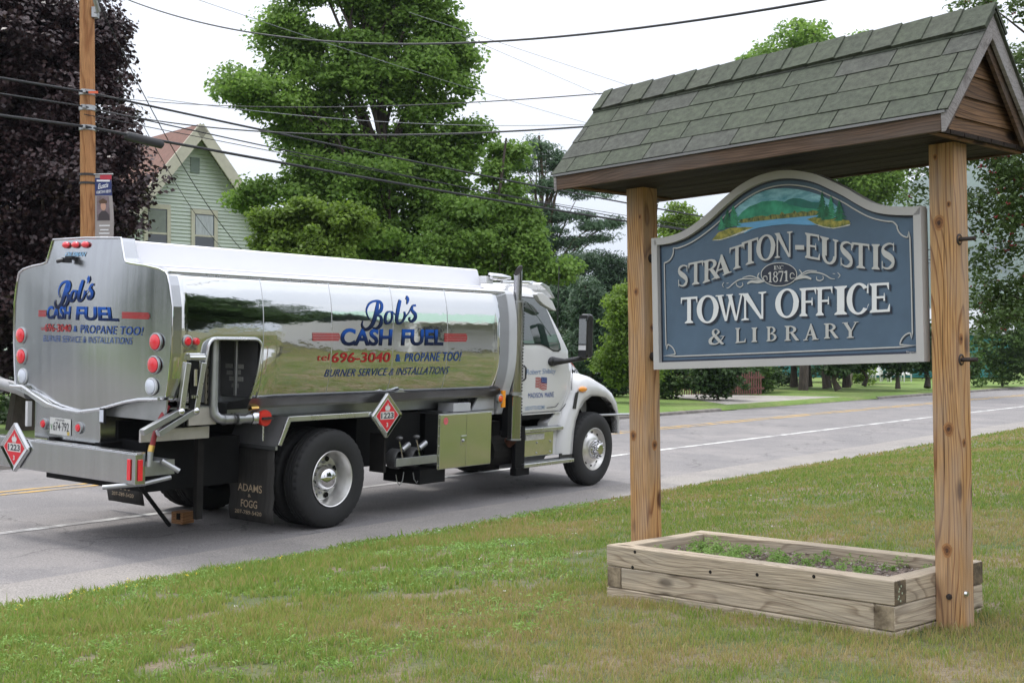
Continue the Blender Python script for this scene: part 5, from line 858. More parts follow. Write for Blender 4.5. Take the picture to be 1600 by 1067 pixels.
# ---- fenders and mud flaps
fm = MB(); fm.prism([(-.70, 1.258), (.60, 1.258), (.60, 1.245), (-.69, 1.245)], .0, .72); fm.ob('fender_top', M_brush, truck)
MB().prism([(-.71, 1.262), (.61, 1.262), (.61, 1.205), (-.675, 1.205)], -.012, .012).ob('fender_edge', M_alu, truck, bevel=.006); MB().prism([(-.712, 1.262), (-.675, 1.205), (-.80, .955), (-.855, .965)], -.012, .012).ob('fender_edge', M_alu, truck, bevel=.006)
MB().add([(-.71, .01, 1.258), (-.71, .72, 1.258), (-.86, .76, .93), (-.86, .01, .95)], [(0, 1, 2, 3)]).ob('fender_slope', mat('matte fender', (.20, .20, .205), .5, metal=.4, var=.1), truck, solid=.01); MB().box(-.88, -.85, .0, .76, .915, .955).ob('flap_bar', M_dull, truck)
def flap(y0, y1, z0):
    o = MB().grid([[(-.862-.02*math.sin(b*3)-.01*math.sin(a*3), y0+(y1-y0)*a/5, .93+(z0-.93)*b/6) for a in range(6)] for b in range(7)]).ob('mud_flap', mat('mud flap rubber', (.028, .026, .024), .75, var=.4, vs=5, bump=.2, bs=8, st=(1, 6, .5)), truck, smooth='all', solid=.012)
    M_tan = mat('tan letter paint', (.42, .33, .22), .7, var=.25, vs=30); f3 = lambda a, b: (-.895, y1-(y1-y0)*a, z0+(.93-z0)*b)
    text('flap_lettering', 'ADAMS', ((.24, .40), (.80, .40), (.80, .50), (.24, .50)), f3, M_tan, o, .01); text('flap_lettering', '&', ((.48, .33), (.55, .33), (.55, .37), (.48, .37)), f3, M_tan, o, .0)
    text('flap_lettering', 'FOGG', ((.32, .19), (.70, .19), (.70, .29), (.32, .29)), f3, M_tan, o, .01); text('flap_lettering', '207-789-5420', ((.18, .10), (.80, .10), (.80, .15), (.18, .15)), f3, M_tan, o, .0)
flap(.04, .70, .125); flap(2.16, 2.80, .10)
# ---- chassis
ch = MB()
for y in (.80, 1.56): ch.box(-2.45, 6.0, y, y+.09, .74, 1.02)
for x in (-2.3, -1.2, .9, 2.2, 3.2, 5.9): ch.box(x, x+.1, .86, 1.56, .78, .98)
ch.box(-2.2, 3.05, .86, 1.58, 1.02, 1.22); ch.ob('chassis_frame', M_blackm, truck)
MB().box(-2.2, -1.0, .42, 2.05, .55, 1.05).ob('pump_box', M_blackm, truck); MB().box(-1.7, -1.62, .25, .3, .25, 1.2).ob('drain_pipe', M_dark, truck)
MB().tube([(0, .3, .52), (0, 2.15, .52)], .09, 12).ball((0, 1.22, .52), .24, 14, 10).tube([(0, 1.22, .55), (3.4, 1.2, .75)], .06, 10).ob('rear_axle', M_dark, truck, smooth=True); MB().tube([(5.43, .3, .5), (5.43, 2.15, .5)], .07, 10).ob('front_axle', M_dark, truck, smooth=True)
MB().box(3.2, 3.55, .35, .95, .35, 1.0).box(3.3, 5.9, .95, 1.5, .45, 1.3).tube([(3.1, .3, .62), (3.75, .3, .62)], .2, 14).ob('engine_block', M_dark, truck)
for y in (.62, 1.72): MB().box(-.9, .95, y, y+.08, .68, .78).ob('leaf_spring', M_dark, truck)
MB().box(.62, 1.75, .25, .75, .60, 1.2).ob('dark_panel', M_blackm, truck)
MB().box(1.50, 1.98, .02, .6, .35, .52).ob('battery_box', M_blackm, truck)
# valves
vm = MB()
for u in (1.15, 1.46): vm.lathe([(-.10, .1), (-.06, .12), (.04, .12), (.08, .08), (.12, .05)], (u, .12, .68), 'y', 16).tube([(u, .02, .72), (u-.10, -.02, .92)], .012, 6).ball((u-.05, .0, .95), .03, 8, 6).tube([(u+.1, .1, .7), (u+.22, .1, .86)], .03, 8)
for k_, u in enumerate((1.15, 1.46)):
    v1 = MB().lathe([(-.10, .1), (-.06, .12), (.04, .12), (.08, .08), (.12, .05)], (u, .12, .68), 'y', 16).ob('valve', M_cast, truck, smooth=True); MB().tube([(u, .0, .70), (u-.09, -.02, .90)], .012, 6).ob('valve_lever', M_chr, v1, smooth=True); MB().ball((u-.04, .02, .93), .04, 8, 6, (1.2, 1, .6)).ob('valve_cap', M_cast, v1, smooth=True); MB().tube([(u+.05, .06, .78), (u+.2, .08, .84)], .035, 10).ob('valve_neck', M_dull, v1, smooth=True)
    tube('hanging_chain', M_dull, truck, [(u-.05, .05, .50), (u-.03, .05, .42), (u+.02, .05, .37), (u+.07, .05, .42), (u+.09, .05, .52)], .006, 6)
MB().box(1.03, 1.78, -.01, .02, .60, .695).ob('guard_bar', M_dull, truck, bevel=.003)
# tool box
tb = MB().box(1.80, 2.872, .0, .52, .505, 1.185).ob('tool_box', M_brush, truck, bevel=.004)
for a, b, m_ in ((1.826, 2.345, M_mir), (2.352, 2.862, M_mir)): MB().box(a, b, -.012, -.001, .515, 1.172).ob('door_leaf', mat('polished door', (.75, .76, .74), .13, metal=1., var=0, bump=.5, bs=2, dist=.01), tb, bevel=.003)
MB().box(2.24, 2.35, -.02, -.013, .78, .90).ob('latch', M_chr, tb, bevel=.003); MB().ball((2.27, -.025, .84), .018, 8, 6).ob('latch_knob', M_dull, tb, smooth=True); MB().lathe([(0, .045), (-.002, .045), (-.002, .001)], (1.93, -.0125, 1.095), 'y', 16).ob('round_sticker', mat('pink sticker', (.6, .12, .14), .5, var=.2, vs=40), tb)
for z in (.56, .68, .80, .92, 1.04, 1.14): MB().ball((1.812, -.004, z), .006, 6, 4).ob('rivet', M_dull, tb)
MB().box(2.15, 2.5, .05, .3, 1.19, 1.30).ob('junction_box', MATS['grey painted steel'], truck, bevel=.006); MB().box(2.0, 3.1, .1, .5, 1.19, 1.2).ob('shelf', M_dull, truck)
for k_ in range(3): tube('cable', M_bld, truck, [(2.3+.1*k_, .1, 1.30), (2.32+.1*k_, .08, 1.40), (2.5+.1*k_, .06, 1.44), (3.0, .08, 1.43+.01*k_)], .008, 6)
MB().prism([(2.62, 1.20), (2.75, 1.38), (3.08, 1.38), (3.08, 1.12)], .12, .14).ob('grey_gusset', MATS['grey painted steel'], truck)
# ---- wheels
def tyre(u, y0, y1, name='tyre', parent=None):
    w = y1-y0; RK = .022 if u < 1 else .006; pr = [(.045, .292), (.02, .31), (.004, .36), (.0, .41), (.006, .455), (.022, .495), (.034, .512), (.05, .52), (.075, .523)]
    gr = []
    for q in (.33, .5, .67): gr += [(w*q-.012, .525), (w*q-.009, .512), (w*q+.009, .512), (w*q+.012, .525)]
    full = pr+gr+[(w-a, r) for a, r in reversed(pr)]
    np_ = len(pr); N_ = len(full)
    def rm(j, k, r): return r-.012 if (k % 3 == 0 and (5 < j < np_ or N_-np_ <= j < N_-6)) else r
    full = [(a, r+RK*min(1, max(0, (r-.36)/.1))) for a, r in full]
    return MB().lathe([(y0+a, r) for a, r in full], (u, 0, .545 if u < 1 else .53), 'y', 120, rm).ob(name, M_rub, parent, smooth=True, fix=False)
def nuts(mb, u, y, rad, n, r, l):
    for k in range(n): a = 2*math.pi*k/n+.2; mb.lathe([(0, r), (-l*.7, r*.9), (-l, r*.4), (-l, .001)], (u+rad*math.cos(a), y, (.545 if u < 1 else .53)+rad*math.sin(a)), 'y', 8)
def wheel(u, y0, dual, front, far=False):
    WC = .545 if u < 1 else .53
    wr = MB().lathe([(y0+.045, .30), (y0+.03, .306)], (u, 0, .52), 'y', 8); root = tyre(u, y0, y0+.27, 'wheel', truck) if False else None
    w_ = MB(); s = -1 if far else 1
    o = empty('wheel', (0, 0, 0), parent=truck)
    tyre(u, y0, y0+.27, 'tyre', o)
    ys = y0 if not far else y0+.27
    if dual: tyre(u, y0+.31*s, y0+.31*s+.27, 'tyre', o)
    if front: prf = [(.045, .292), (.02, .308), (.018, .30), (.05, .288), (.085, .27), (.075, .24), (.045, .20), (.03, .17), (.025, .13), (.02, .001)]
    else: prf = [(.045, .292), (.012, .312), (.006, .308), (.012, .298), (.05, .285), (.09, .272), (.15, .262), (.185, .25), (.195, .22), (.19, .15), (.19, .001)]
    prf = [(ys+s*a, r) for a, r in prf]
    MB().lathe(prf, (u, 0, WC), 'y', 64).ob('rim', mat('polished wheel', (.72, .71, .69), .32, metal=.85, var=.10, vs=8), o, smooth=True)
    hl = MB(); nh = 10 if front else 8; rad = .235 if front else .222; yy = ys+s*(.072 if front else .192); hr = .024 if front else .036
    for k in range(nh): a = 2*math.pi*(k+.5)/nh; MB().lathe([(-.006*s, hr), (-.0065*s, .001)], (u+rad*math.cos(a), yy, WC+rad*math.sin(a)), 'y', 12).ob('hand_hole', M_dark, o)
    if front:
        MB().lathe([(ys+.03, .14), (ys-.01, .135), (ys-.02, .12), (ys-.02, .09), (ys-.075, .085), (ys-.09, .07), (ys-.092, .001)], (u, 0, WC), 'y', 32).ob('hub', M_chr, o, smooth=True); m_ = MB(); nuts(m_, u, ys-.02, .115, 10, .018, .055); m_.ob('lug_nuts', M_chr, o, smooth=True, kind='stuff')
    else:
        MB().lathe([(ys+s*.19, .14), (ys+s*.12, .14), (ys+s*.10, .13), (ys+s*.06, .115), (ys+s*.035, .08), (ys+s*.028, .001)], (u, 0, WC), 'y', 32).ob('hub', M_chr, o, smooth=True); m_ = MB(); nuts(m_, u, ys+s*.19, .17, 10, .017, .04*s); m_.ob('lug_nuts', M_dull, o, smooth=True, kind='stuff')
    return o
wheel(0, .0, True, False); wheel(5.43, .02, False, True); wheel(0, 2.18, True, False, far=True); wheel(5.43, 2.14, False, False, far=True)
# ---- exhaust stack
ex_ = MB(); zs = (.85, 2.0, 2.9)
ex_.grid([[(3.40+.056*math.cos(t), .02+.056*math.sin(t), z) for t in np.linspace(0, 2*math.pi, 25)] for z in zs]+[[(3.40+.056*math.cos(t), .02+.056*math.sin(t), 3.005+.07*math.cos(t)) for t in np.linspace(0, 2*math.pi, 25)]])
ex = ex_.ob('exhaust_stack', mat('dark chrome', (.42, .42, .43), .1, metal=1, var=0), truck, smooth='all'); MB().add([(3.40+.053*math.cos(t), .02+.053*math.sin(t), 3.002+.066*math.cos(t)) for t in np.linspace(0, 2*math.pi, 25)[:-1]], [tuple(range(24))]).ob('pipe_mouth', M_dark, ex, fix=False)
def guard(z0, z1, r):
    P = []; 
    for i in range(int((z1-z0)/.035)+1):
        z = min(z1, z0+i*.035); P.append([(3.40+r*math.cos(a), .02+r*math.sin(a), z) for a in np.linspace(R(-200), R(20), 13)])
    o = MB().grid(P).ob('exhaust_guard', MATS['dark chrome'], truck, smooth='all'); h_ = MB(); k = 0; z = z0+.03
    while z < z1-.02:
        for a in (-55, -35, -15): a2 = R(a+(6 if k % 2 else 0)); h_.ball((3.40+(r+.001)*math.cos(a2), .02+(r+.001)*math.sin(a2), z), .0135, 8, 4)
        z += .042; k += 1
    h_.ob('guard_holes', M_dark, o, kind='stuff', fix=False)
    for z in (z0, z1): MB().lathe([(z-.012, r+.006), (z+.012, r+.006)], (3.40, .02, 0), 'z', 24).ob('guard_band', M_dull, o)
guard(1.40, 2.60, .088); guard(.79, 1.38, .092)
MB().box(3.23, 3.33, .0, .1, .82, 1.38).ob('heat_shield', M_blackm, truck); MB().tube([(3.42, .05, .80), (3.47, .2, .68), (3.5, .5, .62)], .07, 12).ob('exhaust_elbow', mat('rusty steel', (.12, .05, .03), .8, metal=.4, var=.3), truck, smooth=True); tube('stay', M_bld, truck, [(3.46, .0, 1.45), (3.55, .06, 1.47), (3.55, .08, 1.75), (3.5, .05, 1.8)], .012, 8)
# ---- cab
YC = .12
def cv(h): return YC+(0 if h < 1.95 else .16*((h-1.95)/.85)**1.25)     # greenhouse leans in
lv = [(1.10, 3.62, 4.62, .0), (1.14, 3.61, 4.74, .0), (1.40, 3.61, 4.90, 0), (1.66, 3.61, 4.90, 0), (1.95, 3.61, 4.86, 0), (2.2, 3.61, 4.68, 0), (2.45, 3.62, 4.50, 0), (2.70, 3.64, 4.32, 0), (2.79, 3.70, 4.22, .06), (2.84, 3.80, 4.08, .16), (2.862, 3.9, 3.95, .4)]
def ringc(h, a, b, inn):
    y0 = cv(h)+inn; y1 = 2.45-y0; r = min(.10, (b-a)/2-.001); P = []
    for cx, cy, s0 in ((a+r, y0+r, 180), (b-r, y0+r, 270), (b-r, y1-r, 0), (a+r, y1-r, 90)):
        for k in range(5): t = R(s0+k*22.5); P.append((cx+r*math.cos(t), cy+r*math.sin(t), h))
    return P
Rg = [ringc(*l_) for l_ in lv]; n_ = 20; cb_ = MB(); cb_.v = [p for r in Rg for p in r]; cb_.f = [(j*n_+k, j*n_+(k+1) % n_, (j+1)*n_+(k+1) % n_, (j+1)*n_+k) for j in range(len(Rg)-1) for k in range(n_)]+[tuple(range(n_))[::-1], tuple(range((len(Rg)-1)*n_, len(Rg)*n_))]
cab = cb_.ob('cab', M_wht, truck, smooth='all', label='white truck cab with small painted flag on its door')
cf = lambda u, h, d=.004: (u, cv(h)-d, h)
def cpatch(name, poly, m, par, d=.004, th=.0):
    me = MB(); bm = bmesh.new(); vs_ = [bm.verts.new((a, b, 0)) for a, b in poly]; bm.faces.new(vs_)
    for k in range(1, 14):
        z = 1.1+k*.12; bmesh.ops.bisect_plane(bm, geom=bm.verts[:]+bm.edges[:]+bm.faces[:], plane_co=(0, z, 0), plane_no=(0, 1, 0), dist=1e-6)
    bm.verts.index_update(); V = [cf(v.co.x, v.co.y, d) for v in bm.verts]; F = [[v.index for v in f.verts] for f in bm.faces]; bm.free()
    return MB().add(V, F).ob(name, m, par, solid=th)
wpoly = [(3.66, 2.60), (3.70, 2.665), (4.24, 2.655), (4.30, 2.60), (4.57, 2.06), (4.585, 1.985), (4.53, 1.955), (4.40, 1.96), (4.24, 2.02), (4.12, 2.045), (3.72, 2.045), (3.66, 2.09)]
wc = (4.05, 2.33)
rimp = [(wc[0]+(a-wc[0])*1.045, wc[1]+(b-wc[1])*1.055) for a, b in wpoly]
cpatch('window_seal', rimp, M_bld, cab, .004); win = cpatch('side_window', wpoly, M_tint, cab, .008)
tube('quarter_bar', mat('window edge', (.12, .16, .15), .3, var=0), cab, [cf(3.92, 2.6, .01), cf(4.38, 2.15, .01)], .006, 6)
MB().box(3.98, 4.0, .0, .0, 0, 0) if False else None
for pts in ([(4.905, 1.66), (4.905, 1.36), (4.80, 1.22), (4.62, 1.10), (3.70, 1.10)], [(4.87, 1.94), (4.905, 1.66)]):
    tube('door_seam', M_dark, cab, [(u+.004 if u > 4.8 else u, YC-.002, h) for u, h in pts], .005, 6)
MB().box(3.62, 4.62, YC+.03, 2.3, 1.02, 1.10).ob('sill', M_blackm, cab); MB().box(3.66, 4.63, YC-.015, YC+.01, 1.085, 1.10).ob('door_lip', M_wht, cab)
tube('door_handle', M_bld, cab, [(3.72, YC-.005, 1.55), (3.72, YC-.04, 1.58), (3.72, YC-.04, 1.72), (3.72, YC-.005, 1.75)], .012, 8)
dd = D_DOOR; df = lambda u, h: (u, YC-.004, h)
text('door_lettering', 'Robert Shibley', dd['robert'], df, mat('steel blue print', (.08, .18, .38), .4, var=0), cab, -.01, .95, (8, 2)); text('door_lettering', 'MADISON', dd['madison'], df, M_blue, cab, .0); text('door_lettering', 'MAINE', dd['maine'], df, M_blue, cab, .0)
text('door_lettering', 'USDOT731022ME', dd['usdot'], df, mat('faint blue print', (.2, .28, .42), .4, var=0), cab, .01); text('badge', 'MV', dd['mv'], lambda u, h: (u, .12-.004, h), M_prt, cab, .03); tube('door_logo', M_prt, cab, [df(dd['logo'][0][0], dd['logo'][0][1]), df(dd['logo'][1][0]-.05, dd['logo'][1][1]-.01), df(*dd['logo'][2])], .005, 6)
q = quadmap(dd['flag'])
for i in range(7):
    MB().grid([[(q(a/8, 0)[0], YC-.004, q(a/8, (i+.08*0)/7+.0)[1]+.012*math.sin(a*.9)+(q(0, 1/7)[1]-q(0, 0)[1])*j*.55) for a in range(9)] for j in (0, 1)]).ob('flag_stripe', M_redl, cab, fix=False)
MB().add([(q(a, b)[0], YC-.006, q(a, b)[1]+.012) for a, b in ((.5, .48), (1, .5), (1, 1), (.5, .98))], [(0, 1, 2, 3)]).ob('flag_canton', MATS['navy letter paint'], cab, fix=False)
for i in range(6): MB().ball((q(.58+.16*(i % 3), .62+.22*(i//3))[0], YC-.007, q(.6, .62+.22*(i//3))[1]+.012), .006, 6, 4, (1, .2, 1)).ob('flag_star', MATS['plate white'], cab)
# roof gear
MB().tube([(3.62, .45, 2.865), (4.35, .45, 2.885), (4.62, .45, 2.84)], .022, 8).tube([(3.62, 1.9, 2.865), (4.35, 1.9, 2.885)], .022, 8).ob('roof_rail', M_alu, truck, smooth=True)
MB().prism([(4.28, 2.86), (4.34, 2.885), (4.50, 2.84), (4.66, 2.68), (4.60, 2.69), (4.45, 2.79)], .28, 2.17).ob('sun_visor', M_alu, truck, bevel=.006); MB().lathe([(-.18, .02), (-.16, .05), (.1, .045), (.3, .02)], (3.58, .5, 2.93), 'x', 14).ob('air_horn', M_chr, truck, smooth=True)
MB().box(3.34, 3.5, .5, .7, 2.83, 2.93).ob('vent_box', M_wht, truck, bevel=.01)
mv_ = MB().prism([(3.84, 2.70), (3.86, 2.735), (3.98, 2.735), (4.22, 2.63), (4.33, 2.50), (4.25, 2.50), (4.02, 2.57), (3.92, 2.62)], .02, .10).ob('side_visor', M_wht, truck, bevel=.012, seg=3)
# windshield
MB().add([(4.885-.0, .35, 1.97), (4.885, 2.1, 1.97), (4.375, 2.02, 2.66), (4.375, .43, 2.66)], [(0, 1, 2, 3)]).ob('windshield', M_tint, truck)
# mirror
mr_ = MB().prism([(4.60, 1.90), (4.60, 2.38), (4.62, 2.45), (4.66, 2.47), (4.74, 2.465), (4.77, 2.42), (4.77, 1.90), (4.74, 1.86), (4.63, 1.86)], -.31, -.17).ob('door_mirror', mat('glossy black', (.015, .015, .016), .12, var=0), truck, bevel=.025, seg=3)
MB().box(4.594, 4.60, -.30, -.18, 1.97, 2.40).ob('mirror_glass', mat('mirror glass', (.85, .85, .87), .02, metal=1, var=0), mr_); MB().box(4.598, 4.606, -.305, -.175, 1.88, 2.45).ob('mirror_frame', M_bld, mr_)
tube('mirror_arm', M_bld, truck, [(4.42, .10, 1.80), (4.5, -.03, 1.81), (4.74, -.22, 1.87)], [.06, .035, .035], 12); MB().ball((4.40, .11, 1.80), .085, 14, 8, (1.3, .5, .8)).ob('mirror_base', M_bld, truck, smooth=True)
tube('antenna', M_bld, truck, [(4.95, .42, 1.75), (4.95, .42, 3.15)], .008, 6)
# hood
hl_ = [(4.86, .30, 1.97, 1.30), (5.05, .32, 1.93, 1.30), (5.30, .36, 1.83, 1.25), (5.6, .42, 1.70, 1.1), (5.9, .50, 1.55, .9), (6.12, .58, 1.36, .8), (6.22, .66, 1.15, .75)]
hr_ = []
for u, y, zt_, zb in hl_:
    r = .13; y1 = 2.45-y; row = [(u, y, zb), (u, y-.0, zt_-r*1.6), (u, y+.02, zt_-r*.9), (u, y+.07, zt_-r*.35), (u, y+.18, zt_-.02), (u, 1.225, zt_+.02), (u, y1-.18, zt_-.02), (u, y1-.07, zt_-r*.35), (u, y1-.02, zt_-r*.9), (u, y1, zt_-r*1.6), (u, y1, zb)]; hr_.append(row)
MB().grid(hr_).add(hr_[-1], [tuple(range(11))]).ob('hood', M_wht, truck, smooth='all')
tube('hood_stripe', mat('red pinstripe', (.5, .05, .05), .4, var=0), truck, [(5.35, .50, 1.835), (5.6, .56, 1.72), (5.85, .63, 1.595), (5.95, .66, 1.53)], .008, 6)
# front fender: outer skin around the wheel
inner = [(4.86, .50), (4.87, .62), (4.885, .78), (4.93, .96), (5.02, 1.12), (5.16, 1.235), (5.33, 1.30), (5.52, 1.30), (5.74, 1.27), (5.91, 1.17), (6.02, 1.04), (6.08, .90), (6.10, .72)]
outer = [(4.55, .50), (4.56, .70), (4.60, .90), (4.70, 1.12), (4.895, 1.35), (4.93, 1.50), (5.15, 1.60), (5.40, 1.57), (5.66, 1.47), (5.88, 1.36), (6.03, 1.22), (6.11, 1.02), (6.13, .72)]
P = [[], [], [], [], [], []]
for i, ((a, b), (c, d)) in enumerate(zip(inner, outer)):
    up = 1 if i > 4 else .0
    P[0].append((a+.0, .16, b)); P[1].append((a, .045, b)); P[2].append((a+(c-a)*.35, .03, b+(d-b)*.35)); P[3].append((a+(c-a)*.8, .05, b+(d-b)*.8)); P[4].append((c, .11+.03*up, d)); P[5].append((c+(0 if i > 4 else .0), .42 if up else .30, d+(.06 if up and i < 9 else -.0)))
fen = MB().grid(P).ob('front_fender', M_wht, truck, smooth='all'); mir = [[(x, 2.45-y, z) for x, y, z in r] for r in P]; MB().grid(mir).ob('front_fender', M_wht, truck, smooth='all')
MB().grid([[(a, y, b) for a, b in inner] for y in (.06, .30, .55)]).box(4.86, 6.10, .5, 1.95, .62, 1.26).ob('inner_arch', M_dark, truck); MB().box(4.56, 4.87, .05, .07, .43, .52).ob('fender_trim', M_bld, truck)
MB().ball((5.06, .025, 1.405), .10, 16, 8, (1.1, .25, .42)).ob('turn_lamp', M_al, truck, smooth=True)
MB().prism([(4.90, 1.36), (4.96, 1.38), (4.90, 1.13), (4.83, 1.14)], .03, .045).ob('fender_vent', M_bld, truck)
MB().prism([(4.70, 1.12), (4.895, 1.37), (4.895, 1.66), (4.8, 1.66), (4.55, 1.1), (4.35, .95), (4.35, .5), (4.56, .5), (4.60, .9)], .13, .30).ob('cowl_panel', M_wht, truck)
# bumper corner and rod
MB().box(6.10, 6.22, .35, 2.1, .50, .80).ob('front_bumper', M_dull, truck, bevel=.03); tube('guide_rod', M_dull, truck, [(5.7, .2, 1.0), (6.35, -.25, 1.02)], .018, 8)
# steps
def step(z, u0, u1, y0=.0):
    o = MB().box(u0, u1, y0, y0+.22, z-.05, z).ob('step', M_alu, truck, bevel=.006)
    for i in range(5): MB().box(u0+.03, u1-.03, y0+.03+i*.038, y0+.045+i*.038, z+.001, z+.008).ob('tread_bar', M_dull, o)
step(.905, 3.66, 4.60, .03); step(.445, 3.60, 4.80, -.03)
MB().box(3.68, 4.45, .10, .12, .52, .84).ob('step_panel', MATS['polished door'], truck, bevel=.004); 
for u in (3.75, 4.05, 4.38):
    for z in (.56, .70): MB().ball((u, .096, z), .012, 8, 4).ob('bolt', M_dull, truck, smooth=True)
MB().box(3.78, 4.22, .092, .099, .74, .82).ob('step_label', mat('grey label', (.5, .49, .47), .5, var=.25, vs=60), truck); MB().box(3.45, 3.66, .02, .08, .32, .95).box(3.45, 3.75, .0, .1, .30, .40).ob('step_bracket', M_blackm, truck)
MB().tube([(3.70, .45, .60), (4.45, .45, .60)], .26, 24).ob('fuel_tank', M_dull, truck, smooth=True)
# wood chock under the far rear corner
ck = empty('wheel_chock', M=TM @ Matrix.Translation((-1.0, 1.30, .02)) @ Matrix.Rotation(R(8), 4, 'Z'), label='small wooden block on the asphalt under the rear of the truck', cat='wood block')
M_chock = wood_mat('chock wood', (.32, .17, .08), (.2, .09, .04), axis='x', knots=False); MB().box(-.09, .1, -.08, .08, 0, .13).ob('block', M_chock, ck, bevel=.006); MB().box(-.10, -.02, -.05, .0, .05, .12).ob('foot_plate', M_dark, ck, bevel=.004)
# ================================================================== TOWN SIGN   local axes: x right along the sign, y away, z up
a_ = R(47); t_ = R(1.0); Bv = Vector((math.sin(a_), math.cos(a_), 0)); Sh = Vector((-math.cos(a_), math.sin(a_), 0)); Sv = Sh*math.cos(t_)-Vector((0, 0, 1))*math.sin(t_); Us = Bv.cross(Sv); Us = Us if Us.z > 0 else -Us; Xs = -Sv
GO = Vector((2.2815, 6.5, .5365))
GM = Matrix(((Xs.x, Bv.x, Us.x, GO.x), (Xs.y, Bv.y, Us.y, GO.y), (Xs.z, Bv.z, Us.z, GO.z), (0, 0, 0, 1)))
sign = empty('town_sign', M=GM, label='carved blue town office and library sign between two timber posts under a shingled roof', cat='town sign')
W_post = wood_mat('post pine', (.47, .27, .115), (.20, .08, .028), ring=50, warp=.30, off=(.17, .09, 0), grey=(.36, .30, .25))
W_fas = wood_mat('weathered fascia', (.125, .080, .055), (.06, .038, .026), axis='x', ring=40, warp=.4, knots=False, grey=(.115, .105, .10))
W_rake = wood_mat('grey rake board', (.27, .25, .245), (.18, .165, .16), axis='x', ring=40, warp=.4, knots=False, grey=(.33, .32, .325))
W_gab = wood_mat('charred gable board', (.22, .125, .065), (.08, .045, .028), axis='y', ring=40, warp=.4, knots=True, grey=(.028, .028, .03))
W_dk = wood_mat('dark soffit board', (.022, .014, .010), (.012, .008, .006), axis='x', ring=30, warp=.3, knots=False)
W_tim = wood_mat('bleached timber', (.45, .375, .28), (.27, .21, .15), axis='x', ring=85, warp=.28, off=(.13, .2, 0), rough=.85, grey=(.36, .32, .265))
W_timy = wood_mat('bleached timber across', (.45, .375, .28), (.27, .21, .15), axis='y', ring=85, warp=.28, off=(.13, .2, 0), rough=.85, grey=(.36, .32, .265))
M_end = mat('dark end grain', (.055, .042, .028), .95, var=.5, vs=18, col2=(.12, .09, .055), bump=.5, bs=70)
for x0 in (-.14, -2.235):
    p_ = MB().box(x0, x0+.14, 0, .14, -.35, 2.60).ob('post', W_post, sign, bevel=.006, label='right timber post, nearer the camera' if x0 > -1 else 'left timber post, farther away')
M_iron = mat('rusty bolt', (.05, .04, .038), .6, metal=.5, var=.3, vs=30)
for z in (1.99, 1.375):       # long bolts through the right post
    o = MB().lathe([(-.02, .03), (.0, .03), (.004, .022)], (0, 0, 0), 'x', 14).tube([(0, 0, 0), (.085, 0, 0)], .011, 10).ob('through_bolt', M_iron, sign, smooth=True); o.location = (.002, .045, z)
for z in (2.04, 1.42):
    o = MB().lathe([(0, .028), (.012, .028), (.022, .014), (.03, .012)], (0, 0, 0), 'x', 12).ob('bolt', M_iron, sign, smooth=True); o.location = (-2.094, .07, z)
MB().lathe([(-.012, .001), (-.01, .014), (0, .016)], (-.062, 0, .165), 'y', 12).ob('bolt', M_iron, sign, smooth=True); MB().lathe([(0, .016), (.012, .012), (.013, .001)], (.0, .05, .18), 'x', 10).ob('bolt', M_alu, sign, smooth=True)
M_k1 = mat('knot brown', (.20, .085, .03), .7, var=.4, vs=60); M_k2 = mat('knot heart', (.07, .03, .014), .7, var=.4, vs=60); M_k3 = mat('knot halo', (.33, .16, .06), .7, var=.2, vs=40)
for kx, kz, ks, face in ((-.085, 2.08, 1.2, 0), (-.03, 2.17, .5, 0), (-.07, .40, 1.1, 0), (-.05, 1.02, 1.1, 0), (-.1, 2.42, .5, 0), (.06, .95, .7, 1), (.045, 1.48, .9, 1), (-2.16, 1.83, .8, 0), (-2.20, .92, 1.0, 0), (-2.12, 2.30, .5, 0), (.07, 1.60, .8, 2), (.08, .86, 1.0, 2)):
    for r_, h_, m_ in ((.026, .0012, M_k3), (.018, .0022, M_k1), (.008, .0032, M_k2)):
        mb = MB()
        pts = [((r_*ks*math.cos(t)*(1+.12*math.sin(3*t)), r_*ks*1.35*math.sin(t))) for t in np.linspace(0, 2*math.pi, 15)[:-1]]
        f_ = (lambda a, b: (kx+a, -h_, kz+b)) if face == 0 else (lambda a, b: (h_, kx+a, kz+b)) if face == 1 else (lambda a, b: (-2.095+h_, kx+a, kz+b))
        mb.add([f_(a, b) for a, b in pts], [tuple(range(14))]).ob('knot', m_, sign, fix=False)
# --- roof: five courses of architectural shingles on each slope, ridge caps, rake and fascia boards
XL, XR = -2.50, .165; EY, EZ_, RY, RZ = -.385, 2.575, .11, 3.135
def rs(x, t, k, side=0):   # t 0 at eave .. 1 at ridge ; k height above the deck
    y = EY+(RY-EY)*t; L_ = math.hypot(RY-EY, RZ-EZ_); ny, nz = -(RZ-EZ_)/L_, (RY-EY)/L_
    y, z = y+ny*k, EZ_+(RZ-EZ_)*t+nz*k
    return (x, y if not side else 2*RY-y, z)
M_sh = [mat('shingle '+nm, c, .95, var=.34, vs=28, bump=1, bs=260, dist=.005, detail=12) for nm, c in (('green', (.064, .076, .052)), ('grey', (.070, .075, .063)), ('olive', (.068, .077, .056)), ('moss', (.060, .071, .050)))]
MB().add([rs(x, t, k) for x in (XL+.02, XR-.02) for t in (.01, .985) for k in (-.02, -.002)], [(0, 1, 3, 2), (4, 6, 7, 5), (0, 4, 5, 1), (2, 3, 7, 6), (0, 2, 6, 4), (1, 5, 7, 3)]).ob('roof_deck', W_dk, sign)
MB().add([rs(x, t, k, 1) for x in (XL+.02, XR-.02) for t in (.01, .985) for k in (-.02, -.002)], [(0, 1, 3, 2), (4, 6, 7, 5), (0, 4, 5, 1), (2, 3, 7, 6), (0, 2, 6, 4), (1, 5, 7, 3)]).ob('roof_deck', W_dk, sign)
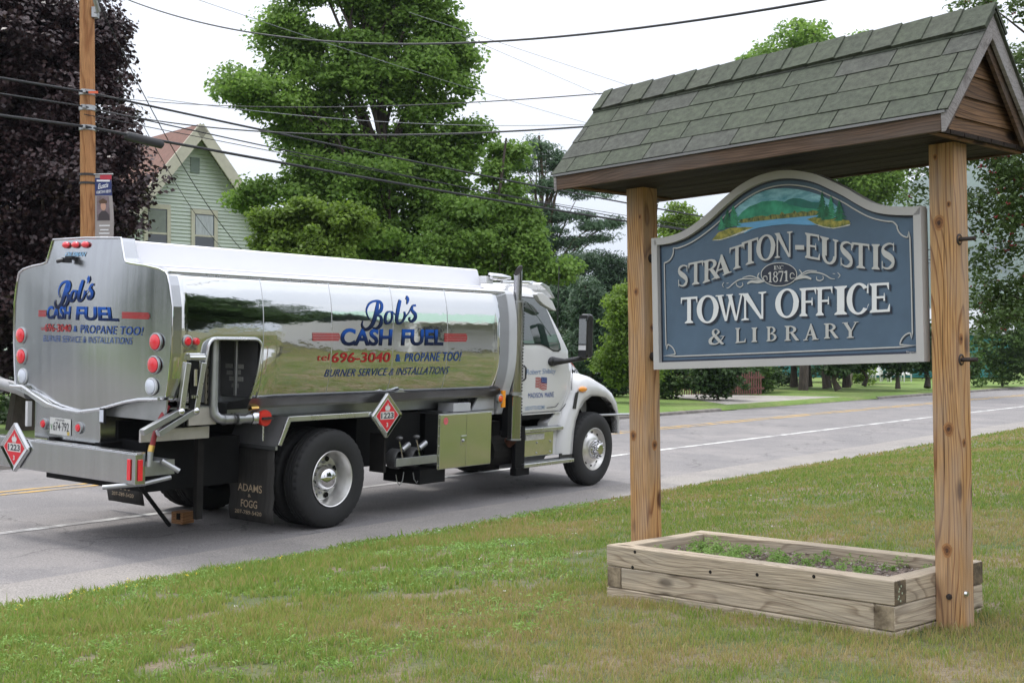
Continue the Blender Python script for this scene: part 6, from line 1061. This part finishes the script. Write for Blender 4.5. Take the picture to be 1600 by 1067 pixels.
NC = 5; TT = [0, .205, .41, .61, .80, .985]
for side in (0, 1):
    for c in range(NC):
        x = XL-.012-random.random()*.2; row = 0; offc = [.13, .33, .05, .24, .40][c]
        xs = [XL-.015]; x = XL-.015+offc
        while x < XR: xs.append(x); x += random.choice((.305, .33, .335, .30, .34)) if side == 0 else .33
        xs.append(XR+.015); k0 = .005+.0003
        for i in range(len(xs)-1):
            a, b = xs[i]+(.004 if i else 0), xs[i+1]-.004*(i < len(xs)-2)
            if b-a < .02: continue
            j1, j2 = random.uniform(-.004, .004), random.uniform(-.004, .004); t0, t1 = TT[c]-.018*(c > 0), min(1, TT[c+1]+.02); dk_ = random.uniform(0, .0025)
            v = [rs(a, t0+j1, .0, side), rs(b, t0+j2, .0, side), rs(b, t1, -.001, side), rs(a, t1, -.001, side), rs(a, t0+j1, .009+dk_, side), rs(b, t0+j2, .009+dk_, side), rs(b, t1, .0045+dk_*.3, side), rs(a, t1, .0045+dk_*.3, side)]
            MB().add(v, [(0, 1, 2, 3), (7, 6, 5, 4), (0, 4, 5, 1), (1, 5, 6, 2), (2, 6, 7, 3), (3, 7, 4, 0)]).ob('shingle', random.choice(M_sh), sign)
x = XR+.02; i = 0
while x > XL-.02:      # ridge caps, each lapping the next
    a = x-.175; lift = .004+(i % 2)*.0015; m_ = random.choice(M_sh)
    pr = [(-.17, .012), (-.02, .022), (.17, .012)]
    v = []
    for xx, kk in ((x, .012), (max(a-.03, XL-.02), .003)):
        for q_, (t0_, sd_) in enumerate(((.80, 0), (.985, 0), (1.0, 0), (.985, 1), (.80, 1))): v.append(rs(xx, t0_, .016+kk+lift, sd_) if q_ != 2 else (xx, RY, RZ+.033+kk+lift))
    for xx, kk in ((x, .0), (max(a-.03, XL-.02), -.004)):
        for q_, (t0_, sd_) in enumerate(((.80, 0), (.985, 0), (1.0, 0), (.985, 1), (.80, 1))): v.append(rs(xx, t0_, .008+kk+lift, sd_) if q_ != 2 else (xx, RY, RZ+.02+kk+lift))
    fs = [(k, k+1, k+6, k+5) for k in range(4)]+[(k, k+1, k+11, k+10) for k in range(4)]+[(0, 5, 15, 10), (4, 9, 19, 14)]
    MB().add(v, fs).ob('ridge_cap', m_, sign); x = a; i += 1
M_drip = mat('grey drip edge', (.2, .2, .2), .5, metal=.5, var=.1)
for side in (0, 1):
    y0 = EY if not side else 2*RY-EY; sg_ = 1 if not side else -1
    MB().box(XL, XR, min(y0-.012*sg_, y0+.01*sg_), max(y0-.012*sg_, y0+.01*sg_), EZ_-.014, EZ_-.001).ob('drip_edge', M_drip, sign)
    MB().box(XL+.02, XR-.025, min(y0+.002*sg_, y0+.03*sg_), max(y0+.002*sg_, y0+.03*sg_), EZ_-.098, EZ_-.015).ob('fascia_board', W_fas, sign, bevel=.003)
    for xe, xs_ in ((XR-.022, 1), (XL+.0, -1)):
        v = [rs(xe+d, t, k, side) for d in (0, .022) for t, k in ((-.01, -.0), (1.0, -.0), (1.0, -.088), (-.01, -.088))]
        # cut the lower end plumb with the fascia and the top end plumb at the ridge
        v = [(p[0], p[1], p[2]) for p in v]; v[3] = (v[3][0], y0+.0*sg_, EZ_-.105); v[7] = (v[7][0], y0+.0*sg_, EZ_-.105); zr = RZ-.088/math.cos(math.atan2(RZ-EZ_, RY-EY)); v[2] = (v[2][0], RY, zr); v[6] = (v[6][0], RY, zr); v[1] = (v[1][0], RY, RZ); v[5] = (v[5][0], RY, RZ)
        MB().add(v, [(0, 1, 2, 3), (7, 6, 5, 4), (0, 4, 5, 1), (1, 5, 6, 2), (2, 6, 7, 3), (3, 7, 4, 0)]).ob('rake_board', W_rake, sign, bevel=.002)
        v = [rs(xe-.03*xs_+d, t, k, side) for d in (0, .02) for t, k in ((.05, -.02), (.98, -.02), (.98, -.12), (.0, -.12))]
        MB().add(v, [(0, 1, 2, 3), (7, 6, 5, 4), (0, 4, 5, 1), (1, 5, 6, 2), (2, 6, 7, 3), (3, 7, 4, 0)]).ob('rafter', W_fas, sign)
sl = (RZ-EZ_)/(RY-EY)
for xe in (.06, -2.33):       # gable cladding boards, lapped
    z = EZ_-.10
    while z < RZ-.10:
        z1 = min(z+.118, RZ-.06); hw0 = min(RY-EY-.015, (RZ-.03-z)/sl); hw1 = max(.01, (RZ-.03-z1)/sl)
        hw1 = min(hw1, hw0); s_ = 1 if xe > -1 else -1
        MB().add([(xe+.022*s_, RY-hw0, z), (xe+.022*s_, RY+hw0, z), (xe+.008*s_, RY+hw1, z1), (xe+.008*s_, RY-hw1, z1), (xe, RY-hw0, z), (xe, RY+hw0, z), (xe, RY+hw1, z1), (xe, RY-hw1, z1)], [(0, 1, 2, 3), (4, 7, 6, 5), (0, 4, 5, 1), (1, 5, 6, 2), (2, 6, 7, 3), (3, 7, 4, 0)]).ob('gable_board', W_gab, sign); z += .114
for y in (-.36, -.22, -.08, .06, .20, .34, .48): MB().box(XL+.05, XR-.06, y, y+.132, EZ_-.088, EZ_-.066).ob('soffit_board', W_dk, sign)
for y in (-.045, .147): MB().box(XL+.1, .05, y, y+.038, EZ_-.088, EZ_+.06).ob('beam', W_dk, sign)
# --- the carved panel
def gp(a, b, d=0): return (a, .012-d, b)
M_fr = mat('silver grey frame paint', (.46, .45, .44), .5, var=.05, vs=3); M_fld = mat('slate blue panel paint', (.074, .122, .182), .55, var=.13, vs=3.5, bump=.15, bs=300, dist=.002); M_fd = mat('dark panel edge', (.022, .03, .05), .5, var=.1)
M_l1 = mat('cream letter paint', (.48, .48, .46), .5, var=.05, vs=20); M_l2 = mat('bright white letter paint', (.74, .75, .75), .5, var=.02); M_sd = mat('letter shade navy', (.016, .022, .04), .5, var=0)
OUT = [tuple(p) for p in D_OUTLINE]
def smooth_top(o):
    top, rest = o[:-2], o[-2:]; res = []
    for i in range(len(top)-1):
        p0, p1, p2, p3 = [Vector(top[j]) for j in (max(i-1, 0), i, i+1, min(i+2, len(top)-1))]
        for k in range(4): t = k/4; q = .5*((2*p1)+(p2-p0)*t+(2*p0-5*p1+4*p2-p3)*t*t+(3*p1-p0-3*p2+p3)*t**3); res.append((q.x, q.y))
    return res+[top[-1]]+list(rest)
OUT = smooth_top(OUT)
def inset(o, d):
    n = len(o); r = []
    for i in range(n):
        p, c, q = Vector(o[i-1]), Vector(o[i]), Vector(o[(i+1) % n]); e1, e2 = (c-p).normalized(), (q-c).normalized(); n1, n2 = Vector((e1.y, -e1.x)), Vector((e2.y, -e2.x)); b = (n1+n2); b = b/max(.3, b.length**2/2); r.append(tuple(c+b*d))
    return r
I1, I2, I3, I4 = inset(OUT, .044), inset(OUT, .056), inset(OUT, .080), inset(OUT, .086)
n_ = len(OUT)
def band(a, b, da, db, name, m, par, extra=0):
    mb = MB(); mb.add([gp(*p, da) for p in a]+[gp(*p, db) for p in b], [(i, (i+1) % n_, n_+(i+1) % n_, n_+i) for i in range(n_)]); return mb
fb = band(OUT, I1, .03, .03, '', None, None); k = len(fb.v); fb.add([gp(*p, .03) for p in OUT]+[gp(*p, -.03) for p in OUT]+[gp(*p, .03) for p in I1]+[gp(*p, .0) for p in I1], [(i, (i+1) % n_, n_+(i+1) % n_, n_+i) for i in range(n_)]+[(2*n_+i, 2*n_+(i+1) % n_, 3*n_+(i+1) % n_, 3*n_+i) for i in range(n_)])
panel = MB().prism(inset(OUT, .01), .0, .055, lambda a, b, d: (a, .012+d, b)).ob('sign_panel', M_fld, sign, label='slate blue arched panel with raised lettering and a painted lake scene')
fb.ob('frame', M_fr, panel)
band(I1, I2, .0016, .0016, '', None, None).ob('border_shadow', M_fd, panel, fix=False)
# white pin line with scooped corners
BLc, BRc, TLc, TRc = I3[-1], I3[-2], I3[0], I3[-3]
top_pts = I3[:-2]
def scoop(c, r, a0, a1, n=9): return [(c[0]+r*math.cos(R(a0+(a1-a0)*i/n)), c[1]+r*math.sin(R(a0+(a1-a0)*i/n))) for i in range(n+1)]
rS = .075
tl = [p for p in top_pts if p[0] > TLc[0]+rS*1.0 and p[0] < TRc[0]-rS*1.0]
line = scoop(TLc, rS, -90, 8)+tl+scoop(TRc, rS, 185, 270)+scoop(BRc, rS, 90, 180)+scoop(BLc, rS, 0, 90); line.append(line[0])
mb = MB(); stroke(mb, line, [.0075]*len(line), lambda a, b, k: gp(a, b, .003), sub=2); mb.ob('white_pin_line', M_l1, panel, fix=False)
line2 = [(a+.006, b-.007) for a, b in line]; mb = MB(); stroke(mb, [(a*1.0, b) for a, b in line2], [.006]*len(line2), lambda a, b, k: gp(a, b, .0022), sub=2); mb.ob('dark_pin_line', M_fd, panel, fix=False)
G3 = lambda a, b, d: gp(a, b, d)
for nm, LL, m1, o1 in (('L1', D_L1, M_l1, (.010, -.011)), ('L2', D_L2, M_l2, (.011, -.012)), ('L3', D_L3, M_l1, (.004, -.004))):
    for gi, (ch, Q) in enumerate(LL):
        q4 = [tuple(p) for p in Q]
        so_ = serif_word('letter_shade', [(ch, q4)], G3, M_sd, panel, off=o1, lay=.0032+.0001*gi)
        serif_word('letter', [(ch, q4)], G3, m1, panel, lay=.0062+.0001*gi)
mb = MB(); ov = [tuple(p) for p in D_OVAL]; oc = (sum(p[0] for p in ov)/40, sum(p[1] for p in ov)/40); n4 = 40
mb.add([gp(*p, .005) for p in ov], [tuple(range(40))]); mb.ob('oval_plate', M_sd, panel, fix=False)
mb = MB(); oi_ = [(oc[0]+(a-oc[0])*.955, oc[1]+(b-oc[1])*.93) for a, b in ov]; mb.add([gp(*p, .006) for p in ov]+[gp(*p, .006) for p in oi_], [(i, (i+1) % 40, 40+(i+1) % 40, 40+i) for i in range(40)]); mb.ob('oval_rim', M_l1, panel, fix=False)
serif_word('small_lettering', [(c, [tuple(p) for p in Q]) for c, Q in D_L4], G3, M_l1, panel, lay=.0065); serif_word('year_digits', [(c, [tuple(p) for p in Q]) for c, Q in D_L5], G3, M_l1, panel, lay=.0065)
for i, (pts, w_) in enumerate(D_SCROLL):
    mb = MB(); stroke(mb, [tuple(p) for p in pts], w_, lambda a, b, k: gp(a, b, .0068+.0001*i), sub=5); mb.ob('scroll', M_l1, panel, fix=False)
text('maker_mark', 'Signs', [tuple(D_SIG[i]) for i in (3, 2, 1, 0)], lambda a, b: gp(a, b, .003), M_l1, panel, .0)
# painted lake scene
pt = D_PAINT
def flat(name, poly, m, lay): return MB().add([gp(a, b, lay) for a, b in poly], [tuple(range(len(poly)))]).ob(name, m, panel, fix=False)
flat('painted_sky', pt['sky'], mat('painted sky', (.09, .38, .50), .6, var=.3, vs=9, st=(1, 1, 3), col2=(.30, .55, .62)), .0022)
flat('painted_ridge', pt['mount_far'], mat('painted far ridge', (.025, .17, .14), .6, var=.2, vs=15), .0026); flat('painted_mountain', pt['mount'], mat('painted mountain', (.02, .22, .13), .6, var=.25, vs=14, col2=(.05, .32, .19)), .0030)
flat('painted_shore', pt['shore'], mat('painted shore', (.03, .11, .035), .6, var=.5, vs=40, col2=(.22, .2, .05), st=(2, 1, 1)), .0034); flat('painted_lake', pt['lake'], mat('painted lake', (.13, .36, .60), .6, var=.12, vs=12, st=(1, 1, 5)), .0038)
M_isl = mat('painted island', (.13, .20, .035), .6, var=.45, vs=40, col2=(.3, .26, .05)); M_rk = mat('painted rocks', (.5, .52, .5), .6, var=.35, vs=60)
for s_ in ('right', 'left'): flat('painted_rocks', pt['rocks_'+s_], M_rk, .0041); flat('painted_island', pt['island_'+s_], M_isl, .0045)
M_ptr = [mat('painted spruce', (.015, .13, .06), .6, var=.5, vs=50), mat('painted spruce light', (.04, .25, .13), .6, var=.4, vs=60)]
for i, tr in enumerate(pt['tree']):
    (lx, ly), (rx, ry), (tx, ty) = tr; mb = MB(); k = 0
    for j in range(9):       # tiers of boughs with ragged ends
        f0, f1 = j/9, (j+1.6)/9; wd0 = (1-f0)*.55*(1+.2*(j % 2)); cx0 = (lx+rx)/2*(1-f0)+tx*f0; y0_ = (ly+ry)/2*(1-f0)+ty*f0; y1_ = min(ty, (ly+ry)/2*(1-f1)+ty*f1); cx1 = (lx+rx)/2*(1-f1)+tx*f1 if f1 < 1 else tx
        for h_ in range(3): u0 = -1+h_*2/3; mb.add([gp(cx0+(rx-lx)*wd0*u0, y0_-.004*random.random(), .0049+.00005*k), gp(cx0+(rx-lx)*wd0*(u0+.7), y0_-.006*random.random(), .0049+.00005*k), gp(cx1, y1_, .0049+.00005*k)], [(0, 1, 2)]); k += 1
    mb.ob('painted_tree', M_ptr[i % 2], panel, fix=False)

# ================================================================== PLANTER
plr = empty('timber_planter', M=GM @ Matrix.Translation((-1.085, .06, 0)), label='weathered grey timber planter box at the foot of the town sign', cat='planter')
PX0, PX1, PY0, PY1 = -.99, .945, -.46, .45; TW = .112
def tim(x0, x1, y0, y1, z0, z1, ax, **k):
    o = MB().box(x0, x1, y0, y1, z0, z1).ob('timber', W_tim if ax == 'x' else W_timy, plr, bevel=.007, seg=2, **k)
    return o
def endcap(x0, x1, y0, y1, z0, z1): MB().box(x0, x1, y0, y1, z0, z1).ob('end_grain', M_end, plr, bevel=.003)
g_ = .0025
for L_ in range(3):
    z0 = .160-L_*.127; z1 = z0+.1245
    if L_ % 2 == 0:
        tim(PX0, PX1, PY0, PY0+TW, z0, z1, 'x'); tim(PX0, PX1, PY1-TW, PY1, z0, z1, 'x'); tim(PX0, PX0+TW, PY0+TW+g_, PY1-TW-g_, z0, z1-.003, 'y'); tim(PX1-TW, PX1, PY0+TW+g_, PY1-TW-g_, z0, z1-.004, 'y')
        if L_ == 0:
            for y0 in (PY0, PY1-TW): endcap(PX1-.002, PX1+.003, y0+.004, y0+TW-.004, z0+.004, z1-.004)
    else:
        tim(PX0+TW+g_, PX1-TW-g_, PY0+.002, PY0+TW, z0, z1, 'x'); tim(PX0+TW+g_, PX1-TW-g_, PY1-TW, PY1, z0, z1, 'x'); tim(PX0+.004, PX0+TW, PY0+.004, PY1, z0, z1, 'y'); tim(PX1-TW, PX1, PY0+.003, PY1, z0, z1, 'y')
        W_e = mat('brown end grain', (.16, .115, .07), .95, var=.5, vs=9, col2=(.27, .22, .15), bump=.4, bs=60)
        for x0 in (PX0+.006, PX1-TW): MB().box(x0+.002, x0+TW-.006, PY0-.001, PY0+.006, z0+.004, z1-.004).ob('end_grain', W_e, plr)
for x, z in ((PX0+.23, .272), (PX0+.21, .18), (-.2, .215), (.12, .235), (.48, .265)): MB().lathe([(-.0015, .001), (-.001, .010), (.001, .011)], (x, PY0, z-.01), 'y', 10).ob('nail_hole', M_dark, plr)
for i in range(7): MB().ball((PX1+.0035, PY0+.03+.04*random.random(), .18+.012*i), .006, 6, 4, (.2, 1, 1)).ob('lichen_spot', mat('lichen', (.35, .4, .28), .9, var=.2), plr)
M_soil = mat('bark mulch soil', (.10, .065, .045), 1, var=.5, vs=30, col2=(.22, .17, .14), bump=1, bs=60, dist=.03)
P = [[(PX0+TW+(PX1-PX0-2*TW)*i/60, PY0+TW+(PY1-PY0-2*TW)*j/24, .20+.012*math.sin(i*.7+j)+.02*random.random()) for i in range(61)] for j in range(25)]
MB().grid(P).ob('soil', M_soil, plr, smooth='all')
N_ = 900; V = []; F = []
for i in range(N_):
    x, y = random.uniform(PX0+TW, PX1-TW), random.uniform(PY0+TW, PY1-TW); a = random.random()*6.28; s = random.uniform(.006, .02); z = .222+random.random()*.008; ca, sa = math.cos(a)*s, math.sin(a)*s; k = len(V)
    V += [(x-ca, y-sa, z), (x+sa*.4, y-ca*.4, z+.004), (x+ca, y+sa, z+random.uniform(0, .008)), (x-sa*.4, y+ca*.4, z+.002)]; F.append((k, k+1, k+2, k+3))
fast_mesh('mulch_chips', np.array(V), np.array(F), leaf_mat('mulch chip', (.08, .05, .035), (.40, .36, .33), 0, .9), rng.random(N_), plr, kind='stuff')
L_weed = leaf_mat('weed leaf', (.14, .26, .045), (.30, .46, .12), .4)
cen = []
for i in range(85):
    x = PX0+.25+abs(random.gauss(0, .75)) if random.random() < .6 else random.uniform(PX0+.2, PX1-.15); y = random.choice((random.gauss(.12, .14), random.gauss(-.12, .15)))
    if PX0+.13 < x < PX1-.13 and PY0+.13 < y < PY1-.13: cen.append((x, y, .235+.03*random.random()))
cen = np.array(cen); Vw, Fw, rn = leaf_cloud(cen, .022+.042*rng.random(len(cen)), 44, .020, flat=.75, aspect=.5, updown=.6)
wd = fast_mesh('planter_weeds', Vw, Fw, L_weed, rn, None, label='patchy green weeds growing in the timber planter', cat='weeds', kind='stuff'); wd.matrix_world = plr.matrix_world.copy()

# ================================================================== CRABAPPLE at the right edge, close by
cr_ = broadleaf('crabapple_tree', 'red-berried crabapple tree leaning in from the right behind the sign', (at(1900, 10.8), 10.8, .0),
    blobs_px([(1585, 230, 85, 62, 0), (1560, 330, 62, 75, .3), (1600, 300, 62, 80, 0), (1545, 230, 42, 48, .4), (1475, 235, 55, 30, .6), (1420, 235, 30, 35, .6), (1438, 285, 24, 38, .5), (1412, 300, 12, 30, .5), (1535, 400, 28, 36, .2), (1590, 460, 40, 60, .4), (1545, 470, 26, 60, .5), (1580, 395, 34, 30, .4), (1600, 10, 62, 36, -.4), (1530, 8, 44, 18, -.4), (1700, 250, 90, 170, .6), (1620, 100, 60, 60, .4), (1850, 200, 150, 150, .3), (1980, 300, 120, 110, 0), (1800, 50, 130, 110, .2), (1820, 380, 110, 70, -.4), (1535, 500, 22, 40, .4)], 10.8),
    .11, L_crab, 1750, 20, .050, .13, nl=40, fill=.25, top=(at(1740, 10.8), 10.9, 4.6), aspect=.62, flat=.8)
cc_ = cr_.children[0]; me = cc_.data; co = np.empty(len(me.vertices)*3, np.float32); me.vertices.foreach_get('co', co); co = co.reshape(-1, 3); pick = co[rng.choice(len(co), 420, replace=False)]
V = []; F = []
ico = [(0, 0, -1), (.89, 0, -.45), (.28, .85, -.45), (-.72, .53, -.45), (-.72, -.53, -.45), (.28, -.85, -.45), (.72, .53, .45), (-.28, .85, .45), (-.89, 0, .45), (-.28, -.85, .45), (.72, -.53, .45), (0, 0, 1)]
icf = [(0, 2, 1), (0, 3, 2), (0, 4, 3), (0, 5, 4), (0, 1, 5), (1, 2, 6), (2, 3, 7), (3, 4, 8), (4, 5, 9), (5, 1, 10), (1, 6, 10), (2, 7, 6), (3, 8, 7), (4, 9, 8), (5, 10, 9), (6, 7, 11), (7, 8, 11), (8, 9, 11), (9, 10, 11), (10, 6, 11)]
for p in pick:
    for j in range(random.randint(1, 4)):
        o = p+np.array([random.gauss(0, .018), random.gauss(0, .018), -.02-.02*random.random()]); k = len(V); r_ = random.uniform(.007, .011); V += [tuple(o+np.array(q)*r_) for q in ico]; F += [tuple(k+i for i in f) for f in icf]
b_ = fast_mesh('berries', np.array(V), np.array(F), mat('crabapple red', (.22, .012, .02), .3, var=.25, vs=20), None, cr_, kind='stuff'); b_.matrix_parent_inverse = cc_.matrix_parent_inverse.copy()

# ================================================================== GRASS of the near lawn
L_grass = leaf_mat('grass blade', (.085, .16, .025), (.44, .35, .19), .42, .6)
e_ = L_grass.node_tree.nodes['Color Ramp'].color_ramp.elements
q_ = e_.new(.28); q_.color = (.185, .29, .05, 1); q_ = e_.new(.5); q_.color = (.28, .33, .08, 1); q_ = e_.new(.74); q_.color = (.38, .30, .12, 1)
def vnoise(x, y, s, seed):
    r_ = np.random.default_rng(seed); T = r_.random((64, 64)); x = x/s; y = y/s; xi = np.floor(x).astype(int); yi = np.floor(y).astype(int); fx = x-xi; fy = y-yi; fx = fx*fx*(3-2*fx); fy = fy*fy*(3-2*fy); g = lambda a, b: T[a % 64, b % 64]
    return (g(xi, yi)*(1-fx)+g(xi+1, yi)*fx)*(1-fy)+(g(xi, yi+1)*(1-fx)+g(xi+1, yi+1)*fx)*fy
def lawn_points(y0, y1, dens, wide=0):
    area = (y1-y0)*(.9 if not wide else 1.4)*(y0+y1)/2; N = int(area*dens); y = np.sqrt(rng.random(N)*(y1**2-y0**2)+y0**2); x = (rng.random(N)*.9-.45)*y if not wide else (.45+.7*rng.random(N))*y*np.where(rng.random(N) < .5, 1, -1)
    s = Lv.x*x+Lv.y*y; nb = Nv.x*x+Nv.y*y; n = nb-np.where(s > 10, -.0006*(s-10)**2, 0); edge = 8.80+.10*(vnoise(s, n*0, .5, 3)-.5)+.16*(vnoise(s, n*0, .12, 4)-.5)
    k = n < edge; gx = (x-GO.x)*Xs.x+(y-GO.y)*Xs.y; gy = (x-GO.x)*Bv.x+(y-GO.y)*Bv.y
    k &= ~((gx > -2.075) & (gx < -.14) & (gy > -.40) & (gy < .51)); k &= ~((gx > -.15) & (gx < .01) & (gy > -.01) & (gy < .15))
    return x[k], y[k], s[k], n[k]
def grass(y0, y1, dens, hgt, wid, bend_=.6, wide=0):
    x, y, s, n = lawn_points(y0, y1, dens, wide); N = len(x)
    bare = vnoise(x, y, .55, 11)*.6+vnoise(x, y, .17, 12)*.4; lush = vnoise(x, y, 1.3, 13)*.65+vnoise(x, y, .4, 14)*.35; leftz = np.clip((2.6-x-.12*y)/3.0, 0, 1)*np.clip((n-3.0)/3.5, 0, 1)
    tuft = vnoise(x, y, .11, 15)
    keep = rng.random(N) < np.clip(1.15-2.6*np.clip(bare-.60, 0, 1)*4*(.3+leftz), .08, 1)*np.clip(.35+tuft*1.1, 0, 1)
    x, y, s, n, lush, leftz, tuft = [a[keep] for a in (x, y, s, n, lush, leftz, tuft)]; N = len(x)
    z = .56-.0040*np.clip(n, 0, None)**2-.00037*np.clip(n, 0, None)**3
    h = hgt*(.35+.8*rng.random(N)**1.5+.5*(rng.random(N) < .04))*(.5+.8*tuft)*(1+.7*leftz*(lush > .45)); az = rng.random(N)*6.283+0; ln = bend_*(.2+rng.random(N))*h; w_ = wid*(.6+.8*rng.random(N))*(1+.6*leftz)
    dx, dy = np.cos(az), np.sin(az); fa = rng.random(N)*6.283; px, py = np.cos(fa)*w_/2, np.sin(fa)*w_/2
    b0 = np.stack([x-px, y-py, z-.004], 1); b1 = np.stack([x+px, y+py, z-.004], 1); m0 = np.stack([x+dx*ln*.35-px*.75, y+dy*ln*.35-py*.75, z+h*.6], 1); m1 = np.stack([x+dx*ln*.35+px*.75, y+dy*ln*.35+py*.75, z+h*.6], 1); tp = np.stack([x+dx*ln, y+dy*ln, z+h*.95], 1); tq = tp+np.stack([px*.15, py*.15, 0*z], 1)
    V = np.stack([b0, b1, m0, m1, tp, tq], 1).reshape(-1, 3); i = np.arange(N)*6; F = np.concatenate([np.stack([i, i+1, i+3, i+2], 1), np.stack([i+2, i+3, i+5, i+4], 1)])
    dry = np.clip((vnoise(x, y, 1.5, 21)*.45+vnoise(x, y, .5, 22)*.35+vnoise(x, y, .2, 23)*.2-.43)*4.5, 0, 1)*(1-.6*leftz)
    t = np.clip(.10+.42*rng.random(N)+.1*lush+.5*dry*(.4+.6*rng.random(N))+(rng.random(N) < .09)*.45, 0, 1); t = np.where(leftz > .5, t*.8+.05, t)
    return V, F, np.concatenate([t, t])
parts = [grass(2.4, 8.5, 1500, .042, .009, wide=1), grass(8.5, 20, 330, .045, .02, wide=1), grass(2.6, 4.2, 1800, .042, .008), grass(4.2, 8.2, 6200, .042, .0042), grass(8.2, 13, 2600, .042, .0068), grass(13, 22, 900, .044, .014), grass(22, 45, 160, .05, .03)]
off = 0; Vs, Fs, Rs = [], [], []
for V, F, t in parts: Vs.append(V); Fs.append(F+off); Rs.append(t); off += len(V)
gob = fast_mesh('grass', np.concatenate(Vs), np.concatenate(Fs), L_grass, np.concatenate(Rs), None, label='patchy dry and green lawn grass in front of the road', cat='grass', kind='stuff')
# broad-leaved weeds, clover and small yellow flowers along the verge
def weeds(N, per, size, cond, hz, mm, nm, lb, rad=.06, flat=.5, asp=.5):
    x, y, s, n = lawn_points(4.5, 16, 60); lf = np.clip((2.6-x-.12*y)/3.0, 0, 1); k = cond(x, y, s, n) & (rng.random(len(x)) < .9); x, y, n = x[k], y[k], n[k]; sel = rng.permutation(len(x))[:N]; x, y, n = x[sel], y[sel], n[sel]
    cen = np.stack([x, y, .56-.0040*np.clip(n, 0, None)**2-.00037*np.clip(n, 0, None)**3+hz], 1); V, F, rn = leaf_cloud(cen, rad*(.5+rng.random(len(cen))), per, size, flat=flat, aspect=asp, updown=.7); fast_mesh(nm, V, F, mm, rn, None, label=lb, cat='weeds', kind='stuff')
weeds(480, 34, .030, lambda x, y, s, n: (n > 3.6) & (x < .4) & (vnoise(x, y, .9, 31) > .45), .014, L_weed, 'weeds', 'bright green broad-leaved weeds at the lower left of the lawn', .10, .35, .35)
weeds(260, 26, .026, lambda x, y, s, n: (n > 8.2), .025, L_weed, 'verge_weeds', 'low leafy weeds along the edge of the asphalt', .09, .4, .45)
L_yel = leaf_mat('yellow flower', (.6, .42, .02), (.8, .62, .05), .2); weeds(34, 5, .016, lambda x, y, s, n: (n > 8.0) & (x < -1.8), .05, L_yel, 'yellow_flowers', 'small yellow flowers on the verge at the far left', .05, .3, .9)
L_clo = leaf_mat('clover flower', (.55, .55, .5), (.75, .74, .7), .2); weeds(36, 3, .013, lambda x, y, s, n: (n > 4.5) & (n < 8.6) & (x > -2), .05, L_clo, 'clover_flowers', 'tiny white clover heads scattered over the lawn', .02, .5, .9)
# loose gravel and dead stalks where asphalt meets grass
N_ = 2600; s_ = rng.random(N_)**1.3*34+2; n_g = 8.80-np.abs(rng.normal(size=N_))*.12+.22*np.clip(rng.normal(size=N_), -.4, 1.2); nb = n_g+np.where(s_ > 10, -.0006*(s_-10)**2, 0); X = Lv.x*s_+Nv.x*nb; Y_ = Lv.y*s_+Nv.y*nb; Z_ = np.maximum(.56-.0040*n_g**2-.00037*n_g**3, .035*(n_g-9.87))+.006; a_g = rng.random(N_)*6.28; r_g = .006+.014*rng.random(N_)**3
c_, q_ = np.cos(a_g)*r_g, np.sin(a_g)*r_g; V = np.stack([np.stack([X-c_, Y_-q_, Z_], 1), np.stack([X+q_*.8, Y_-c_*.8, Z_], 1), np.stack([X+c_, Y_+q_, Z_], 1), np.stack([X-q_*.8, Y_+c_*.8, Z_], 1), np.stack([X, Y_, Z_+r_g*.8], 1)], 1).reshape(-1, 3); i = np.arange(N_)*5
F = np.concatenate([np.stack([i+k, i+(k+1) % 4, i+4], 1) for k in range(4)]); fast_mesh('loose_gravel', V, F, leaf_mat('road grit', (.12, .11, .10), (.42, .40, .37), 0, .9), np.tile(rng.random(N_), 4), None, label='loose gravel along the edge of the asphalt', cat='gravel', kind='stuff')
bpy.context.view_layer.update()
